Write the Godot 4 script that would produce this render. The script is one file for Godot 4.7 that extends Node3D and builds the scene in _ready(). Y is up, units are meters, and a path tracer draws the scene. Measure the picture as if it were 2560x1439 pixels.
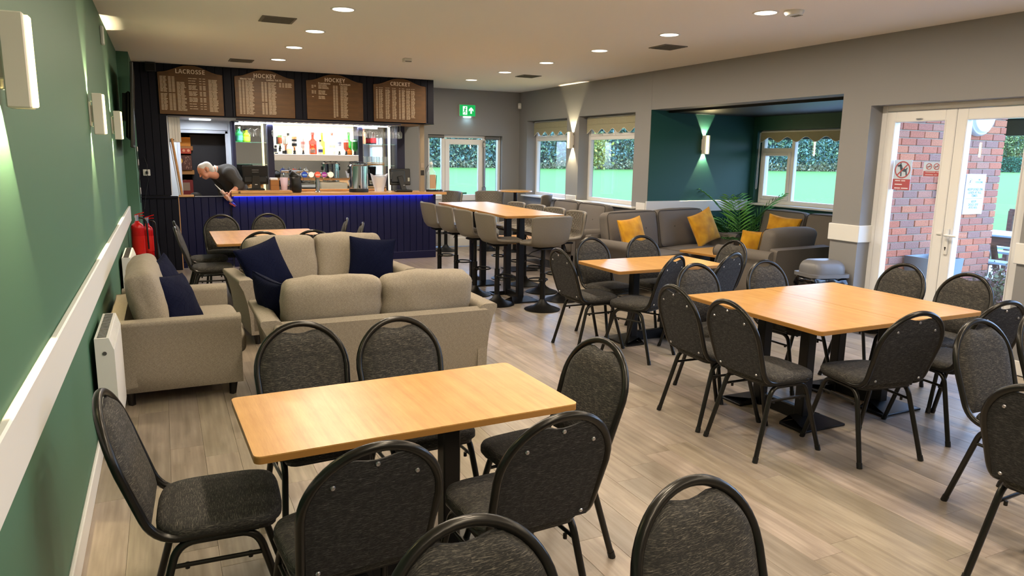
extends Node3D
# A clubhouse bar: x runs from the green left wall, y up, z = -(distance ahead of the camera).

var names_used := {}
var M := {}

func _ready() -> void:
	# camera
	var cam := Camera3D.new()
	cam.name = "camera"
	var f := 1797.0
	cam.fov = rad_to_deg(2.0 * atan(1439.0 / 2.0 / f))
	cam.near = 0.02; cam.far = 400.0
	add_child(cam)
	cam.position = P(0.4205, 1.7025, 0.0)
	cam.basis = Basis(Vector3.UP, -0.4501) * Basis(Vector3.RIGHT, -0.1812) * Basis(Vector3.BACK, 0.0155)
	# sky and exposure
	var env := Environment.new()
	env.tonemap_mode = Environment.TONE_MAPPER_LINEAR
	env.tonemap_exposure = 0.86
	env.background_mode = Environment.BG_SKY
	var sky_mat := ProceduralSkyMaterial.new()   # an even overcast
	sky_mat.sky_top_color = Color(0.60, 0.76, 1.0)
	sky_mat.sky_horizon_color = Color(0.76, 0.87, 1.0)
	sky_mat.ground_horizon_color = Color(0.6, 0.68, 0.7)
	sky_mat.ground_bottom_color = Color(0.3, 0.36, 0.3)
	sky_mat.sun_angle_max = 0.0
	var sky := Sky.new()
	sky.sky_material = sky_mat
	env.sky = sky
	env.background_energy_multiplier = 11.0
	env.sdfgi_enabled = true
	env.ssao_enabled = true
	env.ssil_enabled = true
	var we := WorldEnvironment.new()
	we.name = "environment"
	we.environment = env
	add_child(we)
	# everything else
	make_materials()
	build_shell()
	build_floor()
	build_windows()
	build_ceiling_fittings()
	build_left_wall()
	build_bar()
	build_furniture()
	build_person()
	build_outside()

# ---------- helpers: names, things, parts ----------
func numbered(called: String) -> String:
	if not names_used.has(called):
		names_used[called] = 0
		return called
	names_used[called] += 1
	return "%s_%03d" % [called, names_used[called]]

func tag(o: Node, label: String, category := "", group := "") -> Node:
	o.set_meta("label", label)
	if category: o.set_meta("category", category)
	if group: o.set_meta("group", group)
	return o

func thing(called: String, label: String, category: String, at := Vector3.ZERO, turn := 0.0, group := "") -> Node3D:
	var o := Node3D.new()
	o.name = numbered(called)
	add_child(o)
	o.position = at
	o.rotation.y = turn
	tag(o, label, category, group)
	return o

func copy(src: Node3D, label: String, at: Vector3, turn := 0.0, group := "") -> Node3D:
	var c: Node3D = src.duplicate()
	c.name = numbered(String(src.name).get_slice("_0", 0))
	add_child(c)
	c.position = at
	c.rotation = Vector3(0, turn, 0)
	c.set_meta("label", label)
	if group: c.set_meta("group", group)
	return c

func part(called: String, mb, mat: Material, parent: Node, at := Vector3.ZERO, label := "") -> MeshInstance3D:
	var o := MeshInstance3D.new()
	o.mesh = mb if mb is Mesh else mb.mesh()
	o.material_override = mat
	o.position = at
	if parent == self:
		o.name = numbered(called)
		add_child(o)
	else:
		o.name = called
		parent.add_child(o, true)
	if label: o.set_meta("label", label)
	return o

func solo(called: String, mb, mat: Material, label: String, category: String, at := Vector3.ZERO, turn := 0.0, group := "") -> MeshInstance3D:
	var o := part(called, mb, mat, self, at)
	o.rotation.y = turn
	tag(o, label, category, group)
	return o

func struct(called: String, mb, mat: Material, parent: Node = self) -> MeshInstance3D:
	var o := part(called, mb, mat, parent)
	if parent == self: o.set_meta("kind", "structure")
	return o

func P(x: float, y: float, d: float) -> Vector3:   # d is the distance ahead of the camera's wall line
	return Vector3(x, y, -d)

# ---------- mesh builder ----------
class MB:
	var v := PackedVector3Array()
	var n := PackedVector3Array()
	var t := PackedVector2Array()
	var ix := PackedInt32Array()
	var xf := Transform3D.IDENTITY

	func patch(vs: PackedVector3Array, tris: PackedInt32Array, uvs := PackedVector2Array()) -> MB:   # smooth within the patch; triangles run anticlockwise seen from outside
		var base := v.size()
		var w := PackedVector3Array()
		w.resize(vs.size())
		for i in vs.size(): w[i] = xf * vs[i]
		var nn := PackedVector3Array()
		nn.resize(vs.size())
		for i in range(0, tris.size(), 3):
			var a := tris[i]; var b := tris[i + 1]; var c := tris[i + 2]
			var f := (w[b] - w[a]).cross(w[c] - w[a])
			nn[a] += f; nn[b] += f; nn[c] += f
			ix.append(base + a); ix.append(base + c); ix.append(base + b)
		for i in vs.size(): nn[i] = nn[i].normalized()
		v.append_array(w); n.append_array(nn)
		if uvs.size() == vs.size():
			t.append_array(uvs)
		else:
			var blank := PackedVector2Array()
			blank.resize(vs.size())
			t.append_array(blank)
		return self

	func quad(a: Vector3, b: Vector3, c: Vector3, d: Vector3) -> MB:
		return patch(PackedVector3Array([a, b, c, d]), PackedInt32Array([0, 1, 2, 0, 2, 3]), PackedVector2Array([Vector2(0, 1), Vector2(1, 1), Vector2(1, 0), Vector2(0, 0)]))

	func grid(rows: Array, close_u := false, close_v := false, flip := false) -> MB:   # rows of PackedVector3Array, all of one length
		var h := rows.size(); var w: int = rows[0].size()
		var vs := PackedVector3Array(); var tr := PackedInt32Array(); var uv := PackedVector2Array()
		for j in h:
			vs.append_array(rows[j])
			for i in w: uv.append(Vector2(float(i) / maxi(1, w - 1), float(j) / maxi(1, h - 1)))
		for j in (h if close_v else h - 1):
			var k := (j + 1) % h
			for i in (w if close_u else w - 1):
				var m := (i + 1) % w
				var q := [j * w + i, j * w + m, k * w + m, k * w + i]
				if flip: q.reverse()
				tr.append_array(PackedInt32Array([q[0], q[1], q[2], q[0], q[2], q[3]]))
		return patch(vs, tr, uv)

	func box(c: Vector3, s: Vector3, bev := 0.0, basis := Basis.IDENTITY) -> MB:
		var h := s / 2.0
		if bev <= 0.0:
			var p := func(x, y, z): return c + basis * Vector3(h.x * x, h.y * y, h.z * z)
			quad(p.call(-1, -1, 1), p.call(1, -1, 1), p.call(1, 1, 1), p.call(-1, 1, 1))
			quad(p.call(1, -1, -1), p.call(-1, -1, -1), p.call(-1, 1, -1), p.call(1, 1, -1))
			quad(p.call(1, -1, 1), p.call(1, -1, -1), p.call(1, 1, -1), p.call(1, 1, 1))
			quad(p.call(-1, -1, -1), p.call(-1, -1, 1), p.call(-1, 1, 1), p.call(-1, 1, -1))
			quad(p.call(-1, 1, 1), p.call(1, 1, 1), p.call(1, 1, -1), p.call(-1, 1, -1))
			quad(p.call(-1, -1, -1), p.call(1, -1, -1), p.call(1, -1, 1), p.call(-1, -1, 1))
			return self
		bev = minf(bev, minf(h.x, minf(h.y, h.z)) * 0.95)
		var g := h - Vector3.ONE * bev
		# six faces, twelve chamfers, eight corners
		for ax in 3:
			var u := (ax + 1) % 3; var w := (ax + 2) % 3
			for sg in [-1.0, 1.0]:
				var f := []
				for k in [[-1, -1], [1, -1], [1, 1], [-1, 1]]:
					var q := Vector3.ZERO
					q[ax] = h[ax] * sg; q[u] = g[u] * k[0]; q[w] = g[w] * k[1]
					f.append(c + basis * q)
				if sg < 0: f.reverse()
				quad(f[0], f[1], f[2], f[3])
			for su in [-1.0, 1.0]:
				for sw in [-1.0, 1.0]:
					var e := []
					for k in [[0, -1], [0, 1], [1, 1], [1, -1]]:
						var q := Vector3.ZERO
						q[ax] = g[ax] * k[1]
						q[u] = (h[u] if k[0] == 0 else g[u]) * su
						q[w] = (g[w] if k[0] == 0 else h[w]) * sw
						e.append(c + basis * q)
					if su * sw > 0: e.reverse()
					quad(e[0], e[1], e[2], e[3])
		for sx in [-1.0, 1.0]:
			for sy in [-1.0, 1.0]:
				for sz in [-1.0, 1.0]:
					var a := c + basis * Vector3(h.x * sx, g.y * sy, g.z * sz)
					var b := c + basis * Vector3(g.x * sx, h.y * sy, g.z * sz)
					var d := c + basis * Vector3(g.x * sx, g.y * sy, h.z * sz)
					patch(PackedVector3Array([a, b, d] if sx * sy * sz > 0 else [a, d, b]), PackedInt32Array([0, 1, 2]))
		return self

	func tube(path: Array, r, sides := 8, closed := false, caps := true, oval := 1.0) -> MB:   # r: a number or one per point
		var rows := []
		var cnt := path.size()
		var up := Vector3.UP
		var prev := Vector3.ZERO
		for i in cnt:
			var a: Vector3 = path[(i - 1 + cnt) % cnt] if closed or i > 0 else path[i]
			var b: Vector3 = path[(i + 1) % cnt] if closed or i < cnt - 1 else path[i]
			var dir := (b - a).normalized()
			if prev == Vector3.ZERO:
				prev = dir.cross(Vector3.UP if absf(dir.y) < 0.9 else Vector3.RIGHT).normalized()
			prev = (prev - dir * prev.dot(dir)).normalized()
			var q := dir.cross(prev)
			var rr: float = r[i] if r is Array or r is PackedFloat32Array else r
			var row := PackedVector3Array()
			for k in sides:
				var an := TAU * k / sides
				row.append(path[i] + (prev * cos(an) * oval + q * sin(an)) * rr)
			rows.append(row)
		grid(rows, true, closed)
		if caps and not closed:
			for e in [0, cnt - 1]:
				var vs := PackedVector3Array([path[e]]); var tr := PackedInt32Array()
				vs.append_array(rows[e])
				for k in sides:
					if e == 0: tr.append_array(PackedInt32Array([0, 1 + (k + 1) % sides, 1 + k]))
					else: tr.append_array(PackedInt32Array([0, 1 + k, 1 + (k + 1) % sides]))
				patch(vs, tr)
		return self

	func lathe(prof: Array, segs := 16, c := Vector3.ZERO, basis := Basis.IDENTITY) -> MB:   # prof: Vector2(radius, height) from bottom to top on the outside
		var start := 0
		for i in range(1, prof.size()):
			var split := i == prof.size() - 1
			if not split:
				var d1: Vector2 = (prof[i] - prof[i - 1]).normalized()
				var d2: Vector2 = (prof[i + 1] - prof[i]).normalized()
				split = d1.dot(d2) < 0.75
			if split:
				var rows := []
				for j in range(start, i + 1):
					var row := PackedVector3Array()
					for k in segs:
						var an := TAU * k / segs
						row.append(c + basis * Vector3(cos(an) * prof[j].x, prof[j].y, -sin(an) * prof[j].x))
					rows.append(row)
				grid(rows, true)
				start = i
		return self

	func prism(poly: PackedVector2Array, depth: float, at := Transform3D.IDENTITY, smooth := false) -> MB:   # polygon in x,y (anticlockwise), from z = 0 to depth
		var p := poly
		var area := 0.0
		for i in p.size(): area += p[i].cross(p[(i + 1) % p.size()])
		if area < 0: p.reverse()
		var tr := Geometry2D.triangulate_polygon(p)
		var f := PackedVector3Array(); var b := PackedVector3Array()
		for q in p:
			f.append(at * Vector3(q.x, q.y, depth)); b.append(at * Vector3(q.x, q.y, 0))
		var t1 := PackedInt32Array(); var t2 := PackedInt32Array()
		for i in range(0, tr.size(), 3):
			var a := tr[i]; var c := tr[i + 1]; var d := tr[i + 2]
			if (p[c] - p[a]).cross(p[d] - p[a]) < 0:
				var s := c; c = d; d = s
			t1.append_array(PackedInt32Array([a, c, d])); t2.append_array(PackedInt32Array([a, d, c]))
		patch(f, t1); patch(b, t2)
		if smooth:
			grid([b, f], true)
		else:
			for i in p.size():
				var j := (i + 1) % p.size()
				quad(b[i], b[j], f[j], f[i])
		return self

	func blob(s: Vector3, r: float, puff := Vector3.ZERO, res := 8, at := Transform3D.IDENTITY, wrinkle := 0.0, sd := 0) -> MB:   # rounded box, its faces swollen by puff; a sofa's cushion
		var keys := {}
		var vs := PackedVector3Array(); var tr := PackedInt32Array()
		var h := s / 2.0
		r = minf(r, minf(h.x, minf(h.y, h.z)) * 0.999)
		var inner := h - Vector3.ONE * r
		var noise: FastNoiseLite = null
		if wrinkle > 0.0:
			noise = FastNoiseLite.new(); noise.seed = sd; noise.frequency = 4.0; noise.fractal_octaves = 3
		var ts := []
		for i in res + 1:
			ts.append(2.0 * i / res - 1.0)
		for ax in 3:
			var u := (ax + 1) % 3; var w := (ax + 2) % 3
			for sg in [-1, 1]:
				for j in res + 1:
					for i in res + 1:
						var c3 := Vector3.ZERO
						c3[ax] = sg; c3[u] = ts[i]; c3[w] = ts[j]
						var key := Vector3i((c3 * 1000.0).round())
						if not keys.has(key):
							var e := Vector3.ZERO
							for k in 3:   # crowd rows near the edges so that the rounding shows
								e[k] = signf(c3[k]) * h[k] * (1.0 - pow(1.0 - absf(c3[k]), 1.6)) if absf(c3[k]) < 0.999 else c3[k] * h[k]
							var core := e.clamp(-inner, inner)
							var d := e - core
							var q := core + d.normalized() * r if d.length() > 1e-6 else e
							var x := q.x / h.x; var y := q.y / h.y; var z := q.z / h.z
							q.x += puff.x * x * (1 - y * y) * (1 - z * z)
							q.y += puff.y * y * (1 - x * x) * (1 - z * z)
							q.z += puff.z * z * (1 - x * x) * (1 - y * y)
							if noise: q += q.normalized() * noise.get_noise_3dv(q + Vector3(sd, 0, 0)) * wrinkle
							keys[key] = vs.size()
							vs.append(at * q)
				for j in res:
					for i in res:
						var id := []
						for k in [[0, 0], [1, 0], [1, 1], [0, 1]]:
							var c3 := Vector3.ZERO
							c3[ax] = sg; c3[u] = ts[i + k[0]]; c3[w] = ts[j + k[1]]
							id.append(keys[Vector3i((c3 * 1000.0).round())])
						if sg < 0: id.reverse()
						tr.append_array(PackedInt32Array([id[0], id[1], id[2], id[0], id[2], id[3]]))
		return patch(vs, tr)

	func pillow(w: float, hgt: float, th: float, at := Transform3D.IDENTITY, sd := 0, res := 16) -> MB:   # a scatter cushion standing in x,y, thick in z
		var noise := FastNoiseLite.new()
		noise.seed = sd; noise.frequency = 5.0
		for side in [1.0, -1.0]:
			var rows := []
			for j in res + 1:
				var row := PackedVector3Array()
				for i in res + 1:
					var x := sin((2.0 * i / res - 1.0) * PI / 2); var y := sin((2.0 * j / res - 1.0) * PI / 2)
					var px := x * (1.0 - 0.09 * (1.0 - y * y)) * w / 2; var py := y * (1.0 - 0.09 * (1.0 - x * x)) * hgt / 2
					var k := pow(maxf(0.0, (1 - x * x) * (1 - y * y)), 0.42)
					var z: float = side * (th / 2 * k * (1.0 + 0.18 * noise.get_noise_2d(px * 1.5, py * 1.5 + side * 9)) + 0.004)
					row.append(at * Vector3(px, py, z))
				rows.append(row)
			grid(rows, false, false, side < 0)
		# the seam
		var rim := []
		for e in 4 * res:
			var a := e / res; var f := sin((2.0 * (e % res) / res - 1.0) * PI / 2)
			var q: Vector2 = [Vector2(f, -1), Vector2(1, f), Vector2(-f, 1), Vector2(-1, -f)][a]
			rim.append(at * Vector3(q.x * (1.0 - 0.09 * (1.0 - q.y * q.y)) * w / 2, q.y * (1.0 - 0.09 * (1.0 - q.x * q.x)) * hgt / 2, 0))
		tube(rim, 0.006, 5, true)
		return self

	func mesh() -> ArrayMesh:
		var a := []
		a.resize(Mesh.ARRAY_MAX)
		a[Mesh.ARRAY_VERTEX] = v; a[Mesh.ARRAY_NORMAL] = n; a[Mesh.ARRAY_TEX_UV] = t; a[Mesh.ARRAY_INDEX] = ix
		var m := ArrayMesh.new()
		m.add_surface_from_arrays(Mesh.PRIMITIVE_TRIANGLES, a)
		return m

func bx(c: Vector3, s: Vector3, bev := 0.0) -> MB:
	return MB.new().box(c, s, bev)

func arc(c: Vector3, a: Vector3, b: Vector3, from: float, to: float, steps: int) -> Array:   # points c + a cos + b sin
	var out := []
	for i in steps + 1:
		var q := lerpf(from, to, float(i) / steps)
		out.append(c + a * cos(q) + b * sin(q))
	return out

func rounded(path: Array, r: float, steps := 5) -> Array:   # a polyline with its inner corners rounded
	var out := [path[0]]
	for i in range(1, path.size() - 1):
		var p: Vector3 = path[i]
		var a: Vector3 = path[i - 1] - p
		var b: Vector3 = path[i + 1] - p
		var k := minf(r, minf(a.length(), b.length()) * 0.49)
		var p0 := p + a.normalized() * k
		var p2 := p + b.normalized() * k
		for s in steps + 1:
			var f := float(s) / steps
			out.append(p0.lerp(p, f).lerp(p.lerp(p2, f), f))
	out.append(path[-1])
	return out

func rrect(w: float, h: float, r: float, steps := 4) -> PackedVector2Array:
	var out := PackedVector2Array()
	for k in 4:
		var c := Vector2((w / 2 - r) * [1, -1, -1, 1][k], (h / 2 - r) * [1, 1, -1, -1][k])
		for s in steps + 1:
			var an := PI / 2 * (k + float(s) / steps)
			out.append(c + Vector2(cos(an), sin(an)) * r)
	return out

func disc(r: float, n := 24, c := Vector2.ZERO) -> PackedVector2Array:
	var out := PackedVector2Array()
	for i in n: out.append(c + Vector2(cos(TAU * i / n), sin(TAU * i / n)) * r)
	return out

func text(called: String, words: String, height: float, mat: Material, parent: Node, at: Transform3D, bold := true, depth := 0.003) -> MeshInstance3D:   # capitals about «height» tall, centred
	var f := SystemFont.new()
	f.font_names = PackedStringArray(["Droid Sans"])
	f.font_weight = 700 if bold else 400
	var m := TextMesh.new()
	m.font = f; m.text = words; m.font_size = 32; m.depth = depth
	m.pixel_size = height / 23.0
	m.curve_step = 1.0
	m.vertical_alignment = VERTICAL_ALIGNMENT_CENTER
	m.horizontal_alignment = HORIZONTAL_ALIGNMENT_CENTER
	var o := MeshInstance3D.new()
	o.mesh = m; o.material_override = mat; o.transform = at
	o.name = called
	parent.add_child(o, true)
	return o

# ---------- materials ----------
func mat(c: Color, rough := 0.6, metal := 0.0, spec := 0.5) -> StandardMaterial3D:   # colour as it looks (sRGB)
	var m := StandardMaterial3D.new()
	m.albedo_color = c; m.roughness = rough; m.metallic = metal; m.metallic_specular = spec
	return m

func glow(c: Color, e: float) -> StandardMaterial3D:
	var m := mat(c, 0.5)
	m.emission_enabled = true; m.emission = c; m.emission_energy_multiplier = e
	return m

func glass(tint: Color, alpha := 0.05, rough := 0.0) -> StandardMaterial3D:
	var m := mat(Color(tint, alpha), rough)
	m.transparency = BaseMaterial3D.TRANSPARENCY_ALPHA
	return m

func noise_img(sd: int, freq: float, w: int, h: int, octaves := 3, kind := FastNoiseLite.TYPE_SIMPLEX_SMOOTH) -> PackedByteArray:
	var f := FastNoiseLite.new()
	f.seed = sd; f.frequency = freq; f.noise_type = kind; f.fractal_octaves = octaves
	var im := f.get_seamless_image(w, h)
	im.convert(Image.FORMAT_L8)
	return im.get_data()

func stretched(sd: int, freq: float, w: int, h: int, kx: int, ky: int, octaves := 3) -> PackedByteArray:   # noise drawn out kx times along x, ky along y
	var f := FastNoiseLite.new()
	f.seed = sd; f.frequency = freq; f.fractal_octaves = octaves; f.noise_type = FastNoiseLite.TYPE_SIMPLEX_SMOOTH
	var im := f.get_seamless_image(w / kx, h / ky)
	im.convert(Image.FORMAT_L8)
	im.resize(w, h, Image.INTERPOLATE_CUBIC)
	return im.get_data()

func blend_tex(layers: Array, w: int, h: int, dark: Color, light: Color, gain := 1.0, bias := 0.0, grain := 0.0, sd := 1) -> ImageTexture:   # layers: [bytes, weight]; weights add up to about 1
	var rng := RandomNumberGenerator.new()
	rng.seed = sd
	var data := PackedByteArray()
	data.resize(w * h * 3)
	var ramp := []
	for i in 256:
		var c := dark.lerp(light, i / 255.0)
		ramp.append([int(c.r * 255), int(c.g * 255), int(c.b * 255)])
	for i in w * h:
		var q := 0.0
		for l in layers: q += l[0][i] * l[1]
		q = (q - 127.5) * gain + 127.5 + bias
		if grain > 0.0: q += (rng.randf() - 0.5) * grain
		var c: Array = ramp[clampi(int(q), 0, 255)]
		data[i * 3] = c[0]; data[i * 3 + 1] = c[1]; data[i * 3 + 2] = c[2]
	return ImageTexture.create_from_image(Image.create_from_data(w, h, false, Image.FORMAT_RGB8, data))

func textured(t: Texture2D, per_metre: Vector3, rough := 0.7, world := false, tint := Color.WHITE) -> StandardMaterial3D:
	var m := mat(tint, rough)
	m.albedo_texture = t
	m.uv1_triplanar = true
	m.uv1_world_triplanar = world
	m.uv1_triplanar_sharpness = 8.0
	m.uv1_scale = per_metre
	return m

func make_materials() -> void:
	M.green = mat(Color(0.27, 0.43, 0.345), 0.55)
	M.green_deep = mat(Color(0.10, 0.30, 0.27), 0.55)
	M.grey_wall = mat(Color(0.53, 0.53, 0.535), 0.7)
	M.ceiling = mat(Color(0.93, 0.92, 0.90), 0.8)
	M.white = mat(Color(0.88, 0.88, 0.87), 0.4)
	M.upvc = mat(Color(0.90, 0.90, 0.90), 0.25)
	M.pane = glass(Color(0.9, 1.0, 0.98), 0.04)
	M.navy = mat(Color(0.05, 0.06, 0.22), 0.5, 0.0, 0.4)
	M.black = mat(Color(0.03, 0.03, 0.032), 0.45)
	M.black_metal = mat(Color(0.045, 0.045, 0.05), 0.35, 0.3)
	M.chrome = mat(Color(0.85, 0.86, 0.88), 0.12, 1.0)
	M.steel = mat(Color(0.7, 0.7, 0.72), 0.3, 1.0)
	M.seal = mat(Color(0.12, 0.12, 0.13), 0.6)
	M.lamp = glow(Color(1.0, 0.95, 0.86), 5.0)
	M.led = glow(Color(1.0, 0.93, 0.62), 5.0)
	M.plastic_white = mat(Color(0.85, 0.85, 0.83), 0.35)

func wall_box(x0: float, x1: float, y0: float, y1: float, d0: float, d1: float) -> MB:
	return MB.new().box(P((x0 + x1) / 2, (y0 + y1) / 2, (d0 + d1) / 2), Vector3(x1 - x0, y1 - y0, d1 - d0))

func join_boxes(list: Array) -> MB:
	var m := MB.new()
	for b in list:
		m.box(P((b[0] + b[1]) / 2.0, (b[2] + b[3]) / 2.0, (b[4] + b[5]) / 2.0), Vector3(b[1] - b[0], b[3] - b[2], b[5] - b[4]))
	return m

const H := 2.89
const XR := 6.64     # right wall's face
const DF := 12.65    # far wall's face
const DB := -3.6     # wall behind the camera

func build_shell() -> void:
	struct("ceiling", join_boxes([[-0.3, 6.94, H, H + 0.25, DB - 0.3, DF + 0.3]]), M.ceiling)
	struct("ceiling_alcove", join_boxes([[6.92, 8.73, 2.43, 2.7, 4.95, 8.78]]), M.ceiling)
	struct("wall_left", join_boxes([[-0.3, 0, -0.2, H, DB - 0.3, 14.9]]), M.green)
	struct("wall_back", join_boxes([[-0.3, 6.94, -0.2, H, DB - 0.3, DB]]), M.grey_wall)
	# far wall behind bar and door, with the doorway to the store and the glazed door
	struct("wall_far", join_boxes([[0.0, 0.66, -0.2, H, DF, DF + 0.12], [0.66, 1.40, 2.03, H, DF, DF + 0.12], [1.40, 4.50, -0.2, H, DF, DF + 0.12],
		[4.45, 4.80, -0.2, H, DF, DF + 0.3], [4.80, 6.28, 2.07, H, DF, DF + 0.3], [6.28, 6.94, -0.2, H, DF, DF + 0.3]]), M.grey_wall)
	# right wall with its openings
	struct("wall_right", join_boxes([
		[XR, 6.94, -0.2, H, 12.33, DF], [XR, 6.94, -0.2, 0.97, 10.83, 12.33], [XR, 6.94, 2.355, H, 10.83, 12.33],
		[XR, 6.94, -0.2, H, 10.43, 10.83], [XR, 6.94, -0.2, 0.99, 8.86, 10.43], [XR, 6.94, 2.36, H, 8.86, 10.43],
		[XR, 6.94, -0.2, H, 8.482, 8.86], [XR, 6.92, 2.37, H, 5.28, 8.48], [XR, 6.94, -0.2, H, 4.95, 5.28],
		[XR, 6.94, 2.235, H, 3.44, 4.95], [XR, 6.94, -0.2, H, 2.9, 3.44],
		[XR, 6.94, -0.2, 1.0, 0.6, 2.9], [XR, 6.94, 2.3, H, 0.6, 2.9], [XR, 6.94, -0.2, H, DB, 0.6]]), M.grey_wall)
	# green alcove
	struct("wall_alcove_side", join_boxes([[6.646, 8.73, -0.2, 2.43, 8.476, 8.78]]), M.green_deep)
	struct("wall_alcove_window", join_boxes([[8.55, 8.73, -0.2, 1.045, 5.0, 8.48], [8.55, 8.73, 2.14, 2.43, 5.0, 8.48], [8.55, 8.73, 1.045, 2.14, 8.39, 8.48], [8.55, 8.73, 1.045, 2.14, 5.0, 5.9]]), M.green_deep)
	struct("wall_alcove_near", join_boxes([[6.94, 8.55, -0.2, 2.43, 5.0, 5.26]]), M.green_deep)
	# dado rails
	var dl := join_boxes([[0.0, 0.028, 0.825, 1.012, DB, 10.3]])
	struct("trim_left", MB.new().box(P(0.014, 0.9185, (10.3 + DB) / 2), Vector3(0.028, 0.187, 10.3 - DB), 0.006), M.white)
	var tr := MB.new()
	for s in [[10.45, 10.78], [8.50, 8.72]]:
		tr.box(P(XR - 0.011, 0.985, (s[0] + s[1]) / 2), Vector3(0.022, 0.17, s[1] - s[0]), 0.005)
	struct("trim_right", tr, M.white)
	var tp := MB.new()
	tp.box(P(XR + 0.085, 0.99, 5.115), Vector3(0.215, 0.17, 0.37), 0.006)
	tp.box(P(XR + 0.085, 0.99, 3.27), Vector3(0.215, 0.17, 0.38), 0.006)
	struct("trim_pillar", tp, M.white)
	struct("trim_alcove", MB.new().box(P(7.56, 1.02, 8.465), Vector3(1.9, 0.16, 0.022), 0.005), M.white)
	struct("baseboard_left", MB.new().box(P(0.009, 0.06, (10.3 + DB) / 2), Vector3(0.018, 0.12, 10.3 - DB), 0.005), M.white)
	var br := MB.new()
	for s in [[8.5, 12.64], [4.96, 5.27], [2.95, 3.43]]:
		br.box(P(XR - 0.009, 0.06, (s[0] + s[1]) / 2), Vector3(0.018, 0.12, s[1] - s[0]), 0.005)
	struct("baseboard_right", br, M.white)
	struct("baseboard_far", join_boxes([[4.5, 4.8, 0, 0.12, DF - 0.018, DF], [6.28, XR, 0, 0.12, DF - 0.018, DF]]), M.white)
	struct("baseboard_alcove", join_boxes([[6.66, 8.53, 0, 0.12, 8.458, 8.476], [8.532, 8.55, 0, 0.12, 5.3, 8.46]]), M.white)
	# the chimney-like pier at the far end of the left wall
	struct("wall_pier", join_boxes([[0.0, 0.13, 0, H, 10.32, 11.36]]), M.green)

func build_floor() -> void:
	var slab := struct("floor", join_boxes([[-0.3, 6.94, -0.3, -0.012, DB - 0.3, DF + 0.3], [6.94, 8.85, -0.3, -0.012, 5.0, 8.78]]), mat(Color(0.30, 0.27, 0.24), 0.9))
	# vinyl planks, each its own piece: grain runs along z
	var w := 256; var h := 1024
	var long1 := stretched(11, 0.035, w, h, 1, 32, 2)
	var long2 := stretched(12, 0.09, w, h, 1, 16, 2)
	var blot := stretched(13, 0.012, w, h, 1, 4, 3)
	var knots := stretched(14, 0.03, w, h, 1, 2, 2)
	var kn := PackedByteArray(); kn.resize(w * h)
	for i in w * h: kn[i] = 255 - clampi((knots[i] - 205) * 6, 0, 255)
	var tx := blend_tex([[long1, 0.36], [long2, 0.2], [blot, 0.34], [kn, 0.10]], w, h, Color(0.51, 0.465, 0.41), Color(0.735, 0.685, 0.625), 1.15, -5.0, 16.0, 3)
	var rough := blend_tex([[long2, 0.6], [blot, 0.4]], w, h, Color(0.27, 0.27, 0.27), Color(0.42, 0.42, 0.42), 1.0, 0.0, 0.0, 4)
	var rng := RandomNumberGenerator.new()
	rng.seed = 5
	var mats := []
	for k in 10:
		var tone := 0.86 + 0.017 * k
		var m := textured(tx, Vector3(1 / 0.36, 1 / 1.44, 1 / 1.44), 1.0, false, Color(tone, tone * (0.985 + 0.02 * rng.randf()), tone * (0.97 + 0.04 * rng.randf())))
		m.uv1_offset = Vector3(rng.randf(), rng.randf(), rng.randf())
		m.roughness_texture = rough
		mats.append(m)
	var pw := 0.1785; var pl := 1.22; var gap := 0.0009
	var meshes := {}
	var all := []
	var row := 0
	var x := 0.0
	while x < 8.55:
		var d := -rng.randf() * pl
		var d_end := DF if x < 6.6 else 8.48
		var wid := minf(pw, (XR if x < 6.6 else 8.55) - x) if x < 6.6 else minf(pw, 8.55 - x)
		var d0 := 0.0 if x < 6.6 else 5.27
		d += d0
		while d < d_end:
			var a := maxf(d, d0); var b := minf(d + pl, d_end)
			if b - a > 0.02 and wid > 0.02:
				all.append([x, wid, a, b, rng.randi() % mats.size()])
			d += pl
		x += wid if wid > 0.02 else pw
		row += 1
	all.sort_custom(func(p, q): return absf(p[2] + p[3] - 3.6) / 2 + absf(p[0] - 2.5) * 0.45 < absf(q[2] + q[3] - 3.6) / 2 + absf(q[0] - 2.5) * 0.45)
	var rest := MB.new()
	for i in all.size():
		var q: Array = all[i]
		var size := Vector3(q[1] - gap, 0.012, q[3] - q[2] - gap)
		var at := P(q[0] + q[1] / 2, -0.006, (q[2] + q[3]) / 2)
		if i < 300:
			var key := Vector3i((size * 1000).round())
			if not meshes.has(key): meshes[key] = MB.new().box(Vector3.ZERO, size, 0.0008).mesh()
			part("plank", meshes[key], mats[q[4]], slab, at)
		else:
			rest.box(at, size, 0.0008)
	rest.box(P(XR / 2, -0.006, DB / 2 - 0.0), Vector3(XR, 0.012, -DB - 0.01))
	var far := part("plank_field", rest, mats[4], slab)
	far.set_meta("kind", "stuff")

# ---------- windows and doors ----------
# a framed light in the plane across x (turn = 0) : built in its own axes, width along local x, height along y, facing +z
func frame_ring(w: float, h: float, t: float, depth: float) -> MB:
	var m := MB.new()
	m.box(Vector3(-w / 2 + t / 2, h / 2, 0), Vector3(t, h, depth), 0.006)
	m.box(Vector3(w / 2 - t / 2, h / 2, 0), Vector3(t, h, depth), 0.006)
	m.box(Vector3(0, t / 2, 0), Vector3(w - 2 * t + 0.004, t, depth), 0.006)
	m.box(Vector3(0, h - t / 2, 0), Vector3(w - 2 * t + 0.004, t, depth), 0.006)
	return m

func pane_box(w: float, h: float) -> MB:   # one sheet: a pane without thickness as the renderer treats it
	return MB.new().quad(Vector3(-w / 2, -h / 2, 0), Vector3(w / 2, -h / 2, 0), Vector3(w / 2, h / 2, 0), Vector3(-w / 2, h / 2, 0))

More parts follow.
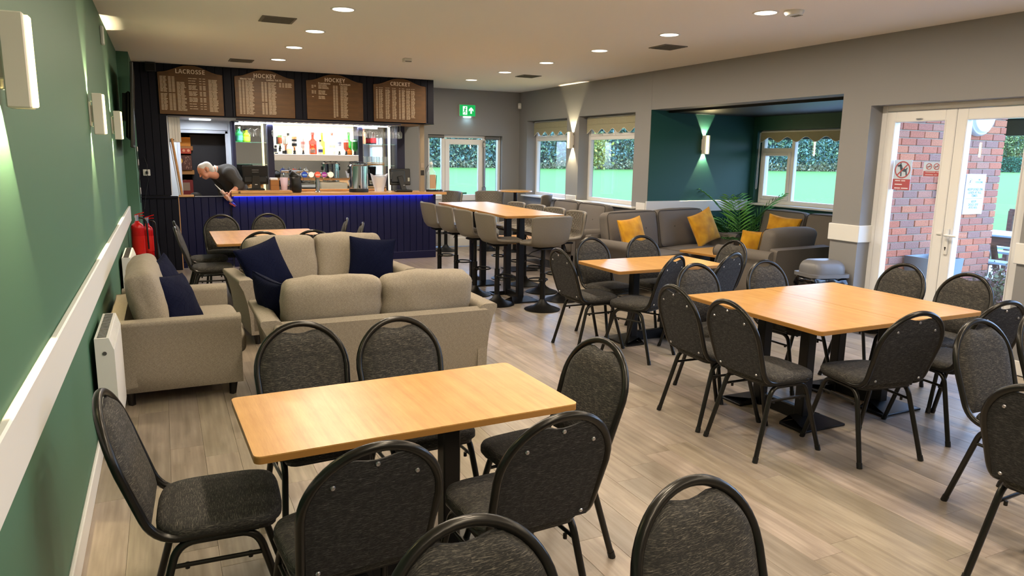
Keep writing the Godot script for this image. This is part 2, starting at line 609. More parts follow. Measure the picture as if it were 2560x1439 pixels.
func window_unit(called: String, at: Vector3, turn: float, w: float, h: float, transom: float) -> Node3D:
	var o := Node3D.new()
	o.name = called
	add_child(o)
	o.position = at
	o.rotation.y = turn
	o.set_meta("kind", "structure")
	part("window_frame", frame_ring(w, h, 0.06, 0.07), M.upvc, o)
	if transom > 0.0:
		part("transom_bar", bx(Vector3(0, transom, 0), Vector3(w - 0.11, 0.06, 0.07), 0.006), M.upvc, o)
		part("pane", pane_box(w - 0.1, transom - 0.06), M.pane, o, Vector3(0, transom / 2 + 0.0, 0))
		var top := h - transom
		for s in [-1, 1]:
			var c := Vector3(s * (w - 0.1) / 4, transom + top / 2 - 0.01, 0.012)
			var ring := frame_ring((w - 0.12) / 2, top - 0.08, 0.04, 0.06)
			part("top_light_frame", ring, M.upvc, o, c - Vector3(0, (top - 0.08) / 2, 0))
			part("pane", pane_box((w - 0.2) / 2, top - 0.1), M.pane, o, c)
		part("handle", MB.new().box(Vector3(0, 0, 0), Vector3(0.11, 0.022, 0.03), 0.008), M.white, o, Vector3(-w / 4, transom + 0.045, 0.05))
	return o

func blind(called: String, label: String, at: Vector3, turn: float, w: float, drop: float, hem: float, waves: int, band := true) -> Node3D:
	var o := thing(called, label, "blind", at, turn)
	# the roller with its headrail
	part("headrail", MB.new().tube([Vector3(-w / 2, -0.03, 0), Vector3(w / 2, -0.03, 0)], 0.024, 12), M.white, o)
	var rows := []
	var cols := waves * 12
	for j in 7:
		var row := PackedVector3Array()
		for i in cols + 1:
			var u := float(i) / cols
			var bottom := -drop - hem * 0.5 + hem * 0.5 * cos(TAU * u * waves + PI)
			row.append(Vector3((u - 0.5) * w, lerpf(-0.03, bottom, j / 6.0), 0.026))
		rows.append(row)
	var cloth := MB.new()
	cloth.grid(rows, false, false, true)
	var rear := []
	for r in rows:
		var q := PackedVector3Array()
		for p in r: q.append(p - Vector3(0, 0, 0.003))
		rear.append(q)
	cloth.grid(rear)
	part("blind_cloth", cloth, M.blind, o)
	var edge := []
	for i in cols + 1: edge.append(rows[6][i] + Vector3(0, 0, -0.001))
	part("scalloped_hem", MB.new().tube(edge, 0.004, 6), M.white, o)
	if band:
		part("batten", MB.new().box(Vector3(0, -drop * 0.62, 0.03), Vector3(w, 0.018, 0.008), 0.003), M.blind, o)
	return o

func build_windows() -> void:
	M.blind = textured(blend_tex([[noise_img(40, 0.2, 128, 128), 0.6], [stretched(41, 0.2, 128, 128, 16, 1), 0.4]], 128, 128, Color(0.56, 0.55, 0.46), Color(0.70, 0.68, 0.57)), Vector3.ONE * 6, 0.8)
	M.blind.backlight_enabled = true
	M.blind.backlight = Color(0.25, 0.24, 0.2)
	# two windows in the grey wall
	window_unit("window_1", P(6.87, 0.985, 11.58), -PI / 2, 1.52, 1.38, 1.03)
	window_unit("window_2", P(6.87, 0.995, 9.645), -PI / 2, 1.59, 1.375, 1.02)
	struct("trim_sill_1", MB.new().box(P(6.70, 0.975, 11.54), Vector3(0.28, 0.03, 1.72), 0.008), M.white)
	struct("trim_sill_2", MB.new().box(P(6.70, 0.985, 9.60), Vector3(0.28, 0.03, 1.72), 0.008), M.white)
	blind("roller_blind", "beige scalloped roller blind on the window nearest the far corner", P(6.80, 2.35, 11.58), -PI / 2, 1.44, 0.20, 0.07, 5)
	blind("roller_blind", "beige scalloped roller blind on the window right beside the green alcove", P(6.80, 2.355, 9.645), -PI / 2, 1.52, 0.20, 0.07, 5)
	# alcove window: a narrow casement under a top light, and a wide fixed pane
	var o := Node3D.new()
	o.name = "window_3"
	add_child(o)
	o.position = P(8.675, 1.06, 7.145)
	o.rotation.y = -PI / 2
	o.set_meta("kind", "structure")
	var w := 2.48; var h := 1.08
	part("window_frame", frame_ring(w, h, 0.06, 0.07), M.upvc, o)
	# local x = +z, so the far end (D = 8.24) is at -x
	var mx := -w / 2 + 0.62
	part("mullion", bx(Vector3(mx, h / 2, 0), Vector3(0.06, h - 0.1, 0.07), 0.006), M.upvc, o)
	part("transom_bar", bx(Vector3(-w / 2 + 0.325, 0.79, 0), Vector3(0.55, 0.06, 0.07), 0.006), M.upvc, o)
	part("casement_frame", frame_ring(0.54, 0.70, 0.055, 0.085), M.upvc, o, Vector3(-w / 2 + 0.325, 0.06, 0.01))
	part("pane", pane_box(0.46, 0.62), M.pane, o, Vector3(-w / 2 + 0.325, 0.41, 0))
	part("pane", pane_box(0.54, 0.2), M.pane, o, Vector3(-w / 2 + 0.325, 0.92, 0))
	part("pane", pane_box(w - 0.70, h - 0.1), M.pane, o, Vector3((mx + w / 2 - 0.03) / 2, h / 2, 0))
	part("handle", MB.new().box(Vector3(-w / 2 + 0.34, 0.085, 0.065), Vector3(0.12, 0.02, 0.02), 0.008).box(Vector3(-w / 2 + 0.39, 0.085, 0.075), Vector3(0.04, 0.034, 0.03), 0.008), M.white, o)
	struct("trim_sill_3", MB.new().box(P(8.585, 1.045, 7.145), Vector3(0.19, 0.03, 2.56), 0.008), M.white)
	var b := blind("roller_blind", "short tan scalloped blind across the green alcove window", P(8.60, 2.135, 7.145), -PI / 2, 2.40, 0.10, 0.07, 7, false)
	part("pull_chain", MB.new().tube([Vector3(-1.215, -0.03, 0.03), Vector3(-1.225, -0.5, 0.03), Vector3(-1.23, -0.85, 0.03), Vector3(-1.22, -0.87, 0.03), Vector3(-1.205, -0.85, 0.03), Vector3(-1.20, -0.03, 0.03)], 0.004, 5), M.white, b)
	# glazed door in the far wall with a light at either side
	var fd := Node3D.new()
	fd.name = "door_1"
	add_child(fd)
	fd.position = P(5.54, 0, DF + 0.12)
	fd.set_meta("kind", "structure")
	part("door_frame", MB.new().box(Vector3(-0.71, 1.035, 0), Vector3(0.05, 2.07, 0.07), 0.005).box(Vector3(0.71, 1.035, 0), Vector3(0.05, 2.07, 0.07), 0.005).box(Vector3(0, 2.045, 0), Vector3(1.37, 0.05, 0.07), 0.005)
		.box(Vector3(-0.42, 1.01, 0), Vector3(0.07, 2.02, 0.07), 0.005).box(Vector3(0.40, 1.01, 0), Vector3(0.07, 2.02, 0.07), 0.005).box(Vector3(-0.57, 0.93, 0), Vector3(0.24, 0.08, 0.07), 0.005).box(Vector3(0.555, 0.93, 0), Vector3(0.25, 0.08, 0.07), 0.005), M.upvc, fd)
	part("door_leaf", MB.new().box(Vector3(-0.345, 1.0, 0.02), Vector3(0.085, 2.0, 0.065), 0.006).box(Vector3(0.32, 1.0, 0.02), Vector3(0.085, 2.0, 0.065), 0.006).box(Vector3(-0.01, 1.95, 0.02), Vector3(0.6, 0.1, 0.065), 0.006)
		.box(Vector3(-0.01, 0.92, 0.02), Vector3(0.6, 0.11, 0.065), 0.006).box(Vector3(-0.01, 0.08, 0.02), Vector3(0.6, 0.16, 0.065), 0.006), M.upvc, fd)
	for q in [[-0.57, 0.45, 0.24, 0.88], [0.555, 0.45, 0.25, 0.88], [-0.01, 0.51, 0.6, 0.72]]:
		part("lower_panel", MB.new().box(Vector3(q[0], q[1], 0), Vector3(q[2], q[3], 0.03), 0.01).box(Vector3(q[0], q[1], 0.02), Vector3(q[2] - 0.07, q[3] - 0.1, 0.02), 0.008), M.upvc, fd)
	part("pane", pane_box(0.26, 1.08), M.pane, fd, Vector3(-0.57, 1.49, 0))
	part("pane", pane_box(0.27, 1.08), M.pane, fd, Vector3(0.555, 1.49, 0))
	part("pane", pane_box(0.6, 0.95), M.pane, fd, Vector3(-0.01, 1.43, 0.02))
	part("panic_bar", MB.new().box(Vector3(0.385, 1.0, 0.075), Vector3(0.045, 1.96, 0.04), 0.01).box(Vector3(0.375, 1.9, 0.09), Vector3(0.06, 0.1, 0.05), 0.01).box(Vector3(0.375, 1.02, 0.1), Vector3(0.075, 0.22, 0.07), 0.02), M.grey_metal if M.has("grey_metal") else M.steel, fd)
	part("door_sticker", bx(Vector3(-0.03, 1.0, 0.03), Vector3(0.16, 0.035, 0.002)), mat(Color(0.25, 0.5, 0.42)), fd)
	part("blind_cassette", MB.new().tube([Vector3(-0.73, 2.04, 0.06), Vector3(-0.42, 2.04, 0.06)], 0.032, 10).tube([Vector3(0.41, 2.03, 0.06), Vector3(0.70, 2.03, 0.06)], 0.032, 10), mat(Color(0.42, 0.42, 0.42), 0.6), fd)
	# french doors in the right wall
	var dd := Node3D.new()
	dd.name = "door_2"
	add_child(dd)
	dd.position = P(6.85, 0, 4.195)
	dd.rotation.y = -PI / 2   # local x = +z, towards the camera
	dd.set_meta("kind", "structure")
	part("door_frame", MB.new().box(Vector3(-0.73, 1.12, 0), Vector3(0.06, 2.24, 0.08), 0.006).box(Vector3(0.73, 1.12, 0), Vector3(0.06, 2.24, 0.08), 0.006).box(Vector3(0, 2.21, 0), Vector3(1.4, 0.06, 0.08), 0.006).box(Vector3(0, 0.015, 0), Vector3(1.4, 0.03, 0.08), 0.006), M.upvc, dd)
	for s in [-1, 1]:
		var leaf := part("door_leaf", frame_ring(0.695, 2.145, 0.10, 0.07), M.upvc, dd, Vector3(s * 0.35, 0.032, 0.014))
		part("pane", pane_box(0.51, 1.96), M.pane, leaf, Vector3(0, 1.0725, 0))
		part("bead", frame_ring(0.525, 1.975, 0.016, 0.085), M.upvc, leaf, Vector3(0, 0.085, 0))
	part("door_handle", MB.new().box(Vector3(0.052, 1.0, 0.06), Vector3(0.035, 0.24, 0.014), 0.006).tube([Vector3(0.052, 1.06, 0.06), Vector3(0.052, 1.06, 0.10), Vector3(0.075, 1.06, 0.11), Vector3(0.17, 1.06, 0.11)], 0.011, 8)
		.box(Vector3(-0.03, 1.065, 0.055), Vector3(0.05, 0.022, 0.012), 0.004), M.white, dd)
	part("keyhole", MB.new().tube([Vector3(0.052, 0.945, 0.066), Vector3(0.052, 0.945, 0.0695)], 0.008, 10).box(Vector3(0.052, 0.932, 0.0675), Vector3(0.006, 0.022, 0.004)), M.black, dd)
	part("closer_hinge", bx(Vector3(-0.35, 2.1, 0.055), Vector3(0.06, 0.012, 0.02), 0.003), M.brass if M.has("brass") else M.steel, dd)
	# a window beyond the frame's right edge, which lights the near floor
	window_unit("window_4", P(6.87, 1.0, 1.75), -PI / 2, 2.28, 1.3, 0.95)

func build_ceiling_fittings() -> void:
	var ring := MB.new().lathe([Vector2(0.088, 0.0), Vector2(0.088, -0.004), Vector2(0.102, -0.006), Vector2(0.106, -0.002), Vector2(0.106, 0.0)], 28)
	var ring_mesh := ring.mesh()
	var face := MB.new().lathe([Vector2(0.0, -0.003), Vector2(0.089, -0.003)], 28).mesh()
	var spots := []
	for k in range(-7, 4): spots.append([1.872, 6.335 + 1.2507 * (k + 0), k])
	for k in range(-6, 6): spots.append([4.961, 4.6985 + 1.2612 * k, k])
	var rows := {true: ["nearest the camera", "second", "third", "last and nearest the bar"]}
	var left_names := ["frontmost lit round downlight of the left ceiling row, beside a vent", "second lit round downlight from the front in the left ceiling row", "third lit round downlight from the front in the left ceiling row", "lit round downlight of the left ceiling row nearest the bar boards"]
	var right_names := ["frontmost lit round downlight of the right row, beside a round alarm", "second lit round downlight from the front in the right row, over a vent", "third lit round downlight from the front in the right ceiling row", "fourth lit round downlight from the front in the right ceiling row", "fifth lit round downlight in the right row, second from the exit sign", "farthest lit round downlight of the right row, above the exit sign"]
	for s in spots:
		if s[1] < DB + 0.3 or s[1] > DF: continue
		var is_left: bool = s[0] < 3.0
		var name_at: int = s[2]
		var label: String = "lit round downlight in the ceiling above the near tables"
		var grp := "recessed downlights outside the frame"
		if name_at >= 0:
			label = left_names[name_at] if is_left else right_names[name_at]
			grp = "recessed ceiling downlights"
		var o := thing("downlight", label, "downlight", P(s[0], H, s[1]), 0.0, grp)
		part("trim_ring", ring_mesh, M.white, o)
		part("lens", face, M.lamp, o)
		lamp_area("downlight_glow", P(s[0], H - 0.012, s[1]), Vector2(0.15, 0.15), Color(1.0, 0.925, 0.82), 3.0)
	# vents
	var vm := MB.new()
	vm.box(Vector3(0, -0.004, 0), Vector3(0.3, 0.008, 0.3), 0.003)
	var vent_grey := mat(Color(0.42, 0.40, 0.36), 0.6)
	var slat := bx(Vector3.ZERO, Vector3(0.25, 0.004, 0.012)).mesh()
	for q in [[1.45, 7.11, "slatted ceiling vent left of the frontmost left downlight"], [1.45, 10.45, "slatted ceiling vent close to the lacrosse board"], [5.44, 6.6, "slatted ceiling vent nearest the front in the right row of lights"], [5.47, 10.0, "slatted ceiling vent nearest the far corner of the ceiling"]]:
		var o := thing("ceiling_vent", q[2], "vent", P(q[0], H, q[1]), 0.0, "ceiling vents")
		part("frame", vm, vent_grey, o)
		for k in 8:
			part("slat", slat, vent_grey, o, Vector3(0, -0.0105, -0.1225 + 0.035 * k))
	# round alarm beside the front right downlight, with a lit side and a grille
	var al := thing("smoke_alarm", "round white smoke alarm with grille beside the front right downlight", "alarm", P(5.10, H, 4.53))
	part("base", MB.new().lathe([Vector2(0.0, -0.035), Vector2(0.06, -0.035), Vector2(0.075, -0.02), Vector2(0.078, 0.0)], 24), M.plastic_white, al)
	for k in 3: part("grille", bx(Vector3(0.01 + 0.02 * k, -0.0365, 0), Vector3(0.006, 0.003, 0.09)), mat(Color(0.55, 0.55, 0.53)), al)
	var det := thing("ceiling_sensor", "small square white sensor on the ceiling before the cricket board", "sensor", P(3.28, H, 9.05))
	part("body", bx(Vector3(0, -0.025, 0), Vector3(0.10, 0.05, 0.10), 0.008), M.plastic_white, det)
	part("lens", bx(Vector3(0, -0.042, 0.052), Vector3(0.08, 0.01, 0.004)), mat(Color(0.4, 0.4, 0.4)), det)
	# corner detector on the right wall
	var pir := thing("motion_sensor", "white motion sensor high in the far right corner", "sensor", P(XR - 0.03, 2.64, DF - 0.06), -PI / 4)
	part("body", bx(Vector3(0, 0, 0), Vector3(0.065, 0.11, 0.05), 0.012), M.plastic_white, pir)
	part("lens", bx(Vector3(0, -0.015, 0.026), Vector3(0.045, 0.05, 0.006), 0.003), mat(Color(0.95, 0.95, 0.95), 0.2), pir)
	# exit sign over the far door
	var ex := thing("exit_sign", "green lit exit sign with a running figure above the far door", "sign", P(5.55, 2.515, DF - 0.02))
	part("housing", bx(Vector3(0, 0, -0.002), Vector3(0.32, 0.21, 0.036), 0.008), M.plastic_white, ex)
	part("lit_face", bx(Vector3(0, 0.0, 0.017), Vector3(0.31, 0.2, 0.006), 0.002), glow(Color(0.0, 0.62, 0.30), 1.1), ex)
	var sym := glow(Color(0.85, 1.0, 0.92), 1.2)
	part("doorway_symbol", bx(Vector3(-0.05, 0, 0.0215), Vector3(0.085, 0.15, 0.002)), sym, ex)
	var man := MB.new()
	man.prism(disc(0.013, 12, Vector2(-0.043, 0.052)), 0.002)
	for seg in [[-0.047, 0.035, -0.055, -0.005, 0.011], [-0.055, -0.005, -0.035, -0.03, 0.007], [-0.035, -0.03, -0.045, -0.06, 0.006], [-0.055, -0.005, -0.07, -0.028, 0.007], [-0.07, -0.028, -0.09, -0.03, 0.006], [-0.047, 0.03, -0.025, 0.012, 0.005], [-0.05, 0.03, -0.075, 0.018, 0.005]]:
		var a := Vector2(seg[0], seg[1]); var b := Vector2(seg[2], seg[3]); var nrm: Vector2 = (b - a).normalized().orthogonal() * seg[4]
		man.prism(PackedVector2Array([a - nrm, b - nrm, b + nrm, a + nrm]), 0.002)
	part("running_figure", man, glow(Color(0.0, 0.55, 0.27), 1.0), ex, Vector3(0, 0, 0.023))
	part("arrow_symbol", MB.new().prism(PackedVector2Array([Vector2(0.055, -0.055), Vector2(0.085, -0.055), Vector2(0.085, 0.01), Vector2(0.115, -0.015), Vector2(0.115, 0.02), Vector2(0.07, 0.06), Vector2(0.025, 0.02), Vector2(0.025, -0.015), Vector2(0.055, 0.01)]), 0.002), sym, ex, Vector3(0, 0, 0.0205))
	part("down_lamp", bx(Vector3(0, -0.115, 0.0), Vector3(0.15, 0.024, 0.034), 0.008), glow(Color(0.85, 1.0, 1.0), 6.0), ex)
	lamp_area("exit_glow", P(5.55, 2.375, DF - 0.06), Vector2(0.13, 0.03), Color(0.75, 0.95, 1.0), 0.035)

func lamp_area(called: String, at: Vector3, size: Vector2, c: Color, e: float, basis := Basis(Vector3.RIGHT, -PI / 2)) -> void:
	var l := AreaLight3D.new()
	l.name = numbered(called)
	l.area_size = size
	l.light_color = c; l.light_energy = e
	l.area_range = 20.0
	l.area_attenuation = 2.0
	l.shadow_enabled = true
	l.transform = Transform3D(basis, at)
	add_child(l)

func lamp_spot(called: String, at: Vector3, towards: Vector3, angle: float, c: Color, e: float, size := 0.01, blend := 0.15) -> void:
	var l := SpotLight3D.new()
	l.name = numbered(called)
	l.light_color = c; l.light_energy = e; l.light_size = size
	l.spot_angle = angle; l.spot_angle_attenuation = blend
	l.spot_range = 20.0; l.spot_attenuation = 2.0
	l.shadow_enabled = true
	add_child(l)
	l.look_at_from_position(at, at + towards, Vector3.RIGHT if absf(towards.y) > 0.9 * towards.length() else Vector3.UP)

func sconce(label: String, at: Vector3, turn: float) -> void:   # local +z points off the wall
	var o := thing("wall_light", label, "wall light", at, turn, "up and down wall lights")
	var b := MB.new()
	b.box(Vector3(-0.035, 0, 0.055), Vector3(0.03, 0.27, 0.062), 0.004)
	b.box(Vector3(0.035, 0, 0.055), Vector3(0.03, 0.27, 0.062), 0.004)
	b.box(Vector3(0, 0, 0.034), Vector3(0.05, 0.27, 0.02), 0.003)
	part("lamp_body", b, M.sconce, o)
	part("back_plate", bx(Vector3(0, 0, 0.006), Vector3(0.08, 0.16, 0.012), 0.004), M.sconce, o)
	part("mounting_block", bx(Vector3(0, 0, 0.018), Vector3(0.05, 0.11, 0.02), 0.004), M.sconce, o)
	part("light_strip", bx(Vector3(0, 0, 0.078), Vector3(0.04, 0.262, 0.04), 0.004), M.led, o)
	var bs := Basis(Vector3.UP, turn)
	var out := bs * Vector3(0, 0, 1)
	lamp_area("wall_light_strip_glow", at + out * 0.101, Vector2(0.035, 0.26), Color(1.0, 0.9, 0.66), 0.45, Basis(Vector3.UP, turn + PI))
	for s in [-1, 1]:
		part("spot_lens", MB.new().lathe([Vector2(0.0, 0.0), Vector2(0.012, 0.0)], 12, Vector3(0, s * 0.083, 0.024)), M.led, o)
		lamp_spot("wall_light_beam", at + out * 0.03 + Vector3(0, s * 0.10, 0), Vector3(0, s, 0) - out * 0.12, 30.0, Color(1.0, 0.92, 0.72), 16.0, 0.012, 0.12)

func build_left_wall() -> void:
	M.sconce = mat(Color(0.92, 0.90, 0.86), 0.4)
	sconce("white wall light nearest the camera on the green left wall", P(0, 1.955, 2.62), PI / 2)
	sconce("middle white wall light of three on the green left wall", P(0, 1.94, 5.72), PI / 2)
	sconce("white wall light beside the television on the green left wall", P(0, 1.94, 8.15), PI / 2)
	sconce("wall light between the two grey wall windows", P(XR, 1.98, 10.62), -PI / 2)
	sconce("wall light on the dark green alcove wall", P(7.60, 1.91, 8.48), 0.0)
	# television, turned out from the wall on its arm
	var tv := thing("television", "large wall television seen edge on, tilted out from the green wall", "television", P(0.16, 2.17, 9.45), PI / 2)
	tv.rotation = Vector3(0.06, PI / 2 + 0.02, 0)
	part("screen_panel", MB.new().box(Vector3(0, 0, 0.0), Vector3(1.5, 0.88, 0.03), 0.006), M.black, tv)
	part("screen", bx(Vector3(0, 0.005, 0.016), Vector3(1.46, 0.83, 0.004)), mat(Color(0.07, 0.075, 0.085), 0.22), tv)
	part("rear_housing", MB.new().box(Vector3(0, -0.1, -0.035), Vector3(1.1, 0.5, 0.05), 0.02), M.black, tv)
	part("wall_bracket", MB.new().box(Vector3(0, 0, -0.075), Vector3(0.4, 0.3, 0.05), 0.004), M.black_metal, tv)
	# cable bits on the pier
	solo("television_cable", MB.new().tube([P(0.145, 1.75, 10.3), P(0.15, 1.5, 10.31), P(0.16, 1.42, 10.31), P(0.148, 1.3, 10.305), P(0.15, 1.05, 10.305)], 0.006, 6), M.black, "black cable hanging down the green pier under the television", "cable")
	var sk := thing("wall_socket", "white double socket on the dark boarding left of the bar", "socket", P(0.22, 1.40, 11.375))
	part("plate", bx(Vector3(0, 0, 0.005), Vector3(0.09, 0.088, 0.012), 0.004), M.plastic_white, sk)
	part("plug", bx(Vector3(0.005, 0, 0.025), Vector3(0.03, 0.04, 0.03), 0.006), M.black, sk)
	solo("socket_cable", MB.new().tube([P(0.2, 1.62, 11.34), P(0.235, 1.5, 11.33), P(0.225, 1.4, 11.32), P(0.235, 1.3, 11.33), P(0.20, 1.15, 11.33), P(0.16, 0.9, 11.3)], 0.005, 6), M.black, "thin dark cable running down past the white socket", "cable")
	for q in [[1.55, 0.05, 0.08], [1.72, 0.045, 0.06], [1.18, 0.05, 0.09]]:
		solo("junction_box", bx(Vector3.ZERO, Vector3(0.02, q[2], q[1]), 0.004), M.plastic_white, "small white box on the green pier side at height of %s" % ["the television's foot", "the television cables", "the bar top"][[1.55, 1.72, 1.18].find(q[0])], "switch box", P(0.14, q[0], 10.7))
	var spk := thing("corner_speaker", "small black speaker at the ceiling above the dark boarding", "speaker", P(0.36, 2.82, 11.30))
	part("body", bx(Vector3(0, 0, 0), Vector3(0.14, 0.12, 0.12), 0.012), M.black, spk)
	part("grille", bx(Vector3(0, -0.005, 0.061), Vector3(0.11, 0.085, 0.004)), mat(Color(0.02, 0.02, 0.02), 0.9), spk)
	solo("ceiling_corner_bracket", MB.new().box(Vector3.ZERO, Vector3(0.03, 0.16, 0.09), 0.008), M.plastic_white, "small pale bracket at the top of the green left wall", "bracket", P(0.015, 2.70, 7.6))
	# radiators
	radiator("white panel radiator on the left wall beside the front armchair", P(0.012, 0.12, 4.72), 0.69, 0.575)
	radiator("white panel radiator on the left wall behind the armchair", P(0.012, 0.12, 7.9), 0.8, 0.60)
	extinguisher("taller red fire extinguisher standing nearer the radiator", P(0.105, 0.0, 9.75), 0.073, true)
	extinguisher("red fire extinguisher with a black horn behind the taller one", P(0.205, 0.0, 10.08), 0.062, false)

func radiator(label: String, at: Vector3, length: float, h: float) -> void:   # runs along z, centred; stands off x = 0
	var o := thing("radiator", label, "radiator", at)
	var body := MB.new()
	var prof := PackedVector2Array([Vector2(0, 0), Vector2(0.075, 0), Vector2(0.092, 0.02), Vector2(0.092, h - 0.07), Vector2(0.07, h), Vector2(0, h)])
	body.prism(prof, length, Transform3D(Basis.IDENTITY, Vector3(0.015, 0, -length / 2)))
	part("casing", body, M.white, o)
	part("end_screw", MB.new().tube([Vector3(0.06, h - 0.085, length / 2), Vector3(0.06, h - 0.085, length / 2 + 0.004)], 0.011, 12), mat(Color(0.3, 0.3, 0.3)), o)
	var n := int(length / 0.033)
	var dark := mat(Color(0.16, 0.16, 0.15), 0.8)
	var fin := bx(Vector3.ZERO, Vector3(0.045, 0.003, 0.016)).mesh()
	var fin2 := MB.new().box(Vector3.ZERO, Vector3(0.003, 0.06, 0.012)).mesh()
	for k in n:
		part("top_slot", fin, dark, o, Vector3(0.05, h + 0.0005, -length / 2 + 0.03 + k * (length - 0.06) / (n - 1)))
	var lean := atan2(0.022, 0.07)
	for k in n:
		var s := part("front_rib", fin2, M.white, o, Vector3(0.0965, h - 0.035, -length / 2 + 0.03 + k * (length - 0.06) / (n - 1)))
		s.rotation.z = lean
	for s in [-1, 1]:
		part("wall_foot", bx(Vector3(0.0, -0.045, s * (length / 2 - 0.06)), Vector3(0.05, 0.12, 0.03), 0.004), M.white, o)

func extinguisher(label: String, at: Vector3, r: float, big: bool) -> void:
	var o := thing("fire_extinguisher", label, "extinguisher", at)
	var h := 0.66 if big else 0.60
	var red := mat(Color(0.72, 0.06, 0.05), 0.25)
	part("stand", MB.new().lathe([Vector2(r * 1.25, 0), Vector2(r * 1.25, 0.03), Vector2(r * 0.9, 0.045), Vector2(0.04, 0.05), Vector2(0.04, 0.24), Vector2(r * 1.1, 0.25), Vector2(r * 1.1, 0.27), Vector2(0, 0.275)], 18), M.black, o)
	var y0 := 0.28
	var pr := [Vector2(r * 0.9, y0), Vector2(r, y0 + 0.02), Vector2(r, y0 + h - 0.16)]
	for k in 5:
		var q := (k + 1) / 6.0 * PI / 2
		pr.append(Vector2(0.02 + (r - 0.02) * cos(q), y0 + h - 0.16 + r * 0.9 * sin(q)))
	pr.append(Vector2(0.02, y0 + h - 0.07))
	pr.append(Vector2(0, y0 + h - 0.07))
	part("cylinder", MB.new().lathe(pr, 20), red, o)
	part("valve", MB.new().lathe([Vector2(0.018, y0 + h - 0.07), Vector2(0.018, y0 + h - 0.03), Vector2(0.024, y0 + h - 0.03), Vector2(0.024, y0 + h), Vector2(0, y0 + h)], 12), M.steel, o)
	part("lever", MB.new().box(Vector3(0.03, y0 + h + 0.015, 0.01), Vector3(0.11, 0.012, 0.02), 0.004, Basis(Vector3.BACK, 0.3)).box(Vector3(0.03, y0 + h - 0.01, 0.01), Vector3(0.1, 0.01, 0.02), 0.004), red, o)
	part("hose", MB.new().tube(rounded([Vector3(0.02, y0 + h - 0.03, 0.03), Vector3(r + 0.03, y0 + h - 0.05, 0.04), Vector3(r + 0.035, y0 + 0.25, 0.04)], 0.05), 0.01, 8), M.black, o)
	if not big:
		part("horn", MB.new().tube([Vector3(r + 0.035, y0 + 0.28, 0.04), Vector3(r + 0.045, y0 + 0.02, 0.05)], [0.012, 0.035], 12), M.black, o)
	part("label_band", MB.new().lathe([Vector2(r + 0.0008, y0 + h * 0.30), Vector2(r + 0.0008, y0 + h * 0.62)], 20), mat(Color(0.80, 0.12, 0.09), 0.3), o)

const CT := 1.10     # bar top height

func boarding(parent: Node, x0: float, x1: float, y0: float, y1: float, d: float, pitch: float, m: Material) -> void:   # tongue and groove boards facing the room, each its own piece
	var n := int(round((x1 - x0) / pitch))
	var w := (x1 - x0) / n
	var b := MB.new().box(Vector3.ZERO, Vector3(w - 0.003, y1 - y0, 0.016), 0.005).mesh()
	for k in n:
		part("board", b, m, parent, P(x0 + w * (k + 0.5), (y0 + y1) / 2, d - 0.008))

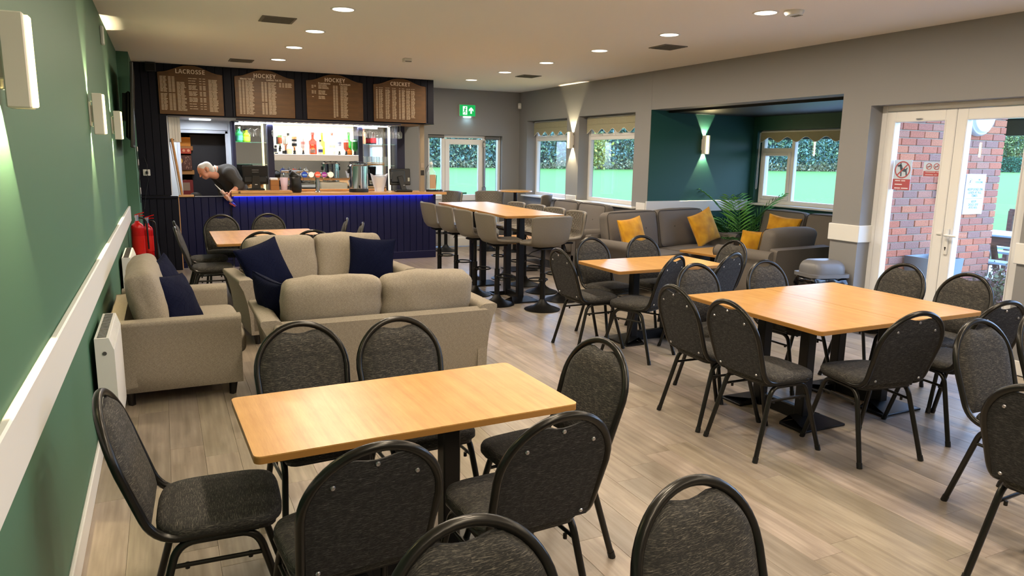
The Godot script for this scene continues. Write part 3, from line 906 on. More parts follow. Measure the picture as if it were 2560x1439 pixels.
func build_bar() -> void:
	M.beech_edge = mat(Color(0.80, 0.62, 0.42), 0.45)
	var wt := blend_tex([[stretched(70, 0.03, 512, 256, 16, 1, 2), 0.5], [stretched(71, 0.12, 512, 256, 16, 1, 2), 0.3], [noise_img(72, 0.01, 512, 256), 0.2]], 512, 256, Color(0.74, 0.53, 0.33), Color(0.86, 0.66, 0.43), 1.2, 0.0, 8.0, 8)
	M.bar_wood = textured(wt, Vector3(0.9, 1.8, 1.8), 0.3)
	M.glass_thin = glass(Color(0.96, 1.0, 0.99), 0.07)
	M.mirror = mat(Color(0.86, 0.88, 0.88), 0.02, 1.0)
	M.shelf_glass = glass(Color(0.55, 0.85, 0.75), 0.25)
	var dark_navy := mat(Color(0.03, 0.034, 0.10), 0.6, 0.0, 0.35)
	# boarded wall at the left, and the deep bulkhead over the bar
	var wl := struct("wall_bar_left", join_boxes([[0.13, 0.505, 0, H, 11.4, 11.5], [0.505, 0.6, 0, 1.06, 11.4, 11.5]]), M.black)
	boarding(wl, 0.13, 0.52, 1.08, H, 11.4, 0.098, dark_navy)
	boarding(wl, 0.13, 0.60, 0.0, 1.03, 11.4, 0.094, dark_navy)
	part("rail_cap", bx(P(0.365, 1.055, 11.385), Vector3(0.47, 0.03, 0.045), 0.006), dark_navy, wl)
	var bh := struct("wall_bulkhead", join_boxes([[0.505, 4.46, 2.205, H, 11.4, 12.65], [0.505, 4.46, 2.19, 2.205, 11.4, 11.5]]), M.black)
	boarding(bh, 0.52, 4.46, 2.19, H, 11.4, 0.1096, dark_navy)
	part("bottom_bead", bx(P(2.49, 2.197, 11.385), Vector3(3.94, 0.014, 0.03), 0.004), dark_navy, bh)
	part("soffit", join_boxes([[0.52, 3.95, 2.185, 2.2049, 11.5, 12.64]]), mat(Color(0.80, 0.81, 0.84), 0.5), bh)
	part("soffit_boards", join_boxes([[3.95, 4.45, 2.185, 2.2049, 11.5, 12.64]]), mat(Color(0.62, 0.47, 0.33), 0.6), bh)
	# the counter
	var bar := thing("bar_counter", "long navy boarded bar counter with a pale wood top and blue light strip", "bar counter", P(2.9, 0, 11.45))
	var o := Vector3(-2.9, 0, 11.45)
	var inner := Node3D.new()
	part("carcass", MB.new().box(P(2.91, 0.53, 11.62) + o, Vector3(3.18, 1.06, 0.30)), M.navy, bar)
	var n := 29
	var bw := (4.50 - 1.315) / n
	var bmesh := MB.new().box(Vector3.ZERO, Vector3(bw - 0.003, 0.945, 0.016), 0.005).mesh()
	for k in n: part("board", bmesh, M.navy, bar, P(1.315 + bw * (k + 0.5), 0.5875, 11.462) + o)
	part("skirting", bx(P(2.91, 0.06, 11.452) + o, Vector3(3.19, 0.12, 0.022), 0.004), M.navy, bar)
	part("end_board", bx(P(4.505, 0.53, 11.62) + o, Vector3(0.02, 1.06, 0.32), 0.004), M.navy, bar)
	var top := PackedVector2Array([Vector2(1.315, 11.33), Vector2(4.66, 11.33), Vector2(4.66, 11.62), Vector2(4.50, 11.90), Vector2(1.315, 11.90)])
	part("worktop", MB.new().prism(top, 0.04, Transform3D(Basis(Vector3.RIGHT, -PI / 2), o + Vector3(0, CT - 0.04, 0))), M.bar_wood, bar)
	part("light_strip", bx(P(2.9, 1.052, 11.425) + o, Vector3(3.1, 0.008, 0.012), 0.002), glow(Color(0.12, 0.16, 1.0), 9.0), bar)
	inner.free()
	for k in 5:
		lamp_area("bar_strip_glow", P(1.65 + k * 0.62, 1.04, 11.40), Vector2(0.6, 0.012), Color(0.10, 0.22, 1.0), 0.20, Basis(Vector3.RIGHT, -0.75))
	# the hatch: a low gate, its flap folded up against the left, and the loose flap lying on the counter
	var gate := thing("bar_gate", "low navy boarded gate at the left end of the bar", "gate", P(0.95, 0, 11.5))
	var gm := MB.new().box(Vector3.ZERO, Vector3(0.097, 0.94, 0.016), 0.005).mesh()
	for k in 7: part("board", gm, M.navy, gate, Vector3(-0.30 + 0.1 * k, 0.57, 0.008))
	part("gate_frame", bx(Vector3(0, 0.53, -0.015), Vector3(0.70, 1.04, 0.028), 0.003), M.navy, gate)
	part("top_edge", bx(Vector3(-0.24, 1.065, 0.0), Vector3(0.2, 0.03, 0.07), 0.004), M.beech_edge, gate)
	part("top_trim", bx(Vector3(0.10, 1.055, 0.006), Vector3(0.46, 0.012, 0.04), 0.003), mat(Color(0.62, 0.64, 0.70), 0.4), gate)
	part("edge_strip", bx(Vector3(-0.345, 0.53, 0.004), Vector3(0.014, 1.05, 0.03), 0.003), M.beech_edge, gate)
	var flap := thing("raised_flap", "pale wood bar flap raised and leaning at the left of the opening", "bar flap", P(0.66, 1.07, 11.66))
	part("flap_board", MB.new().box(Vector3(-0.045, 0.40, 0), Vector3(0.03, 0.82, 0.36), 0.004, Basis(Vector3.BACK, 0.11)), M.bar_wood, flap)
	part("flap_lining", MB.new().box(Vector3(-0.075, 0.38, 0), Vector3(0.012, 0.76, 0.34), 0.003, Basis(Vector3.BACK, 0.11)), M.white, flap)
	var lf := thing("loose_flap", "extra pale wood board lying on the left end of the counter", "board", P(1.74, CT, 11.47))
	part("flap_board", bx(Vector3(0, 0.02, 0), Vector3(0.86, 0.038, 0.30), 0.004), M.bar_wood, lf)
	part("finger_notch", bx(Vector3(-0.32, 0.02, 0.1505), Vector3(0.03, 0.03, 0.002)), mat(Color(0.4, 0.27, 0.16)), lf)
	# white panelled box and side lining in the opening's left corner
	struct("trim_bar_opening", join_boxes([[0.508, 0.53, 1.07, 2.19, 11.5, 11.9]]), mat(Color(0.9, 0.92, 0.95), 0.4))
	var wb := thing("corner_cabinet", "white boarded cabinet in the top left corner of the bar opening", "cabinet", P(0.615, 1.83, 11.75))
	for k in 4: part("board", bx(Vector3(-0.055 + 0.038 * k, 0.175, 0.15), Vector3(0.0365, 0.35, 0.012), 0.003), M.white, wb)
	part("carcass", bx(Vector3(0, 0.175, 0), Vector3(0.155, 0.35, 0.288), 0.003), M.white, wb)
	part("catch", bx(Vector3(-0.03, 0.03, 0.16), Vector3(0.03, 0.02, 0.012), 0.003), M.black, wb)
	solo("rubber_dome", MB.new().lathe([Vector2(0.083, 0.0), Vector2(0.08, 0.025), Vector2(0.06, 0.05), Vector2(0.03, 0.063), Vector2(0.0, 0.066)], 20), mat(Color(0.10, 0.11, 0.12), 0.7), "dark rounded cap resting on the low gate before the bending man", "cap", P(0.84, 1.045, 11.62))
	# the store behind the doorway
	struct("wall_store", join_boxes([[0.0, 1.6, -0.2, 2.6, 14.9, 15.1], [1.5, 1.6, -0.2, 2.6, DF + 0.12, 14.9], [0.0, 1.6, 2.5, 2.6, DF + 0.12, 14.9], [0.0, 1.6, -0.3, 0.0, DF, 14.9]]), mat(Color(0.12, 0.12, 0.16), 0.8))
	var df := MB.new()
	df.box(P(0.675, 1.0, DF - 0.01), Vector3(0.045, 2.06, 0.05), 0.004); df.box(P(1.385, 1.0, DF - 0.01), Vector3(0.045, 2.06, 0.05), 0.004); df.box(P(1.03, 2.01, DF - 0.01), Vector3(0.75, 0.05, 0.05), 0.004)
	var d3 := struct("door_3", df, mat(Color(0.78, 0.80, 0.84), 0.4))
	part("door_leaf", bx(P(1.14, 0.985, 13.25), Vector3(0.56, 1.97, 0.04), 0.003), mat(Color(0.03, 0.03, 0.10), 0.5), d3)
	var rk := thing("store_shelf", "pale wooden store shelving seen through the doorway behind the bar", "shelf", P(0.60, 0, 13.3))
	for y in [0.95, 1.36, 1.75]: part("shelf_board", bx(Vector3(0.02, y, 0), Vector3(0.55, 0.07, 0.4), 0.004), mat(Color(0.66, 0.45, 0.22), 0.6), rk)
	part("upright", bx(Vector3(-0.27, 0.95, 0), Vector3(0.04, 1.9, 0.4), 0.004), mat(Color(0.5, 0.35, 0.2), 0.6), rk)
	var boxes := [[1.785, 0.20, 0.14, Color(0.85, 0.56, 0.16), "yellow cardboard box on the top store shelf"], [1.66, 0.28, 0.085, Color(0.72, 0.25, 0.12), "flat orange red carton on the upper middle store shelf"], [1.395, 0.30, 0.24, Color(0.33, 0.17, 0.10), "dark brown crisp carton with yellow print on the middle store shelf"], [0.985, 0.26, 0.25, Color(0.45, 0.10, 0.08), "dark red carton with a pale panel on the low store shelf"]]
	for k in boxes.size():
		var q: Array = boxes[k]
		var c := thing("carton", q[4], "carton", P(0.745, q[0], 13.22), 0.0, "cartons in the store")
		part("box", bx(Vector3(0, q[2] / 2, 0), Vector3(0.24, q[2], q[1]), 0.004), mat(q[3], 0.6), c)
		part("tape", bx(Vector3(0, q[2] + 0.0005, 0), Vector3(0.05, 0.001, q[1])), mat(Color(0.7, 0.55, 0.35), 0.4), c)
		if k == 2:
			part("print_shape", MB.new().prism(disc(0.055, 16, Vector2(-0.07, 0.03)), 0.001).prism(disc(0.035, 12, Vector2(-0.07, -0.07)), 0.001), mat(Color(0.86, 0.62, 0.14), 0.6), c, Vector3(0, q[2] / 2, q[1] / 2 + 0.0005))
			var rg := RandomNumberGenerator.new(); rg.seed = 31
			var fl := MB.new()
			for f in 22: fl.box(Vector3(0.0 + rg.randf() * 0.11, rg.randf_range(-0.1, 0.1), 0), Vector3(0.012 + rg.randf() * 0.02, 0.005, 0.001), 0.0, Basis(Vector3.BACK, rg.randf() * 3.0))
			part("print_flecks", fl, mat(Color(0.68, 0.5, 0.4), 0.6), c, Vector3(0, q[2] / 2, q[1] / 2 + 0.001))
		if k == 3:
			part("print_panel", bx(Vector3(0.01, q[2] / 2 + 0.02, q[1] / 2 + 0.001), Vector3(0.12, 0.13, 0.001)), mat(Color(0.55, 0.45, 0.36), 0.6), c)
		if k == 1:
			for f in 3: part("print_shape", MB.new().prism(disc(0.022, 10), 0.001), mat(Color(0.9, 0.62, 0.45), 0.6), c, Vector3(-0.06 + 0.07 * f, q[2] / 2 + 0.01, q[1] / 2 + 0.0005))
	lamp_area("store_glow", P(0.8, 2.45, 12.95), Vector2(0.2, 0.2), Color(1.0, 0.75, 0.45), 0.22)
	honours_boards()
	back_bar()
	counter_items()

func honours_boards() -> void:
	var bt := blend_tex([[stretched(75, 0.03, 256, 256, 16, 1, 2), 0.6], [stretched(76, 0.1, 256, 256, 8, 1, 2), 0.4]], 256, 256, Color(0.31, 0.20, 0.06), Color(0.41, 0.27, 0.10), 1.1)
	var wood := textured(bt, Vector3.ONE * 1.6, 0.5)
	var edge := mat(Color(0.46, 0.32, 0.18), 0.5)
	var ink := mat(Color(0.78, 0.70, 0.60), 0.5)
	var title_ink := mat(Color(0.85, 0.78, 0.70), 0.5)
	var list := [[0.857, 0.83, "LACROSSE"], [1.85, 0.83, "HOCKEY"], [2.868, 0.85, "HOCKEY"], [3.892, 0.855, "CRICKET"]]
	var labels := ["brown honours board headed LACROSSE over the left end of the bar", "brown honours board headed HOCKEY with two columns for mens and ladies", "brown honours board headed HOCKEY listing presidents and chairmen", "brown honours board headed CRICKET with eight columns"]
	for k in 4:
		var w: float = list[k][1]
		var o := thing("honours_board", labels[k], "honours board", P(list[k][0], 2.21, 11.384), 0.0, "honours boards over the bar")
		var poly := PackedVector2Array([Vector2(-w / 2, 0), Vector2(w / 2, 0), Vector2(w / 2, 0.56)])
		for s in 25:
			var u := 1.0 - 2.0 * s / 24.0
			var q := clampf((1.0 - absf(u)) / 0.92, 0, 1)
			poly.append(Vector2(u * w / 2 * 0.94, 0.562 + 0.10 * (q * q * (3 - 2 * q)) + 0.0))
		poly.append(Vector2(-w / 2, 0.56))
		part("panel", MB.new().prism(poly, 0.022), wood, o)
		var rim := []
		for q in poly: rim.append(Vector3(q.x * 0.995, 0.002 + q.y * 0.995, 0.022))
		part("edge_line", MB.new().tube(rim, 0.0045, 4, true), edge, o)
		text("title", list[k][2], 0.058, title_ink, o, Transform3D(Basis.IDENTITY, Vector3(0.0, 0.583, 0.023)), true, 0.003)
		var z := 0.0235
		var heads := [[], [["Mens 1st XI", -0.24], ["Ladies 1st XI", 0.13]], [["Presidents", -0.16], ["Chairman", 0.15]], []]
		for hd in heads[k]: text("column_heading", hd[0], 0.026, title_ink, o, Transform3D(Basis.IDENTITY, Vector3(hd[1], 0.532 if k == 1 else 0.528, 0.023)), true, 0.002)
		var rg := RandomNumberGenerator.new()
		rg.seed = 40 + k
		# columns of names, too small to read: [left, right or 0 for ragged names, first row, rows, gap rows]
		var cols: Array = [
			[[-0.39, -0.30, 0.50, 28, [13]], [-0.285, -0.25, 0.50, 28, [13]], [-0.24, -0.205, 0.50, 28, [13]], [-0.18, -0.06, 0.43, 24, []], [-0.03, 0.09, 0.49, 27, [1, 3, 5, 10, 15, 20, 22, 24, 26]], [0.11, 0.14, 0.49, 27, [1, 3, 5, 10, 15, 20, 22, 24, 26]], [0.155, 0.19, 0.49, 27, [1, 3, 5, 10, 15, 20, 22, 24, 26]], [0.23, 0.355, 0.48, 27, []]],
			[[-0.36, -0.33, 0.50, 29, []], [-0.315, -0.285, 0.50, 29, []], [-0.27, -0.15, 0.50, 29, []], [-0.05, -0.02, 0.49, 28, [17]], [-0.005, 0.025, 0.49, 28, [17]], [0.045, 0.16, 0.49, 28, []], [0.20, 0.23, 0.49, 4, []], [0.245, 0.27, 0.49, 4, []], [0.285, 0.39, 0.49, 4, []]],
			[[-0.35, -0.32, 0.49, 3, []], [-0.31, -0.285, 0.49, 2, []], [-0.35, -0.32, 0.41, 3, []], [-0.31, -0.285, 0.41, 3, []], [-0.345, -0.32, 0.325, 1, []], [-0.25, -0.09, 0.50, 4, []], [-0.25, -0.12, 0.415, 4, []], [-0.25, -0.15, 0.335, 3, []], [-0.03, 0.0, 0.495, 29, []], [0.01, 0.04, 0.495, 28, []], [0.08, 0.2, 0.495, 29, []]],
			[[-0.39, -0.365, 0.51, 36, [1]], [-0.345, -0.28, 0.51, 36, [1]], [-0.24, -0.165, 0.51, 36, [1]], [-0.13, -0.06, 0.51, 36, [1]], [-0.02, 0.005, 0.51, 36, [1]], [0.025, 0.08, 0.51, 36, [1]], [0.10, 0.165, 0.51, 36, [1]], [0.18, 0.245, 0.51, 34, [1]]],
		][k]
		var pitch := 0.0133 if k == 3 else 0.0165
		for c in cols:
			var m := MB.new()
			var wide: float = c[1] - c[0]
			for r in c[3]:
				if r in c[4]: continue
				var y: float = c[2] - r * pitch
				var len := wide * (rg.randf_range(0.75, 1.0) if wide > 0.05 else 1.0)
				if wide > 0.06:
					var cut := rg.randf_range(0.3, 0.5) * len
					m.quad(Vector3(c[0], y, z), Vector3(c[0] + cut, y, z), Vector3(c[0] + cut, y + pitch * 0.5, z), Vector3(c[0], y + pitch * 0.5, z))
					m.quad(Vector3(c[0] + cut + 0.006, y, z), Vector3(c[0] + len, y, z), Vector3(c[0] + len, y + pitch * 0.5, z), Vector3(c[0] + cut + 0.006, y + pitch * 0.5, z))
				else:
					m.quad(Vector3(c[0], y, z), Vector3(c[0] + len, y, z), Vector3(c[0] + len, y + pitch * 0.5, z), Vector3(c[0], y + pitch * 0.5, z))
			part("name_column", m, ink, o)

func bottle(label: String, at: Vector3, h: float, r: float, body_mat: Material, cap: Color, label_c: Color, lab: Array, inverted := false, neck := 0.3, square := false, label2 := Color(0, 0, 0, 0)) -> Node3D:   # lab: [from, to] of the height
	var o := thing("bottle", label, "bottle", at, 0.0)
	var segs := 4 if square else 18
	var tilt := Basis(Vector3.UP, PI / 4) if square else Basis.IDENTITY
	var up := Basis(Vector3.RIGHT, PI) if inverted else Basis.IDENTITY
	var shift := Vector3(0, h, 0) if inverted else Vector3.ZERO
	var rr := r * (1.25 if square else 1.0)
	var nb := h * (1.0 - neck)
	var prof := [Vector2(0.0, 0.0), Vector2(rr * 0.92, 0.0), Vector2(rr, h * 0.03), Vector2(rr, nb * 0.78), Vector2(rr * 0.93, nb * 0.86), Vector2(rr * 0.62, nb * 0.95), Vector2(rr * 0.36, nb * 1.03), Vector2(rr * 0.33, h * 0.93)]
	part("glass_body", MB.new().lathe(prof, segs, shift, up * tilt), body_mat, o)
	part("cap", MB.new().lathe([Vector2(rr * 0.36, h * 0.88), Vector2(rr * 0.40, h * 0.89), Vector2(rr * 0.40, h), Vector2(0, h)], 12, shift, up), mat(cap, 0.35), o)
	if lab.size():
		part("paper_label", MB.new().lathe([Vector2(rr * 1.012, h * lab[0]), Vector2(rr * 1.012, h * lab[1])], segs, shift, up * tilt), mat(label_c, 0.55), o)
		if label2.a > 0: part("label_band", MB.new().lathe([Vector2(rr * 1.02, h * lerpf(lab[0], lab[1], 0.3)), Vector2(rr * 1.02, h * lerpf(lab[0], lab[1], 0.6))], segs, shift, up * tilt), mat(label2, 0.55), o)
	if inverted:
		part("optic_stopper", MB.new().lathe([Vector2(0.0, -0.03), Vector2(0.016, -0.03), Vector2(0.024, -0.015), Vector2(0.014, 0.0), Vector2(0.012, 0.02)], 12), M.black, o)
		part("optic_measure", MB.new().lathe([Vector2(0.0, -0.085), Vector2(0.008, -0.08), Vector2(0.014, -0.07), Vector2(0.014, -0.03), Vector2(0.0, -0.03)], 12), M.clear_solid, o)
		part("optic_bracket", MB.new().box(Vector3(0, -0.045, -0.035), Vector3(0.03, 0.05, 0.05), 0.004), M.black, o)
	return o

func coloured_glass(c: Color, a := 0.55) -> StandardMaterial3D:
	var m := mat(Color(c, a), 0.05)
	m.transparency = BaseMaterial3D.TRANSPARENCY_ALPHA
	m.backlight_enabled = true
	m.backlight = c * 0.6
	return m

func wine_glass_mesh(h: float, r: float) -> MB:   # foot uppermost: it hangs from the rail
	var p := [Vector2(r * 0.78, -h), Vector2(r * 0.95, -h * 0.8), Vector2(r, -h * 0.66), Vector2(r * 0.85, -h * 0.54), Vector2(r * 0.35, -h * 0.45), Vector2(0.005, -h * 0.41), Vector2(0.004, -h * 0.1), Vector2(0.008, -h * 0.03), Vector2(r * 0.85, -0.003), Vector2(r * 0.85, 0.0), Vector2(0.0, 0.0)]
	return MB.new().lathe(p, 16)

func tumbler_mesh(h: float, r: float) -> MB:
	return MB.new().lathe([Vector2(0.0, 0.0), Vector2(r * 0.8, 0.0), Vector2(r, h), Vector2(r * 0.95, h), Vector2(r * 0.76, 0.008), Vector2(0.0, 0.008)], 14)

func back_bar() -> void:
	M.clear_solid = glass(Color(0.9, 0.95, 0.95), 0.25)
	var navy := mat(Color(0.075, 0.08, 0.20), 0.5)
	var cool := mat(Color(0.86, 0.89, 0.93), 0.4)
	struct("wall_bar_lining", join_boxes([[1.405, 1.47, 0, 2.185, 12.60, 12.648], [0.0, 0.65, 0, 2.185, 12.60, 12.648], [0.65, 1.41, 2.04, 2.185, 12.60, 12.648]]), cool)
	var bb := thing("back_bar", "mirrored back bar with navy posts and glass shelves behind the counter", "back bar", P(2.85, 0, 12.64))
	var o := Vector3(-2.85, 0, 12.64)
	for q in [[1.44, 1.485], [1.965, 2.06], [3.43, 3.505], [4.10, 4.24]]:
		part("post", bx(P((q[0] + q[1]) / 2, 1.09, 12.45) + o, Vector3(q[1] - q[0], 2.18, 0.36), 0.004), navy, bb)
	part("mirror", bx(P(1.725, 1.62, 12.625) + o, Vector3(0.48, 1.1, 0.006)), M.mirror, bb)
	part("mirror", bx(P(2.745, 1.36, 12.625) + o, Vector3(1.37, 0.42, 0.006)), M.mirror, bb)
	part("mirror", bx(P(3.80, 1.62, 12.625) + o, Vector3(0.60, 1.1, 0.006)), M.mirror, bb)
	part("lit_panel", bx(P(2.745, 1.885, 12.615) + o, Vector3(1.37, 0.62, 0.02)), glow(Color(1.0, 0.97, 0.86), 0.75), bb)
	part("optic_rail", bx(P(2.745, 1.63, 12.44) + o, Vector3(1.37, 0.10, 0.34), 0.004), mat(Color(0.90, 0.89, 0.88), 0.4), bb)
	for q in [[1.72, 0.47, 1.855], [1.72, 0.47, 1.512], [3.80, 0.59, 1.865], [3.80, 0.59, 1.505]]:
		part("glass_shelf", bx(P(q[0], q[2], 12.47) + o, Vector3(q[1], 0.008, 0.26), 0.002), M.shelf_glass, bb)
	part("edge_light", bx(P(1.935, 1.62, 12.60) + o, Vector3(0.03, 1.1, 0.02)), glow(Color(1.0, 0.93, 0.70), 1.6), bb)
	part("edge_light", bx(P(4.06, 1.62, 12.60) + o, Vector3(0.03, 1.1, 0.02)), glow(Color(1.0, 0.96, 0.84), 1.6), bb)
	part("lower_cupboards", bx(P(2.85, 0.44, 12.48) + o, Vector3(2.78, 0.88, 0.26), 0.004), navy, bb)
	part("rear_worktop", bx(P(2.85, 0.90, 12.47) + o, Vector3(2.80, 0.04, 0.30), 0.004), M.bar_wood, bb)
	part("ledge", bx(P(2.75, 1.27, 12.47) + o, Vector3(1.36, 0.03, 0.12), 0.004), M.bar_wood, bb)
	for q in [[2.17, 1.90, 0.05, 0.12], [2.13, 1.80, 0.04, 0.04], [2.12, 1.74, 0.06, 0.06], [2.14, 1.68, 0.05, 0.04], [2.27, 1.71, 0.07, 0.05]]:
		part("price_card", bx(P(q[0], q[1], 12.598) + o, Vector3(q[2], q[3], 0.004)), mat(Color(0.06, 0.06, 0.07), 0.6), bb)
	# light under the bulkhead
	var cool_lamp := Color(0.95, 0.97, 1.0)
	var st := thing("bar_strip_light", "white strip light under the bulkhead along the back bar", "strip light", P(2.75, 2.185, 12.28))
	part("diffuser", bx(Vector3(0, -0.018, 0), Vector3(2.4, 0.03, 0.05), 0.006), glow(cool_lamp, 3.0), st)
	lamp_area("bar_strip_light_glow", P(2.75, 2.148, 12.28), Vector2(2.4, 0.05), cool_lamp, 5.0)
	var st2 := thing("hatch_light", "small white light over the bending man at the bar opening", "strip light", P(0.98, 2.185, 12.05))
	part("diffuser", bx(Vector3(0, -0.012, 0), Vector3(0.3, 0.02, 0.12), 0.006), glow(cool_lamp, 3.0), st2)
	lamp_area("hatch_light_glow", P(0.98, 2.158, 12.05), Vector2(0.3, 0.12), cool_lamp, 2.0)
	# glass racks
	var rails := thing("glass_rack", "chrome hanging glass rack under the bulkhead above the counter", "rack", P(2.75, 2.185, 11.75))
	for x in range(24): part("rail", bx(Vector3(-1.27 + x * 0.105, -0.025, 0), Vector3(0.012, 0.008, 0.5), 0.002), M.chrome, rails)
	part("front_bar", bx(Vector3(-0.06, -0.012, 0.25), Vector3(2.5, 0.02, 0.012), 0.003), mat(Color(0.30, 0.28, 0.42), 0.4), rails)
	part("rear_bar", bx(Vector3(-0.06, -0.012, -0.25), Vector3(2.5, 0.02, 0.012), 0.003), M.chrome, rails)
	var wg: ArrayMesh = wine_glass_mesh(0.17, 0.042).mesh()
	var big: ArrayMesh = wine_glass_mesh(0.205, 0.05).mesh()
	var tall: ArrayMesh = wine_glass_mesh(0.20, 0.036).mesh()
	for k in 10:
		for r in 2:
			var g := thing("wine_glass", "stemmed wine glass hanging in the middle of the chrome rack over the urn", "glass", P(2.57 + k * 0.09, 2.152, 11.62 + r * 0.13), 0.0, "wine glasses hanging over the urn")
			part("glass_bowl", wg, M.glass_thin, g)
	for k in 6:
		for r in 2:
			var g := thing("wine_glass", "large stemmed glass hanging at the right end of the rack", "glass", P(3.49 + k * 0.094, 2.158, 11.62 + r * 0.14), 0.0, "large glasses hanging at the right end")
			part("glass_bowl", big if k < 2 else tall, M.glass_thin, g)
	for q in [[1.79, 11.9, "single wine glass hanging right of the green bottles"], [2.03, 11.85, "single wine glass hanging before the second navy post"], [1.70, 12.0, "wine glass hanging close beside the yellow green bottle"], [2.22, 11.9, "wine glass hanging above the amber whisky bottle"], [2.53, 11.9, "single wine glass hanging above the pink spirit bottle"]]:
		var g := thing("wine_glass", q[2], "glass", P(q[0], 2.15, q[1]))
		part("glass_bowl", big, M.glass_thin, g)
	# bottles on the first glass shelf
	bottle("emerald green bottle on the left glass shelf", P(1.565, 1.859, 12.44), 0.24, 0.05, coloured_glass(Color(0.35, 0.9, 0.55)), Color(0.85, 0.85, 0.75), Color(0.4, 0.85, 0.7), [0.12, 0.42])
	bottle("squat yellow green bottle with black cap on the left glass shelf", P(1.672, 1.859, 12.44), 0.215, 0.055, coloured_glass(Color(0.75, 0.95, 0.2)), Color(0.05, 0.05, 0.05), Color(0.78, 0.9, 0.3), [0.1, 0.4], false, 0.32)
	# bottles on optics, left to right, and those standing on the rail behind
	var amber := coloured_glass(Color(0.85, 0.45, 0.05)); var clear := coloured_glass(Color(0.93, 0.95, 0.9), 0.3)
	bottle("upturned orange labelled bottle with green base, first optic on the left", P(2.165, 1.79, 12.33), 0.19, 0.034, coloured_glass(Color(0.35, 0.6, 0.15)), Color(0.1, 0.1, 0.1), Color(0.92, 0.50, 0.32), [0.2, 0.7], true, 0.25)
	bottle("upturned amber whisky bottle with white label on its optic", P(2.25, 1.71, 12.33), 0.25, 0.04, amber, Color(0.1, 0.1, 0.1), Color(0.92, 0.90, 0.82), [0.03, 0.48], true, 0.42)
	bottle("upturned square bottle with black label on its optic", P(2.39, 1.71, 12.33), 0.25, 0.04, amber, Color(0.1, 0.1, 0.1), Color(0.09, 0.09, 0.09), [0.16, 0.6], true, 0.33, true, Color(0.75, 0.73, 0.70))
	bottle("upturned bottle with pink and cream label on its optic", P(2.53, 1.715, 12.33), 0.235, 0.036, coloured_glass(Color(0.95, 0.75, 0.68), 0.4), Color(0.3, 0.1, 0.1), Color(0.92, 0.80, 0.76), [0.1, 0.7], true, 0.25, false, Color(0.85, 0.55, 0.50))
	bottle("square orange liqueur bottle standing on the white rail", P(2.683, 1.682, 12.34), 0.16, 0.042, coloured_glass(Color(0.85, 0.35, 0.12), 0.7), Color(0.8, 0.6, 0.4), Color(0.60, 0.48, 0.42), [0.15, 0.5], false, 0.35, true)
	bottle("slim clear bottle with a dark diamond mark standing on the rail", P(2.815, 1.682, 12.36), 0.24, 0.035, clear, Color(0.1, 0.1, 0.1), Color(0.18, 0.18, 0.36), [0.15, 0.35], false, 0.4, true)
	bottle("upturned frosted clear bottle on an optic before the white bottle", P(3.12, 1.71, 12.33), 0.24, 0.037, clear, Color(0.1, 0.1, 0.1), Color(0.80, 0.80, 0.84), [0.15, 0.5], true, 0.38, false, Color(0.55, 0.57, 0.62))
	bottle("upturned red bottle with white band on its optic", P(3.235, 1.715, 12.33), 0.215, 0.042, coloured_glass(Color(0.85, 0.2, 0.12), 0.75), Color(0.1, 0.1, 0.1), Color(0.93, 0.80, 0.80), [0.04, 0.2], true, 0.18)
	bottle("upturned dark green bottle with pale band, last optic before the post", P(3.382, 1.71, 12.33), 0.23, 0.043, coloured_glass(Color(0.05, 0.45, 0.1), 0.8), Color(0.1, 0.1, 0.1), Color(0.75, 0.85, 0.86), [0.05, 0.17], true, 0.18)
	bottle("bright red bottle standing behind the orange liqueur bottle", P(2.72, 1.682, 12.52), 0.36, 0.06, coloured_glass(Color(0.92, 0.2, 0.12), 0.75), Color(0.8, 0.2, 0.15), Color(0.90, 0.25, 0.18), [0.45, 0.62], false, 0.3, true)
	bottle("bright yellow bottle standing behind the diamond marked bottle", P(2.875, 1.682, 12.52), 0.36, 0.045, coloured_glass(Color(0.95, 0.85, 0.1), 0.8), Color(0.9, 0.85, 0.2), Color(0.95, 0.88, 0.25), [0.3, 0.6], false, 0.35)
	bottle("white bottle with red cap standing on the lit rail", P(3.035, 1.682, 12.48), 0.36, 0.048, coloured_glass(Color(0.96, 0.94, 0.9), 0.85), Color(0.85, 0.3, 0.2), Color(0.95, 0.93, 0.88), [0.2, 0.6], false, 0.32, false, Color(0.80, 0.66, 0.55))
	bottle("tall green bottle standing behind the red and dark green optics", P(3.33, 1.682, 12.54), 0.38, 0.05, coloured_glass(Color(0.2, 0.75, 0.2), 0.75), Color(0.15, 0.5, 0.15), Color(0.3, 0.7, 0.3), [0.4, 0.6], false, 0.35)
	bottle("stout orange bottle standing between the red and dark green optics", P(3.31, 1.682, 12.42), 0.12, 0.045, coloured_glass(Color(0.92, 0.5, 0.1), 0.8), Color(0.3, 0.2, 0.1), Color(0.93, 0.52, 0.15), [0.2, 0.6], false, 0.3)
	bottle("pale cream bottle standing behind the black labelled optic", P(2.47, 1.682, 12.54), 0.36, 0.055, coloured_glass(Color(0.95, 0.93, 0.85), 0.7), Color(0.7, 0.68, 0.6), Color(0.94, 0.92, 0.84), [0.25, 0.65], false, 0.3)
	bottle("pale gold bottle standing left behind the amber whisky optic", P(2.33, 1.682, 12.54), 0.34, 0.05, coloured_glass(Color(0.92, 0.85, 0.65), 0.6), Color(0.1, 0.1, 0.1), Color(0.92, 0.88, 0.76), [0.25, 0.6], false, 0.35)
	bottle("red labelled dark bottle on the right glass shelf", P(3.735, 1.870, 12.44), 0.19, 0.05, coloured_glass(Color(0.25, 0.08, 0.08), 0.85), Color(0.15, 0.05, 0.05), Color(0.80, 0.15, 0.16), [0.12, 0.52], false, 0.3)
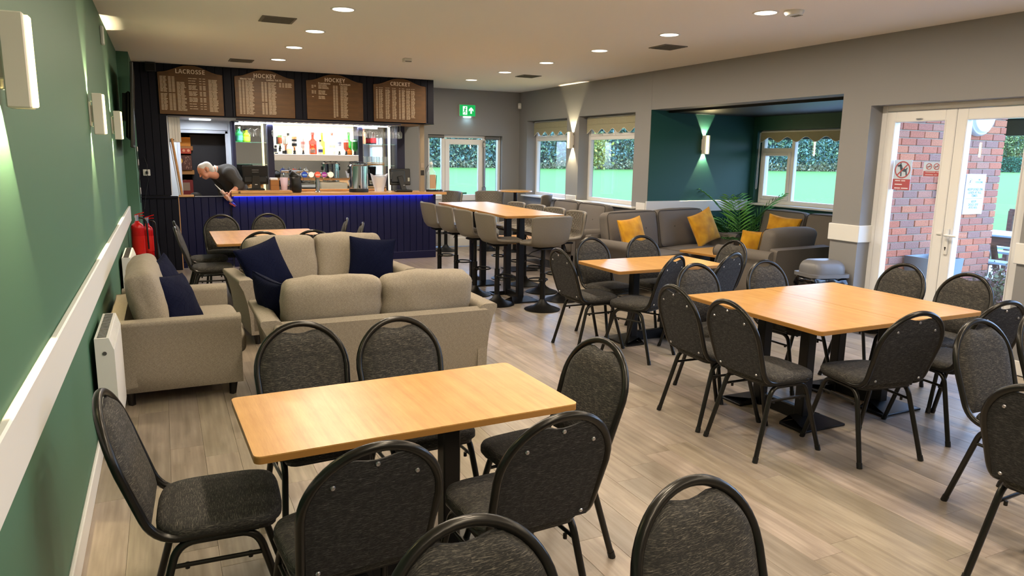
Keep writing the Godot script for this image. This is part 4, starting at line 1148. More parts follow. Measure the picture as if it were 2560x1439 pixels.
	bottle("tall pale bottle on the right glass shelf beside the navy post", P(3.57, 1.870, 12.46), 0.26, 0.035, coloured_glass(Color(0.85, 0.65, 0.5), 0.6), Color(0.7, 0.4, 0.3), Color(0.85, 0.55, 0.40), [0.5, 0.75], false, 0.25)
	# tumblers on the lower right shelf with a tray
	var tm: ArrayMesh = tumbler_mesh(0.15, 0.033).mesh()
	for k in 9:
		var g := thing("tumbler", "clear straight glass on the lower right glass shelf", "glass", P(3.55 + (k % 5) * 0.095 + (0.04 if k > 4 else 0.0), 1.510, 12.38 + (0.12 if k > 4 else 0.0)), 0.0, "straight glasses on the lower right shelf")
		part("glass_wall", tm, M.glass_thin, g)
	var tr := thing("wicker_tray", "small golden tray on the lower right glass shelf", "tray", P(3.74, 1.510, 12.50))
	part("tray_body", bx(Vector3(0, 0.012, 0.16), Vector3(0.30, 0.02, 0.03), 0.006), mat(Color(0.66, 0.48, 0.22), 0.5), tr)
	part("tray_rim", MB.new().tube([Vector3(-0.15, 0.04, 0.17), Vector3(0.15, 0.04, 0.17)], 0.006, 6), mat(Color(0.72, 0.52, 0.25), 0.5), tr)

func till(label: String, at: Vector3, turn: float, tall: bool) -> void:   # seen from behind
	var o := thing("till_screen", label, "till", at, turn)
	var shell := mat(Color(0.055, 0.055, 0.055), 0.4)
	if tall:
		var b := Basis(Vector3.RIGHT, 0.10)
		part("screen_case", MB.new().box(Vector3(0, 0.225, 0), Vector3(0.37, 0.28, 0.035), 0.01, b), shell, o)
		part("screen", MB.new().box(b * Vector3(0, 0, -0.019) + Vector3(0, 0.225, 0), Vector3(0.34, 0.24, 0.002), 0, b), mat(Color(0.02, 0.02, 0.03), 0.1), o)
		part("rear_cover", MB.new().box(Vector3(0, 0.16, 0.02), Vector3(0.33, 0.09, 0.03), 0.008), shell, o)
		part("stand", MB.new().prism(PackedVector2Array([Vector2(-0.065, 0.0), Vector2(0.065, 0.0), Vector2(0.05, 0.22), Vector2(-0.05, 0.22)]), 0.03, Transform3D(Basis(Vector3.RIGHT, 0.12), Vector3(0, 0, 0.03))), mat(Color(0.13, 0.13, 0.12), 0.45), o)
		part("foot", bx(Vector3(0, 0.012, 0.0), Vector3(0.24, 0.024, 0.2), 0.008), shell, o)
		part("maker_plate", bx(Vector3(0, 0.085, 0.072), Vector3(0.035, 0.008, 0.002)), mat(Color(0.8, 0.8, 0.8)), o)
		part("vent_slots", MB.new().box(Vector3(0, 0.30, 0.028), Vector3(0.10, 0.008, 0.01), 0.002).box(Vector3(0, 0.27, 0.03), Vector3(0.10, 0.008, 0.01), 0.002), M.steel, o)
	else:
		var b := Basis(Vector3.RIGHT, -0.18) * Basis(Vector3.UP, 0.0)
		part("screen_case", MB.new().box(Vector3(0, 0.24, -0.02), Vector3(0.34, 0.27, 0.03), 0.01, b), M.black, o)
		part("rear_cover", MB.new().box(Vector3(-0.03, 0.25, 0.01), Vector3(0.22, 0.20, 0.03), 0.012, b), mat(Color(0.12, 0.15, 0.18), 0.3), o)
		part("screen", MB.new().box(Vector3(0, 0.24, -0.02) + b * Vector3(0, 0, -0.016), Vector3(0.31, 0.24, 0.002), 0, b), mat(Color(0.03, 0.03, 0.05), 0.1), o)
		part("arm", MB.new().box(Vector3(0.02, 0.14, 0.07), Vector3(0.09, 0.25, 0.03), 0.01, Basis(Vector3.RIGHT, -0.25) * Basis(Vector3.BACK, 0.25)), mat(Color(0.07, 0.08, 0.10), 0.35), o)
		part("foot", bx(Vector3(0.04, 0.02, 0.06), Vector3(0.28, 0.035, 0.22), 0.014), M.black, o)
		part("maker_plate", bx(Vector3(0.05, 0.11, 0.099), Vector3(0.03, 0.008, 0.002)), mat(Color(0.8, 0.8, 0.8)), o)
		part("side_label", bx(Vector3(0.14, 0.2, 0.008), Vector3(0.03, 0.06, 0.004)), mat(Color(0.7, 0.7, 0.66)), o)
		part("card_reader", bx(Vector3(-0.14, 0.26, 0.008), Vector3(0.04, 0.12, 0.02), 0.004), mat(Color(0.25, 0.26, 0.27), 0.4), o)

func counter_items() -> void:
	till("black till screen seen from behind beside the bending man", P(1.685, CT + 0.038, 11.62), 0.0, true)
	till("dark till screen on a slanted arm at the right end of the bar", P(3.93, CT, 11.55), -0.15, false)
	var cb := thing("card_box", "small brown cardboard box on the counter beside the till", "box", P(1.955, CT + 0.038, 11.60))
	part("box_body", bx(Vector3(0, 0.075, 0), Vector3(0.125, 0.15, 0.12), 0.003), mat(Color(0.62, 0.42, 0.22), 0.7), cb)
	part("paper_stack", bx(Vector3(-0.01, 0.168, 0), Vector3(0.11, 0.035, 0.11), 0.006), mat(Color(0.92, 0.92, 0.94), 0.6), cb)
	part("box_joint", bx(Vector3(0, 0.075, 0.0605), Vector3(0.122, 0.003, 0.001)), mat(Color(0.4, 0.25, 0.12)), cb)
	var jug := thing("plastic_beaker", "translucent pinkish plastic beaker on the counter beside the card box", "beaker", P(2.095, CT + 0.038, 11.57))
	part("wall", MB.new().lathe([Vector2(0.0, 0.0), Vector2(0.045, 0.0), Vector2(0.062, 0.17), Vector2(0.064, 0.19), Vector2(0.060, 0.19), Vector2(0.043, 0.006), Vector2(0.0, 0.006)], 18), coloured_glass(Color(0.92, 0.84, 0.86), 0.45), jug)
	# hand pump under a black bag
	var pump := thing("covered_pump", "beer pump covered by a black plastic bag", "beer pump", P(2.265, CT, 11.56))
	part("bag", MB.new().blob(Vector3(0.155, 0.24, 0.14), 0.03, Vector3(0.005, 0, 0.005), 10, Transform3D(Basis.IDENTITY, Vector3(0.0, 0.12, 0)), 0.035, 5), mat(Color(0.03, 0.03, 0.03), 0.35), pump)
	part("bag_top", MB.new().blob(Vector3(0.165, 0.09, 0.12), 0.03, Vector3.ZERO, 10, Transform3D(Basis(Vector3.BACK, -0.5), Vector3(-0.005, 0.255, 0)), 0.05, 6), mat(Color(0.045, 0.045, 0.04), 0.35), pump)
	part("bag_knot", MB.new().blob(Vector3(0.08, 0.05, 0.06), 0.02, Vector3.ZERO, 8, Transform3D(Basis(Vector3.BACK, -0.6), Vector3(-0.05, 0.305, 0)), 0.03, 7), mat(Color(0.03, 0.03, 0.03), 0.35), pump)
	# chrome T tap with five round lenses
	var tap := thing("beer_tap", "chrome T shaped beer tap with five round coloured badges", "beer tap", P(2.595, CT, 11.55))
	part("column", MB.new().lathe([Vector2(0.045, 0.0), Vector2(0.045, 0.012), Vector2(0.034, 0.02), Vector2(0.032, 0.20), Vector2(0.038, 0.23), Vector2(0.05, 0.25), Vector2(0.0, 0.25)], 20), M.chrome, tap)
	part("cross_bar", MB.new().tube([Vector3(-0.24, 0.275, 0), Vector3(0.24, 0.275, 0)], 0.026, 14), M.chrome, tap)
	var cols := [Color(0.10, 0.25, 0.65), Color(0.93, 0.95, 0.93), Color(0.88, 0.35, 0.26), Color(0.55, 0.15, 0.52), Color(0.93, 0.92, 0.86)]
	for k in 5:
		var x := -0.20 + 0.10 * k
		part("badge_rim", MB.new().lathe([Vector2(0.0, 0.0), Vector2(0.046, 0.0), Vector2(0.046, 0.016), Vector2(0.041, 0.02)], 24, Vector3(x, 0.275, 0.03), Basis(Vector3.RIGHT, PI / 2)), M.chrome if k % 2 else mat(cols[k], 0.3), tap)
		part("badge", MB.new().lathe([Vector2(0.042, 0.019), Vector2(0.0, 0.021)], 24, Vector3(x, 0.275, 0.03), Basis(Vector3.RIGHT, PI / 2)), glow(cols[k], 0.45), tap)
		if k in [0, 2, 3]:
			part("badge_band", bx(Vector3(x, 0.27, 0.0525), Vector3(0.066, 0.022, 0.002), 0.0005), mat([Color(0.55, 0.75, 0.95), Color.WHITE, Color(0.95, 0.8, 0.75), Color(0.88, 0.65, 0.88)][k], 0.4), tap)
		part("nozzle", MB.new().tube([Vector3(x, 0.255, 0.0), Vector3(x, 0.21, -0.03), Vector3(x, 0.17, -0.035)], 0.008, 8), M.chrome, tap)
		part("tap_handle", MB.new().tube([Vector3(x, 0.295, -0.005), Vector3(x, 0.345, 0.0)], 0.007, 8), M.chrome, tap)
	# cash drawer and a cloth over glasses on the rear worktop
	var dr := thing("cash_drawer", "flat black machine with a pale lid on the rear worktop behind the tap", "drawer", P(2.56, 0.925, 12.40))
	part("drawer_body", bx(Vector3(0, 0.15, 0), Vector3(0.42, 0.12, 0.14), 0.008), M.black, dr)
	part("lid", bx(Vector3(0, 0.235, 0), Vector3(0.40, 0.05, 0.14), 0.01), mat(Color(0.80, 0.84, 0.86), 0.3), dr)
	part("base_block", bx(Vector3(0, 0.045, 0), Vector3(0.38, 0.09, 0.14), 0.008), mat(Color(0.3, 0.3, 0.3), 0.5), dr)
	part("lamp_button", MB.new().tube([Vector3(0.1, 0.135, 0.07), Vector3(0.1, 0.135, 0.073)], 0.012, 10), mat(Color(0.7, 0.7, 0.7)), dr)
	var clo := thing("white_cloth", "white cloth draped over things on the rear worktop left of the urn", "cloth", P(3.02, 0.925, 12.40))
	part("cloth", MB.new().blob(Vector3(0.46, 0.30, 0.15), 0.03, Vector3(0.01, 0, 0.01), 14, Transform3D(Basis.IDENTITY, Vector3(0, 0.15, 0)), 0.025, 9), mat(Color(0.88, 0.86, 0.78), 0.9), clo)
	var rim := thing("bar_gantry_shelf", "pale wood inner ledge along the rear edge of the counter", "ledge", P(3.05, CT, 11.85))
	part("ledge_board", bx(Vector3(0.0, 0.02, 0), Vector3(1.45, 0.035, 0.08), 0.004), M.bar_wood, rim)
	var urn := thing("water_urn", "tall chrome water urn with black base and lid handle on the counter", "urn", P(3.245, CT, 11.56))
	part("drum", MB.new().lathe([Vector2(0.148, 0.05), Vector2(0.15, 0.06), Vector2(0.15, 0.41), Vector2(0.154, 0.415), Vector2(0.150, 0.42)], 36), M.chrome, urn)
	part("base", MB.new().lathe([Vector2(0.0, 0.0), Vector2(0.152, 0.0), Vector2(0.156, 0.02), Vector2(0.15, 0.055)], 30), M.black, urn)
	part("lid", MB.new().lathe([Vector2(0.15, 0.42), Vector2(0.14, 0.435), Vector2(0.07, 0.45), Vector2(0.0, 0.452)], 30), M.chrome, urn)
	part("lid_handle", MB.new().tube(rounded([Vector3(-0.17, 0.40, 0), Vector3(-0.10, 0.465, 0), Vector3(0.10, 0.465, 0), Vector3(0.17, 0.40, 0)], 0.06), 0.009, 8), M.black, urn)
	part("lid_knob", MB.new().lathe([Vector2(0.02, 0.452), Vector2(0.025, 0.475), Vector2(0.0, 0.48)], 14), M.black, urn)
	part("tap", MB.new().tube([Vector3(-0.03, 0.10, 0.14), Vector3(-0.03, 0.10, 0.19), Vector3(-0.03, 0.07, 0.2)], 0.012, 8), M.black, urn)
	for s in [-1, 1]: part("side_handle", MB.new().box(Vector3(s * 0.16, 0.33, 0), Vector3(0.03, 0.07, 0.05), 0.01), M.black, urn)
	var ice := thing("ice_bucket", "white oval plastic ice bucket left of the right hand till", "ice bucket", P(3.625, CT, 11.72))
	var rows := []
	for j in 6:
		var row := PackedVector3Array()
		for i in 24:
			var an := TAU * i / 24
			var f := j / 5.0
			var lip := 0.035 * cos(2 * an) * f
			row.append(Vector3(cos(an) * lerpf(0.085, 0.145, f), 0.06 + f * (0.20 + lip), -sin(an) * lerpf(0.07, 0.10, f)))
		rows.append(row)
	part("tub", MB.new().grid(rows, true), mat(Color(0.88, 0.88, 0.90), 0.3), ice)
	part("tub_foot", MB.new().lathe([Vector2(0.0, 0.0), Vector2(0.075, 0.0), Vector2(0.078, 0.062), Vector2(0.0, 0.062)], 20), mat(Color(0.88, 0.88, 0.90), 0.3), ice)
	part("bag_lining", MB.new().blob(Vector3(0.16, 0.05, 0.12), 0.02, Vector3.ZERO, 8, Transform3D(Basis.IDENTITY, Vector3(0, 0.24, 0)), 0.03, 3), mat(Color(0.75, 0.77, 0.80), 0.3), ice)
	var ice2 := thing("bar_caddy", "black and white bar caddy between the urn and the ice bucket", "caddy", P(3.50, 0.925, 12.42))
	part("stand", bx(Vector3(0, 0.22, 0), Vector3(0.2, 0.44, 0.16), 0.01), M.black, ice2)
	part("white_front", bx(Vector3(0, 0.36, 0.0815), Vector3(0.14, 0.12, 0.003)), M.white, ice2)
	# the slim post from counter to bulkhead
	var post := thing("bar_post", "slim timber post from the counter up to the bulkhead with switches", "post", P(4.305, CT, 11.56))
	part("upright", bx(Vector3(0, 0.5425, 0), Vector3(0.075, 1.085, 0.075), 0.004), mat(Color(0.56, 0.50, 0.42), 0.5), post)
	part("socket", bx(Vector3(0, 0.31, 0.0395), Vector3(0.06, 0.085, 0.006), 0.003), mat(Color(0.16, 0.15, 0.14), 0.4), post)
	part("switch_plate", bx(Vector3(0, 0.43, 0.0395), Vector3(0.05, 0.08, 0.004), 0.002), mat(Color(0.62, 0.55, 0.48), 0.4), post)
	# bottle swinging in a black wire cradle
	var cr := thing("cradle_bottle", "large clear bottle with pale wooden label in a black wire cradle", "bottle", P(4.47, CT, 11.56))
	part("glass_body", MB.new().lathe([Vector2(0.0, 0.03), Vector2(0.075, 0.03), Vector2(0.08, 0.05), Vector2(0.08, 0.28), Vector2(0.07, 0.32), Vector2(0.04, 0.36), Vector2(0.028, 0.40), Vector2(0.028, 0.45)], 22), M.clear_solid, cr)
	part("stopper", MB.new().lathe([Vector2(0.03, 0.44), Vector2(0.032, 0.47), Vector2(0.02, 0.49), Vector2(0.0, 0.495)], 14), mat(Color(0.8, 0.85, 0.85), 0.3), cr)
	part("wooden_label", MB.new().prism(rrect(0.105, 0.23, 0.01), 0.008, Transform3D(Basis.IDENTITY, Vector3(0, 0.165, 0.078))), mat(Color(0.70, 0.58, 0.46), 0.6), cr)
	part("black_base", MB.new().lathe([Vector2(0.0, 0.0), Vector2(0.085, 0.0), Vector2(0.085, 0.03), Vector2(0.0, 0.03)], 22), M.black, cr)
	part("cradle", MB.new().tube(rounded([Vector3(-0.09, 0.27, 0.02), Vector3(-0.125, 0.006, 0.1), Vector3(0.1, 0.006, 0.1)], 0.02), 0.005, 6).tube([Vector3(0.09, 0.27, 0.02), Vector3(0.1, 0.006, -0.06)], 0.005, 6).tube(rounded([Vector3(-0.09, 0.27, 0.02), Vector3(-0.10, 0.36, 0.0), Vector3(-0.04, 0.44, 0.0)], 0.05), 0.004, 6), M.black_metal, cr)
	for q in [[4.56, 11.48, "left"], [4.62, 11.5, "right"]]:
		solo("drip_mat", MB.new().lathe([Vector2(0.035, 0.0), Vector2(0.032, 0.025), Vector2(0.012, 0.035), Vector2(0.0, 0.036)], 16), mat(Color(0.12, 0.13, 0.15), 0.5), "%s small dark dome at the right tip of the bar top" % q[2], "ornament", P(q[0], CT, q[1]))

func foliage(called: String, parent: Node, mtl: StandardMaterial3D, rng: RandomNumberGenerator, count: int, leaf: float, where: Callable, tints: Array, per := 8, spread := 1.0) -> void:   # clumps of leaves as one stuff part
	var clump := MB.new()
	for k in per:
		var c := Vector3(rng.randfn(), rng.randfn(), rng.randfn()) * leaf * 0.9 * spread
		var b := Basis(Vector3(rng.randf() - 0.5, rng.randf() - 0.5, rng.randf() - 0.5).normalized(), rng.randf() * TAU)
		var l := leaf * rng.randf_range(0.6, 1.2)
		clump.quad(c + b * Vector3(-l * 0.32, 0, 0), c + b * Vector3(0, -l * 0.6, l * 0.1), c + b * Vector3(l * 0.32, 0, 0), c + b * Vector3(0, l * 0.6, l * 0.1))
	var mm := MultiMesh.new()
	mm.transform_format = MultiMesh.TRANSFORM_3D
	mm.use_colors = true
	mm.mesh = clump.mesh()
	mm.instance_count = count
	for i in count:
		var p: Vector3 = where.call(rng)
		var s := rng.randf_range(0.7, 1.3)
		mm.set_instance_transform(i, Transform3D(Basis.from_euler(Vector3(rng.randf() * TAU, rng.randf() * TAU, rng.randf() * TAU)).scaled(Vector3.ONE * s), p))
		var c: Color = tints[rng.randi() % tints.size()]
		mm.set_instance_color(i, (c * rng.randf_range(0.75, 1.2)).srgb_to_linear())
	var o := MultiMeshInstance3D.new()
	o.name = called if parent != self else numbered(called)
	o.multimesh = mm
	o.material_override = mtl
	if parent == self: add_child(o)
	else: parent.add_child(o, true)
	o.set_meta("kind", "stuff")

func build_outside() -> void:
	var rng := RandomNumberGenerator.new()
	rng.seed = 77
	M.leaf = mat(Color(1, 1, 1), 0.7)
	M.leaf.vertex_color_use_as_albedo = true
	M.leaf.backlight_enabled = true
	M.leaf.backlight = Color(0.35, 0.4, 0.25)
	M.bark = mat(Color(0.20, 0.17, 0.14), 0.9)
	# the pitch
	var grass_tex := blend_tex([[noise_img(60, 0.03, 512, 512, 4), 0.5], [noise_img(61, 0.2, 512, 512, 2), 0.5]], 512, 512, Color(0.24, 0.42, 0.07), Color(0.34, 0.52, 0.12), 1.3, 0.0, 20.0, 9)
	var gm := textured(grass_tex, Vector3.ONE * 0.12, 0.9, true)
	var lawn := struct("lawn", MB.new().box(P(110, -0.40, 100), Vector3(340, 0.5, 260)), gm)
	lawn.set_meta("kind", "structure")
	struct("patio", MB.new().box(P(10.5, -0.10, 4.5), Vector3(7.1, 0.13, 13.0)), textured(blend_tex([[noise_img(62, 0.05, 128, 128), 1.0]], 128, 128, Color(0.60, 0.60, 0.58), Color(0.72, 0.72, 0.71)), Vector3.ONE * 0.8, 0.8))
	# brick outer wall of the alcove seen through the french doors
	var wall := struct("wall_brick", MB.new().box(P(7.845, 1.25, 4.955), Vector3(1.77, 2.9, 0.09)), mat(Color(0.74, 0.70, 0.64), 0.95))
	var bt := blend_tex([[noise_img(63, 0.06, 256, 256, 4), 0.6], [noise_img(64, 0.25, 256, 256, 2), 0.4]], 256, 256, Color(0.62, 0.62, 0.62), Color(1, 1, 1), 1.3, 20.0, 25.0, 6)
	var tones := [Color(0.80, 0.46, 0.35), Color(0.84, 0.49, 0.37), Color(0.76, 0.47, 0.39), Color(0.78, 0.53, 0.44), Color(0.68, 0.49, 0.44), Color(0.85, 0.52, 0.38)]
	var bm := []
	for c in tones:
		var m := textured(bt, Vector3.ONE * 4.0, 0.9, true, c)
		m.heightmap_enabled = false
		bm.append(m)
	var cache := {}
	for row in 37:
		var x := 6.95 - (0.1125 if row % 2 else 0.0)
		while x < 8.73:
			var a := maxf(x, 6.95); var b := minf(x + 0.215, 8.735)
			if b - a > 0.03:
				var key := int((b - a) * 1000)
				if not cache.has(key): cache[key] = bx(Vector3.ZERO, Vector3(b - a, 0.065, 0.02), 0.004).mesh()
				part("brick", cache[key], bm[rng.randi() % 6], wall, P((a + b) / 2, -0.12 + row * 0.075, 4.905 - rng.randf() * 0.003))
			x += 0.225
	# eaves over the alcove, and the flat roof edge over the doors
	struct("trim_eaves", join_boxes([[8.72, 9.25, 2.28, 2.34, 4.8, 12.0], [9.2, 9.25, 2.02, 2.34, 4.8, 12.0], [6.94, 9.25, 2.34, 2.5, 4.75, 12.0]]), mat(Color(0.06, 0.08, 0.08), 0.5))
	struct("roof", join_boxes([[-0.5, 7.1, H + 0.25, H + 0.4, DB - 0.5, 15.2], [6.9, 8.9, 2.71, 2.8, 4.9, 8.9]]), mat(Color(0.2, 0.2, 0.2), 0.9))
	# lamp, sign, black box and planter by the brick wall
	var lm := thing("bulkhead_lamp", "large round white outdoor lamp high on the brick wall", "lamp", P(8.22, 2.20, 4.90))
	part("lamp_back", MB.new().lathe([Vector2(0.0, 0.0), Vector2(0.215, 0.0), Vector2(0.215, 0.04), Vector2(0.20, 0.06), Vector2(0.18, 0.06)], 32, Vector3.ZERO, Basis(Vector3.RIGHT, PI / 2)), mat(Color(0.75, 0.76, 0.76), 0.4), lm)
	part("lamp_lens", MB.new().lathe([Vector2(0.185, 0.055), Vector2(0.17, 0.085), Vector2(0.12, 0.105), Vector2(0.06, 0.115), Vector2(0.0, 0.118)], 32, Vector3.ZERO, Basis(Vector3.RIGHT, PI / 2)), mat(Color(0.9, 0.92, 0.92), 0.25), lm)
	var sg := thing("dog_notice", "white dog notice with dark green lettering on the brick wall", "sign", P(8.30, 1.375, 4.885))
	part("board", bx(Vector3.ZERO, Vector3(0.33, 0.43, 0.012), 0.002), mat(Color(0.93, 0.95, 0.95), 0.4), sg)
	var ink := mat(Color(0.18, 0.38, 0.40), 0.6)
	var lines := [["NO", 0.055, 0.155, 0.018], ["FOULING", 0.055, 0.128, 0.021], ["KEEP DOGS ON", 0.0, 0.052, 0.026], ["LEADS AT ALL", 0.0, 0.018, 0.026], ["TIMES", 0.0, -0.016, 0.026], ["KEEP", 0.0, -0.078, 0.026], ["DOGS OFF", 0.0, -0.111, 0.026], ["PITCHES", 0.0, -0.144, 0.026]]
	for l in lines:
		text("lettering", l[0], l[3], ink, sg, Transform3D(Basis.IDENTITY, Vector3(l[1], l[2], 0.0065)), true, 0.001)
	part("rule", bx(Vector3(0, -0.045, 0.0065), Vector3(0.28, 0.004, 0.001)), mat(Color(0.45, 0.4, 0.38)), sg)
	part("ring_symbol", ban_ring(0.034, 0.003).box(Vector3(0, 0, 0), Vector3(0.012, 0.03, 0.001)), mat(Color(0.45, 0.42, 0.38)), sg, Vector3(-0.10, 0.135, 0.0065))
	var pb := thing("post_box", "narrow black box fixed to the brick wall", "post box", P(7.76, 1.42, 4.87))
	part("body", bx(Vector3.ZERO, Vector3(0.13, 0.27, 0.06), 0.006), M.black, pb)
	part("lid", bx(Vector3(0, 0.14, 0.005), Vector3(0.14, 0.02, 0.075), 0.004), M.black, pb)
	var pl := thing("planter", "tall grey planter outside the left french door", "planter", P(7.45, -0.03, 4.68))
	var pr := [Vector2(0.0, 0.0), Vector2(0.20, 0.0), Vector2(0.27, 0.79), Vector2(0.245, 0.79), Vector2(0.235, 0.73), Vector2(0.0, 0.73)]
	part("body", MB.new().lathe(pr, 4, Vector3.ZERO, Basis(Vector3.UP, PI / 4)), mat(Color(0.47, 0.52, 0.56), 0.5), pl)
	part("soil", MB.new().lathe([Vector2(0.235, 0.735), Vector2(0.0, 0.745)], 4, Vector3.ZERO, Basis(Vector3.UP, PI / 4)), mat(Color(0.12, 0.09, 0.07), 0.95), pl)
	# stickers on the left door's glass, printed both ways
	sticker("red and white no dogs sticker on the door glass", P(6.846, 1.583, 4.695), 0.185, 0.285, true)
	sticker("red and white no smoking sticker on the door glass", P(6.846, 1.641, 4.392), 0.185, 0.135, false)
	# picnic bench and table
	var wood := textured(blend_tex([[stretched(66, 0.1, 128, 128, 8, 1), 1.0]], 128, 128, Color(0.25, 0.13, 0.10), Color(0.42, 0.24, 0.18)), Vector3.ONE * 2.0, 0.7)
	var grey_top := mat(Color(0.62, 0.66, 0.70), 0.3)
	var be := thing("garden_bench", "brown slatted wooden garden bench outside the right door", "bench", P(12.6, -0.03, 6.1), -PI / 2)
	part("back_rail", MB.new().box(Vector3(0, 0.98, 0), Vector3(1.7, 0.10, 0.04), 0.008).box(Vector3(0, 0.56, 0), Vector3(1.7, 0.07, 0.04), 0.008), wood, be)
	for k in 13:
		part("back_slat", bx(Vector3(-0.72 + 0.12 * k, 0.76, 0), Vector3(0.085, 0.38, 0.022), 0.004), wood, be)
	for k in 4:
		part("seat_slat", bx(Vector3(0, 0.45, 0.1 + 0.12 * k), Vector3(1.7, 0.03, 0.10), 0.005), grey_top if k == 3 else wood, be)
	for s in [-1, 1]:
		part("leg", bx(Vector3(s * 0.82, 0.5, 0), Vector3(0.07, 1.0, 0.06), 0.006), wood, be)
		part("leg", bx(Vector3(s * 0.82, 0.32, 0.48), Vector3(0.07, 0.64, 0.06), 0.006), wood, be)
		part("arm", bx(Vector3(s * 0.82, 0.65, 0.25), Vector3(0.08, 0.04, 0.56), 0.008), wood, be)
	var tb := thing("garden_table", "brown wooden garden table in front of the slatted bench", "table", P(11.0, -0.03, 5.75), -PI / 2)
	for k in 5:
		part("top_slat", bx(Vector3(0, 0.765, -0.3 + 0.15 * k), Vector3(1.6, 0.03, 0.135), 0.006), grey_top, tb)
	part("apron", MB.new().box(Vector3(0, 0.69, 0.33), Vector3(1.5, 0.12, 0.035), 0.005).box(Vector3(0, 0.69, -0.33), Vector3(1.5, 0.12, 0.035), 0.005), wood, tb)
	for s in [-1, 1]:
		for e in [-1, 1]:
			part("leg", MB.new().tube([Vector3(s * 0.55, 0.70, e * 0.12), Vector3(s * 0.55, 0.0, e * 0.42)], 0.055, 4), wood, tb)
		part("cross_rail", bx(Vector3(s * 0.55, 0.33, 0), Vector3(0.04, 0.09, 0.95), 0.006), wood, tb)
	for e in [-1, 1]:
		part("seat_plank", bx(Vector3(0, 0.44, e * 0.62), Vector3(1.6, 0.035, 0.22), 0.006), grey_top, tb)
	# shrubs
	var sh := thing("red_shrub", "low pink and red leaved shrub outside the right door", "shrub", P(9.2, -0.03, 4.35))
	part("stems", MB.new().tube([Vector3(0, 0, 0), Vector3(0.05, 0.3, 0.02)], 0.015, 6).tube([Vector3(0.02, 0.1, 0), Vector3(-0.2, 0.4, 0.1)], 0.01, 6).tube([Vector3(0.02, 0.1, 0), Vector3(0.25, 0.35, -0.1)], 0.01, 6), M.bark, sh)
	foliage("leaves", sh, M.leaf, rng, 700, 0.05, func(r): return Vector3(r.randfn() * 0.22, 0.27 + r.randfn() * 0.13, r.randfn() * 0.26), [Color(0.75, 0.42, 0.47), Color(0.80, 0.55, 0.58), Color(0.66, 0.28, 0.36), Color(0.60, 0.55, 0.48)])
	var sh2 := thing("olive_shrub", "olive brown low shrub at the foot of the brick corner", "shrub", P(8.75, -0.03, 4.55))
	part("stems", MB.new().tube([Vector3(0, 0, 0), Vector3(0.05, 0.3, 0.02)], 0.015, 6).tube([Vector3(0, 0.1, 0), Vector3(-0.18, 0.4, 0.1)], 0.01, 6), M.bark, sh2)
	foliage("leaves", sh2, M.leaf, rng, 500, 0.05, func(r): return Vector3(r.randfn() * 0.17, 0.34 + r.randfn() * 0.12, r.randfn() * 0.17), [Color(0.42, 0.42, 0.30), Color(0.50, 0.44, 0.36), Color(0.36, 0.38, 0.27), Color(0.55, 0.40, 0.40)])
	# the far hedge behind the pitch, and trees that stand out of it
	var line := [P(18, 0, 112), P(60, 0, 104), P(104, 0, 98), P(122, 0, 96)]
	var hedge := thing("hedge", "tall mixed blue green hedge along the far side of the pitch", "hedge", line[0])
	var core := MB.new()
	for i in 3:
		for k in 7:
			var a: Vector3 = line[i].lerp(line[i + 1], (k + 0.5) / 7.0) - line[0]
			core.blob(Vector3(8.5, 9.4 + rng.randf() * 1.5, 2.4), 1.2, Vector3.ZERO, 4, Transform3D(Basis(Vector3.UP, 0.12), a + Vector3(0, 4.3, 0)), 0.5, i * 7 + k)
	part("hedge_body", core, mat(Color(0.13, 0.19, 0.16), 0.95), hedge)
	var tints := [Color(0.38, 0.50, 0.44), Color(0.32, 0.44, 0.40), Color(0.46, 0.57, 0.42), Color(0.30, 0.40, 0.36), Color(0.55, 0.62, 0.45), Color(0.36, 0.50, 0.48)]
	var origin: Vector3 = line[0]
	foliage("hedge_leaves", hedge, M.leaf, rng, 30000, 0.40, func(r):
		var s: int = r.randi() % 3
		var p: Vector3 = line[s].lerp(line[s + 1], r.randf()) - origin
		return p + Vector3(r.randfn() * 0.5, r.randf() * 10.2, 1.2 + r.randfn() * 0.55), tints, 9)
	foliage("hedge_bottom", hedge, M.leaf, rng, 1500, 0.35, func(r):
		var s: int = r.randi() % 3
		return line[s].lerp(line[s + 1], r.randf()) - origin + Vector3(0, r.randf() * 0.7, 2.2 + r.randfn() * 0.3), [Color(0.52, 0.52, 0.38), Color(0.58, 0.55, 0.42)], 8)
	tree("yellowing tree in the hedge behind the second grey wall window", P(60, -0.1, 96), 4.8, 2.2, [Color(0.68, 0.64, 0.28), Color(0.60, 0.60, 0.32), Color(0.50, 0.56, 0.34)], rng, 700)
	tree("pale yellow green tree at the pitch edge beyond the right door", P(172, -0.1, 103), 14.0, 6.5, [Color(0.56, 0.63, 0.38), Color(0.46, 0.56, 0.40), Color(0.62, 0.66, 0.45), Color(0.36, 0.47, 0.40)], rng, 4500)
	tree("orange autumn tree at the pitch edge beyond the right door", P(190, -0.1, 105), 13.0, 6.0, [Color(0.72, 0.55, 0.42), Color(0.66, 0.50, 0.42), Color(0.70, 0.62, 0.46)], rng, 3500)
	var lh := thing("low_hedge", "low dark green hedge under the autumn trees beyond the right door", "hedge", P(172, -0.15, 100))
	part("hedge_body", MB.new().blob(Vector3(44, 2.6, 3), 1.0, Vector3.ZERO, 6, Transform3D(Basis(Vector3.UP, -0.45), Vector3(0, 1.3, 0)), 0.3, 4), mat(Color(0.10, 0.24, 0.18), 0.95), lh)
	foliage("hedge_leaves", lh, M.leaf, rng, 4000, 0.35, func(r): return Basis(Vector3.UP, -0.45) * Vector3((r.randf() - 0.5) * 44, r.randf() * 3.1, 1.6 + r.randfn() * 0.5), [Color(0.22, 0.46, 0.36), Color(0.18, 0.38, 0.31), Color(0.28, 0.52, 0.40)])

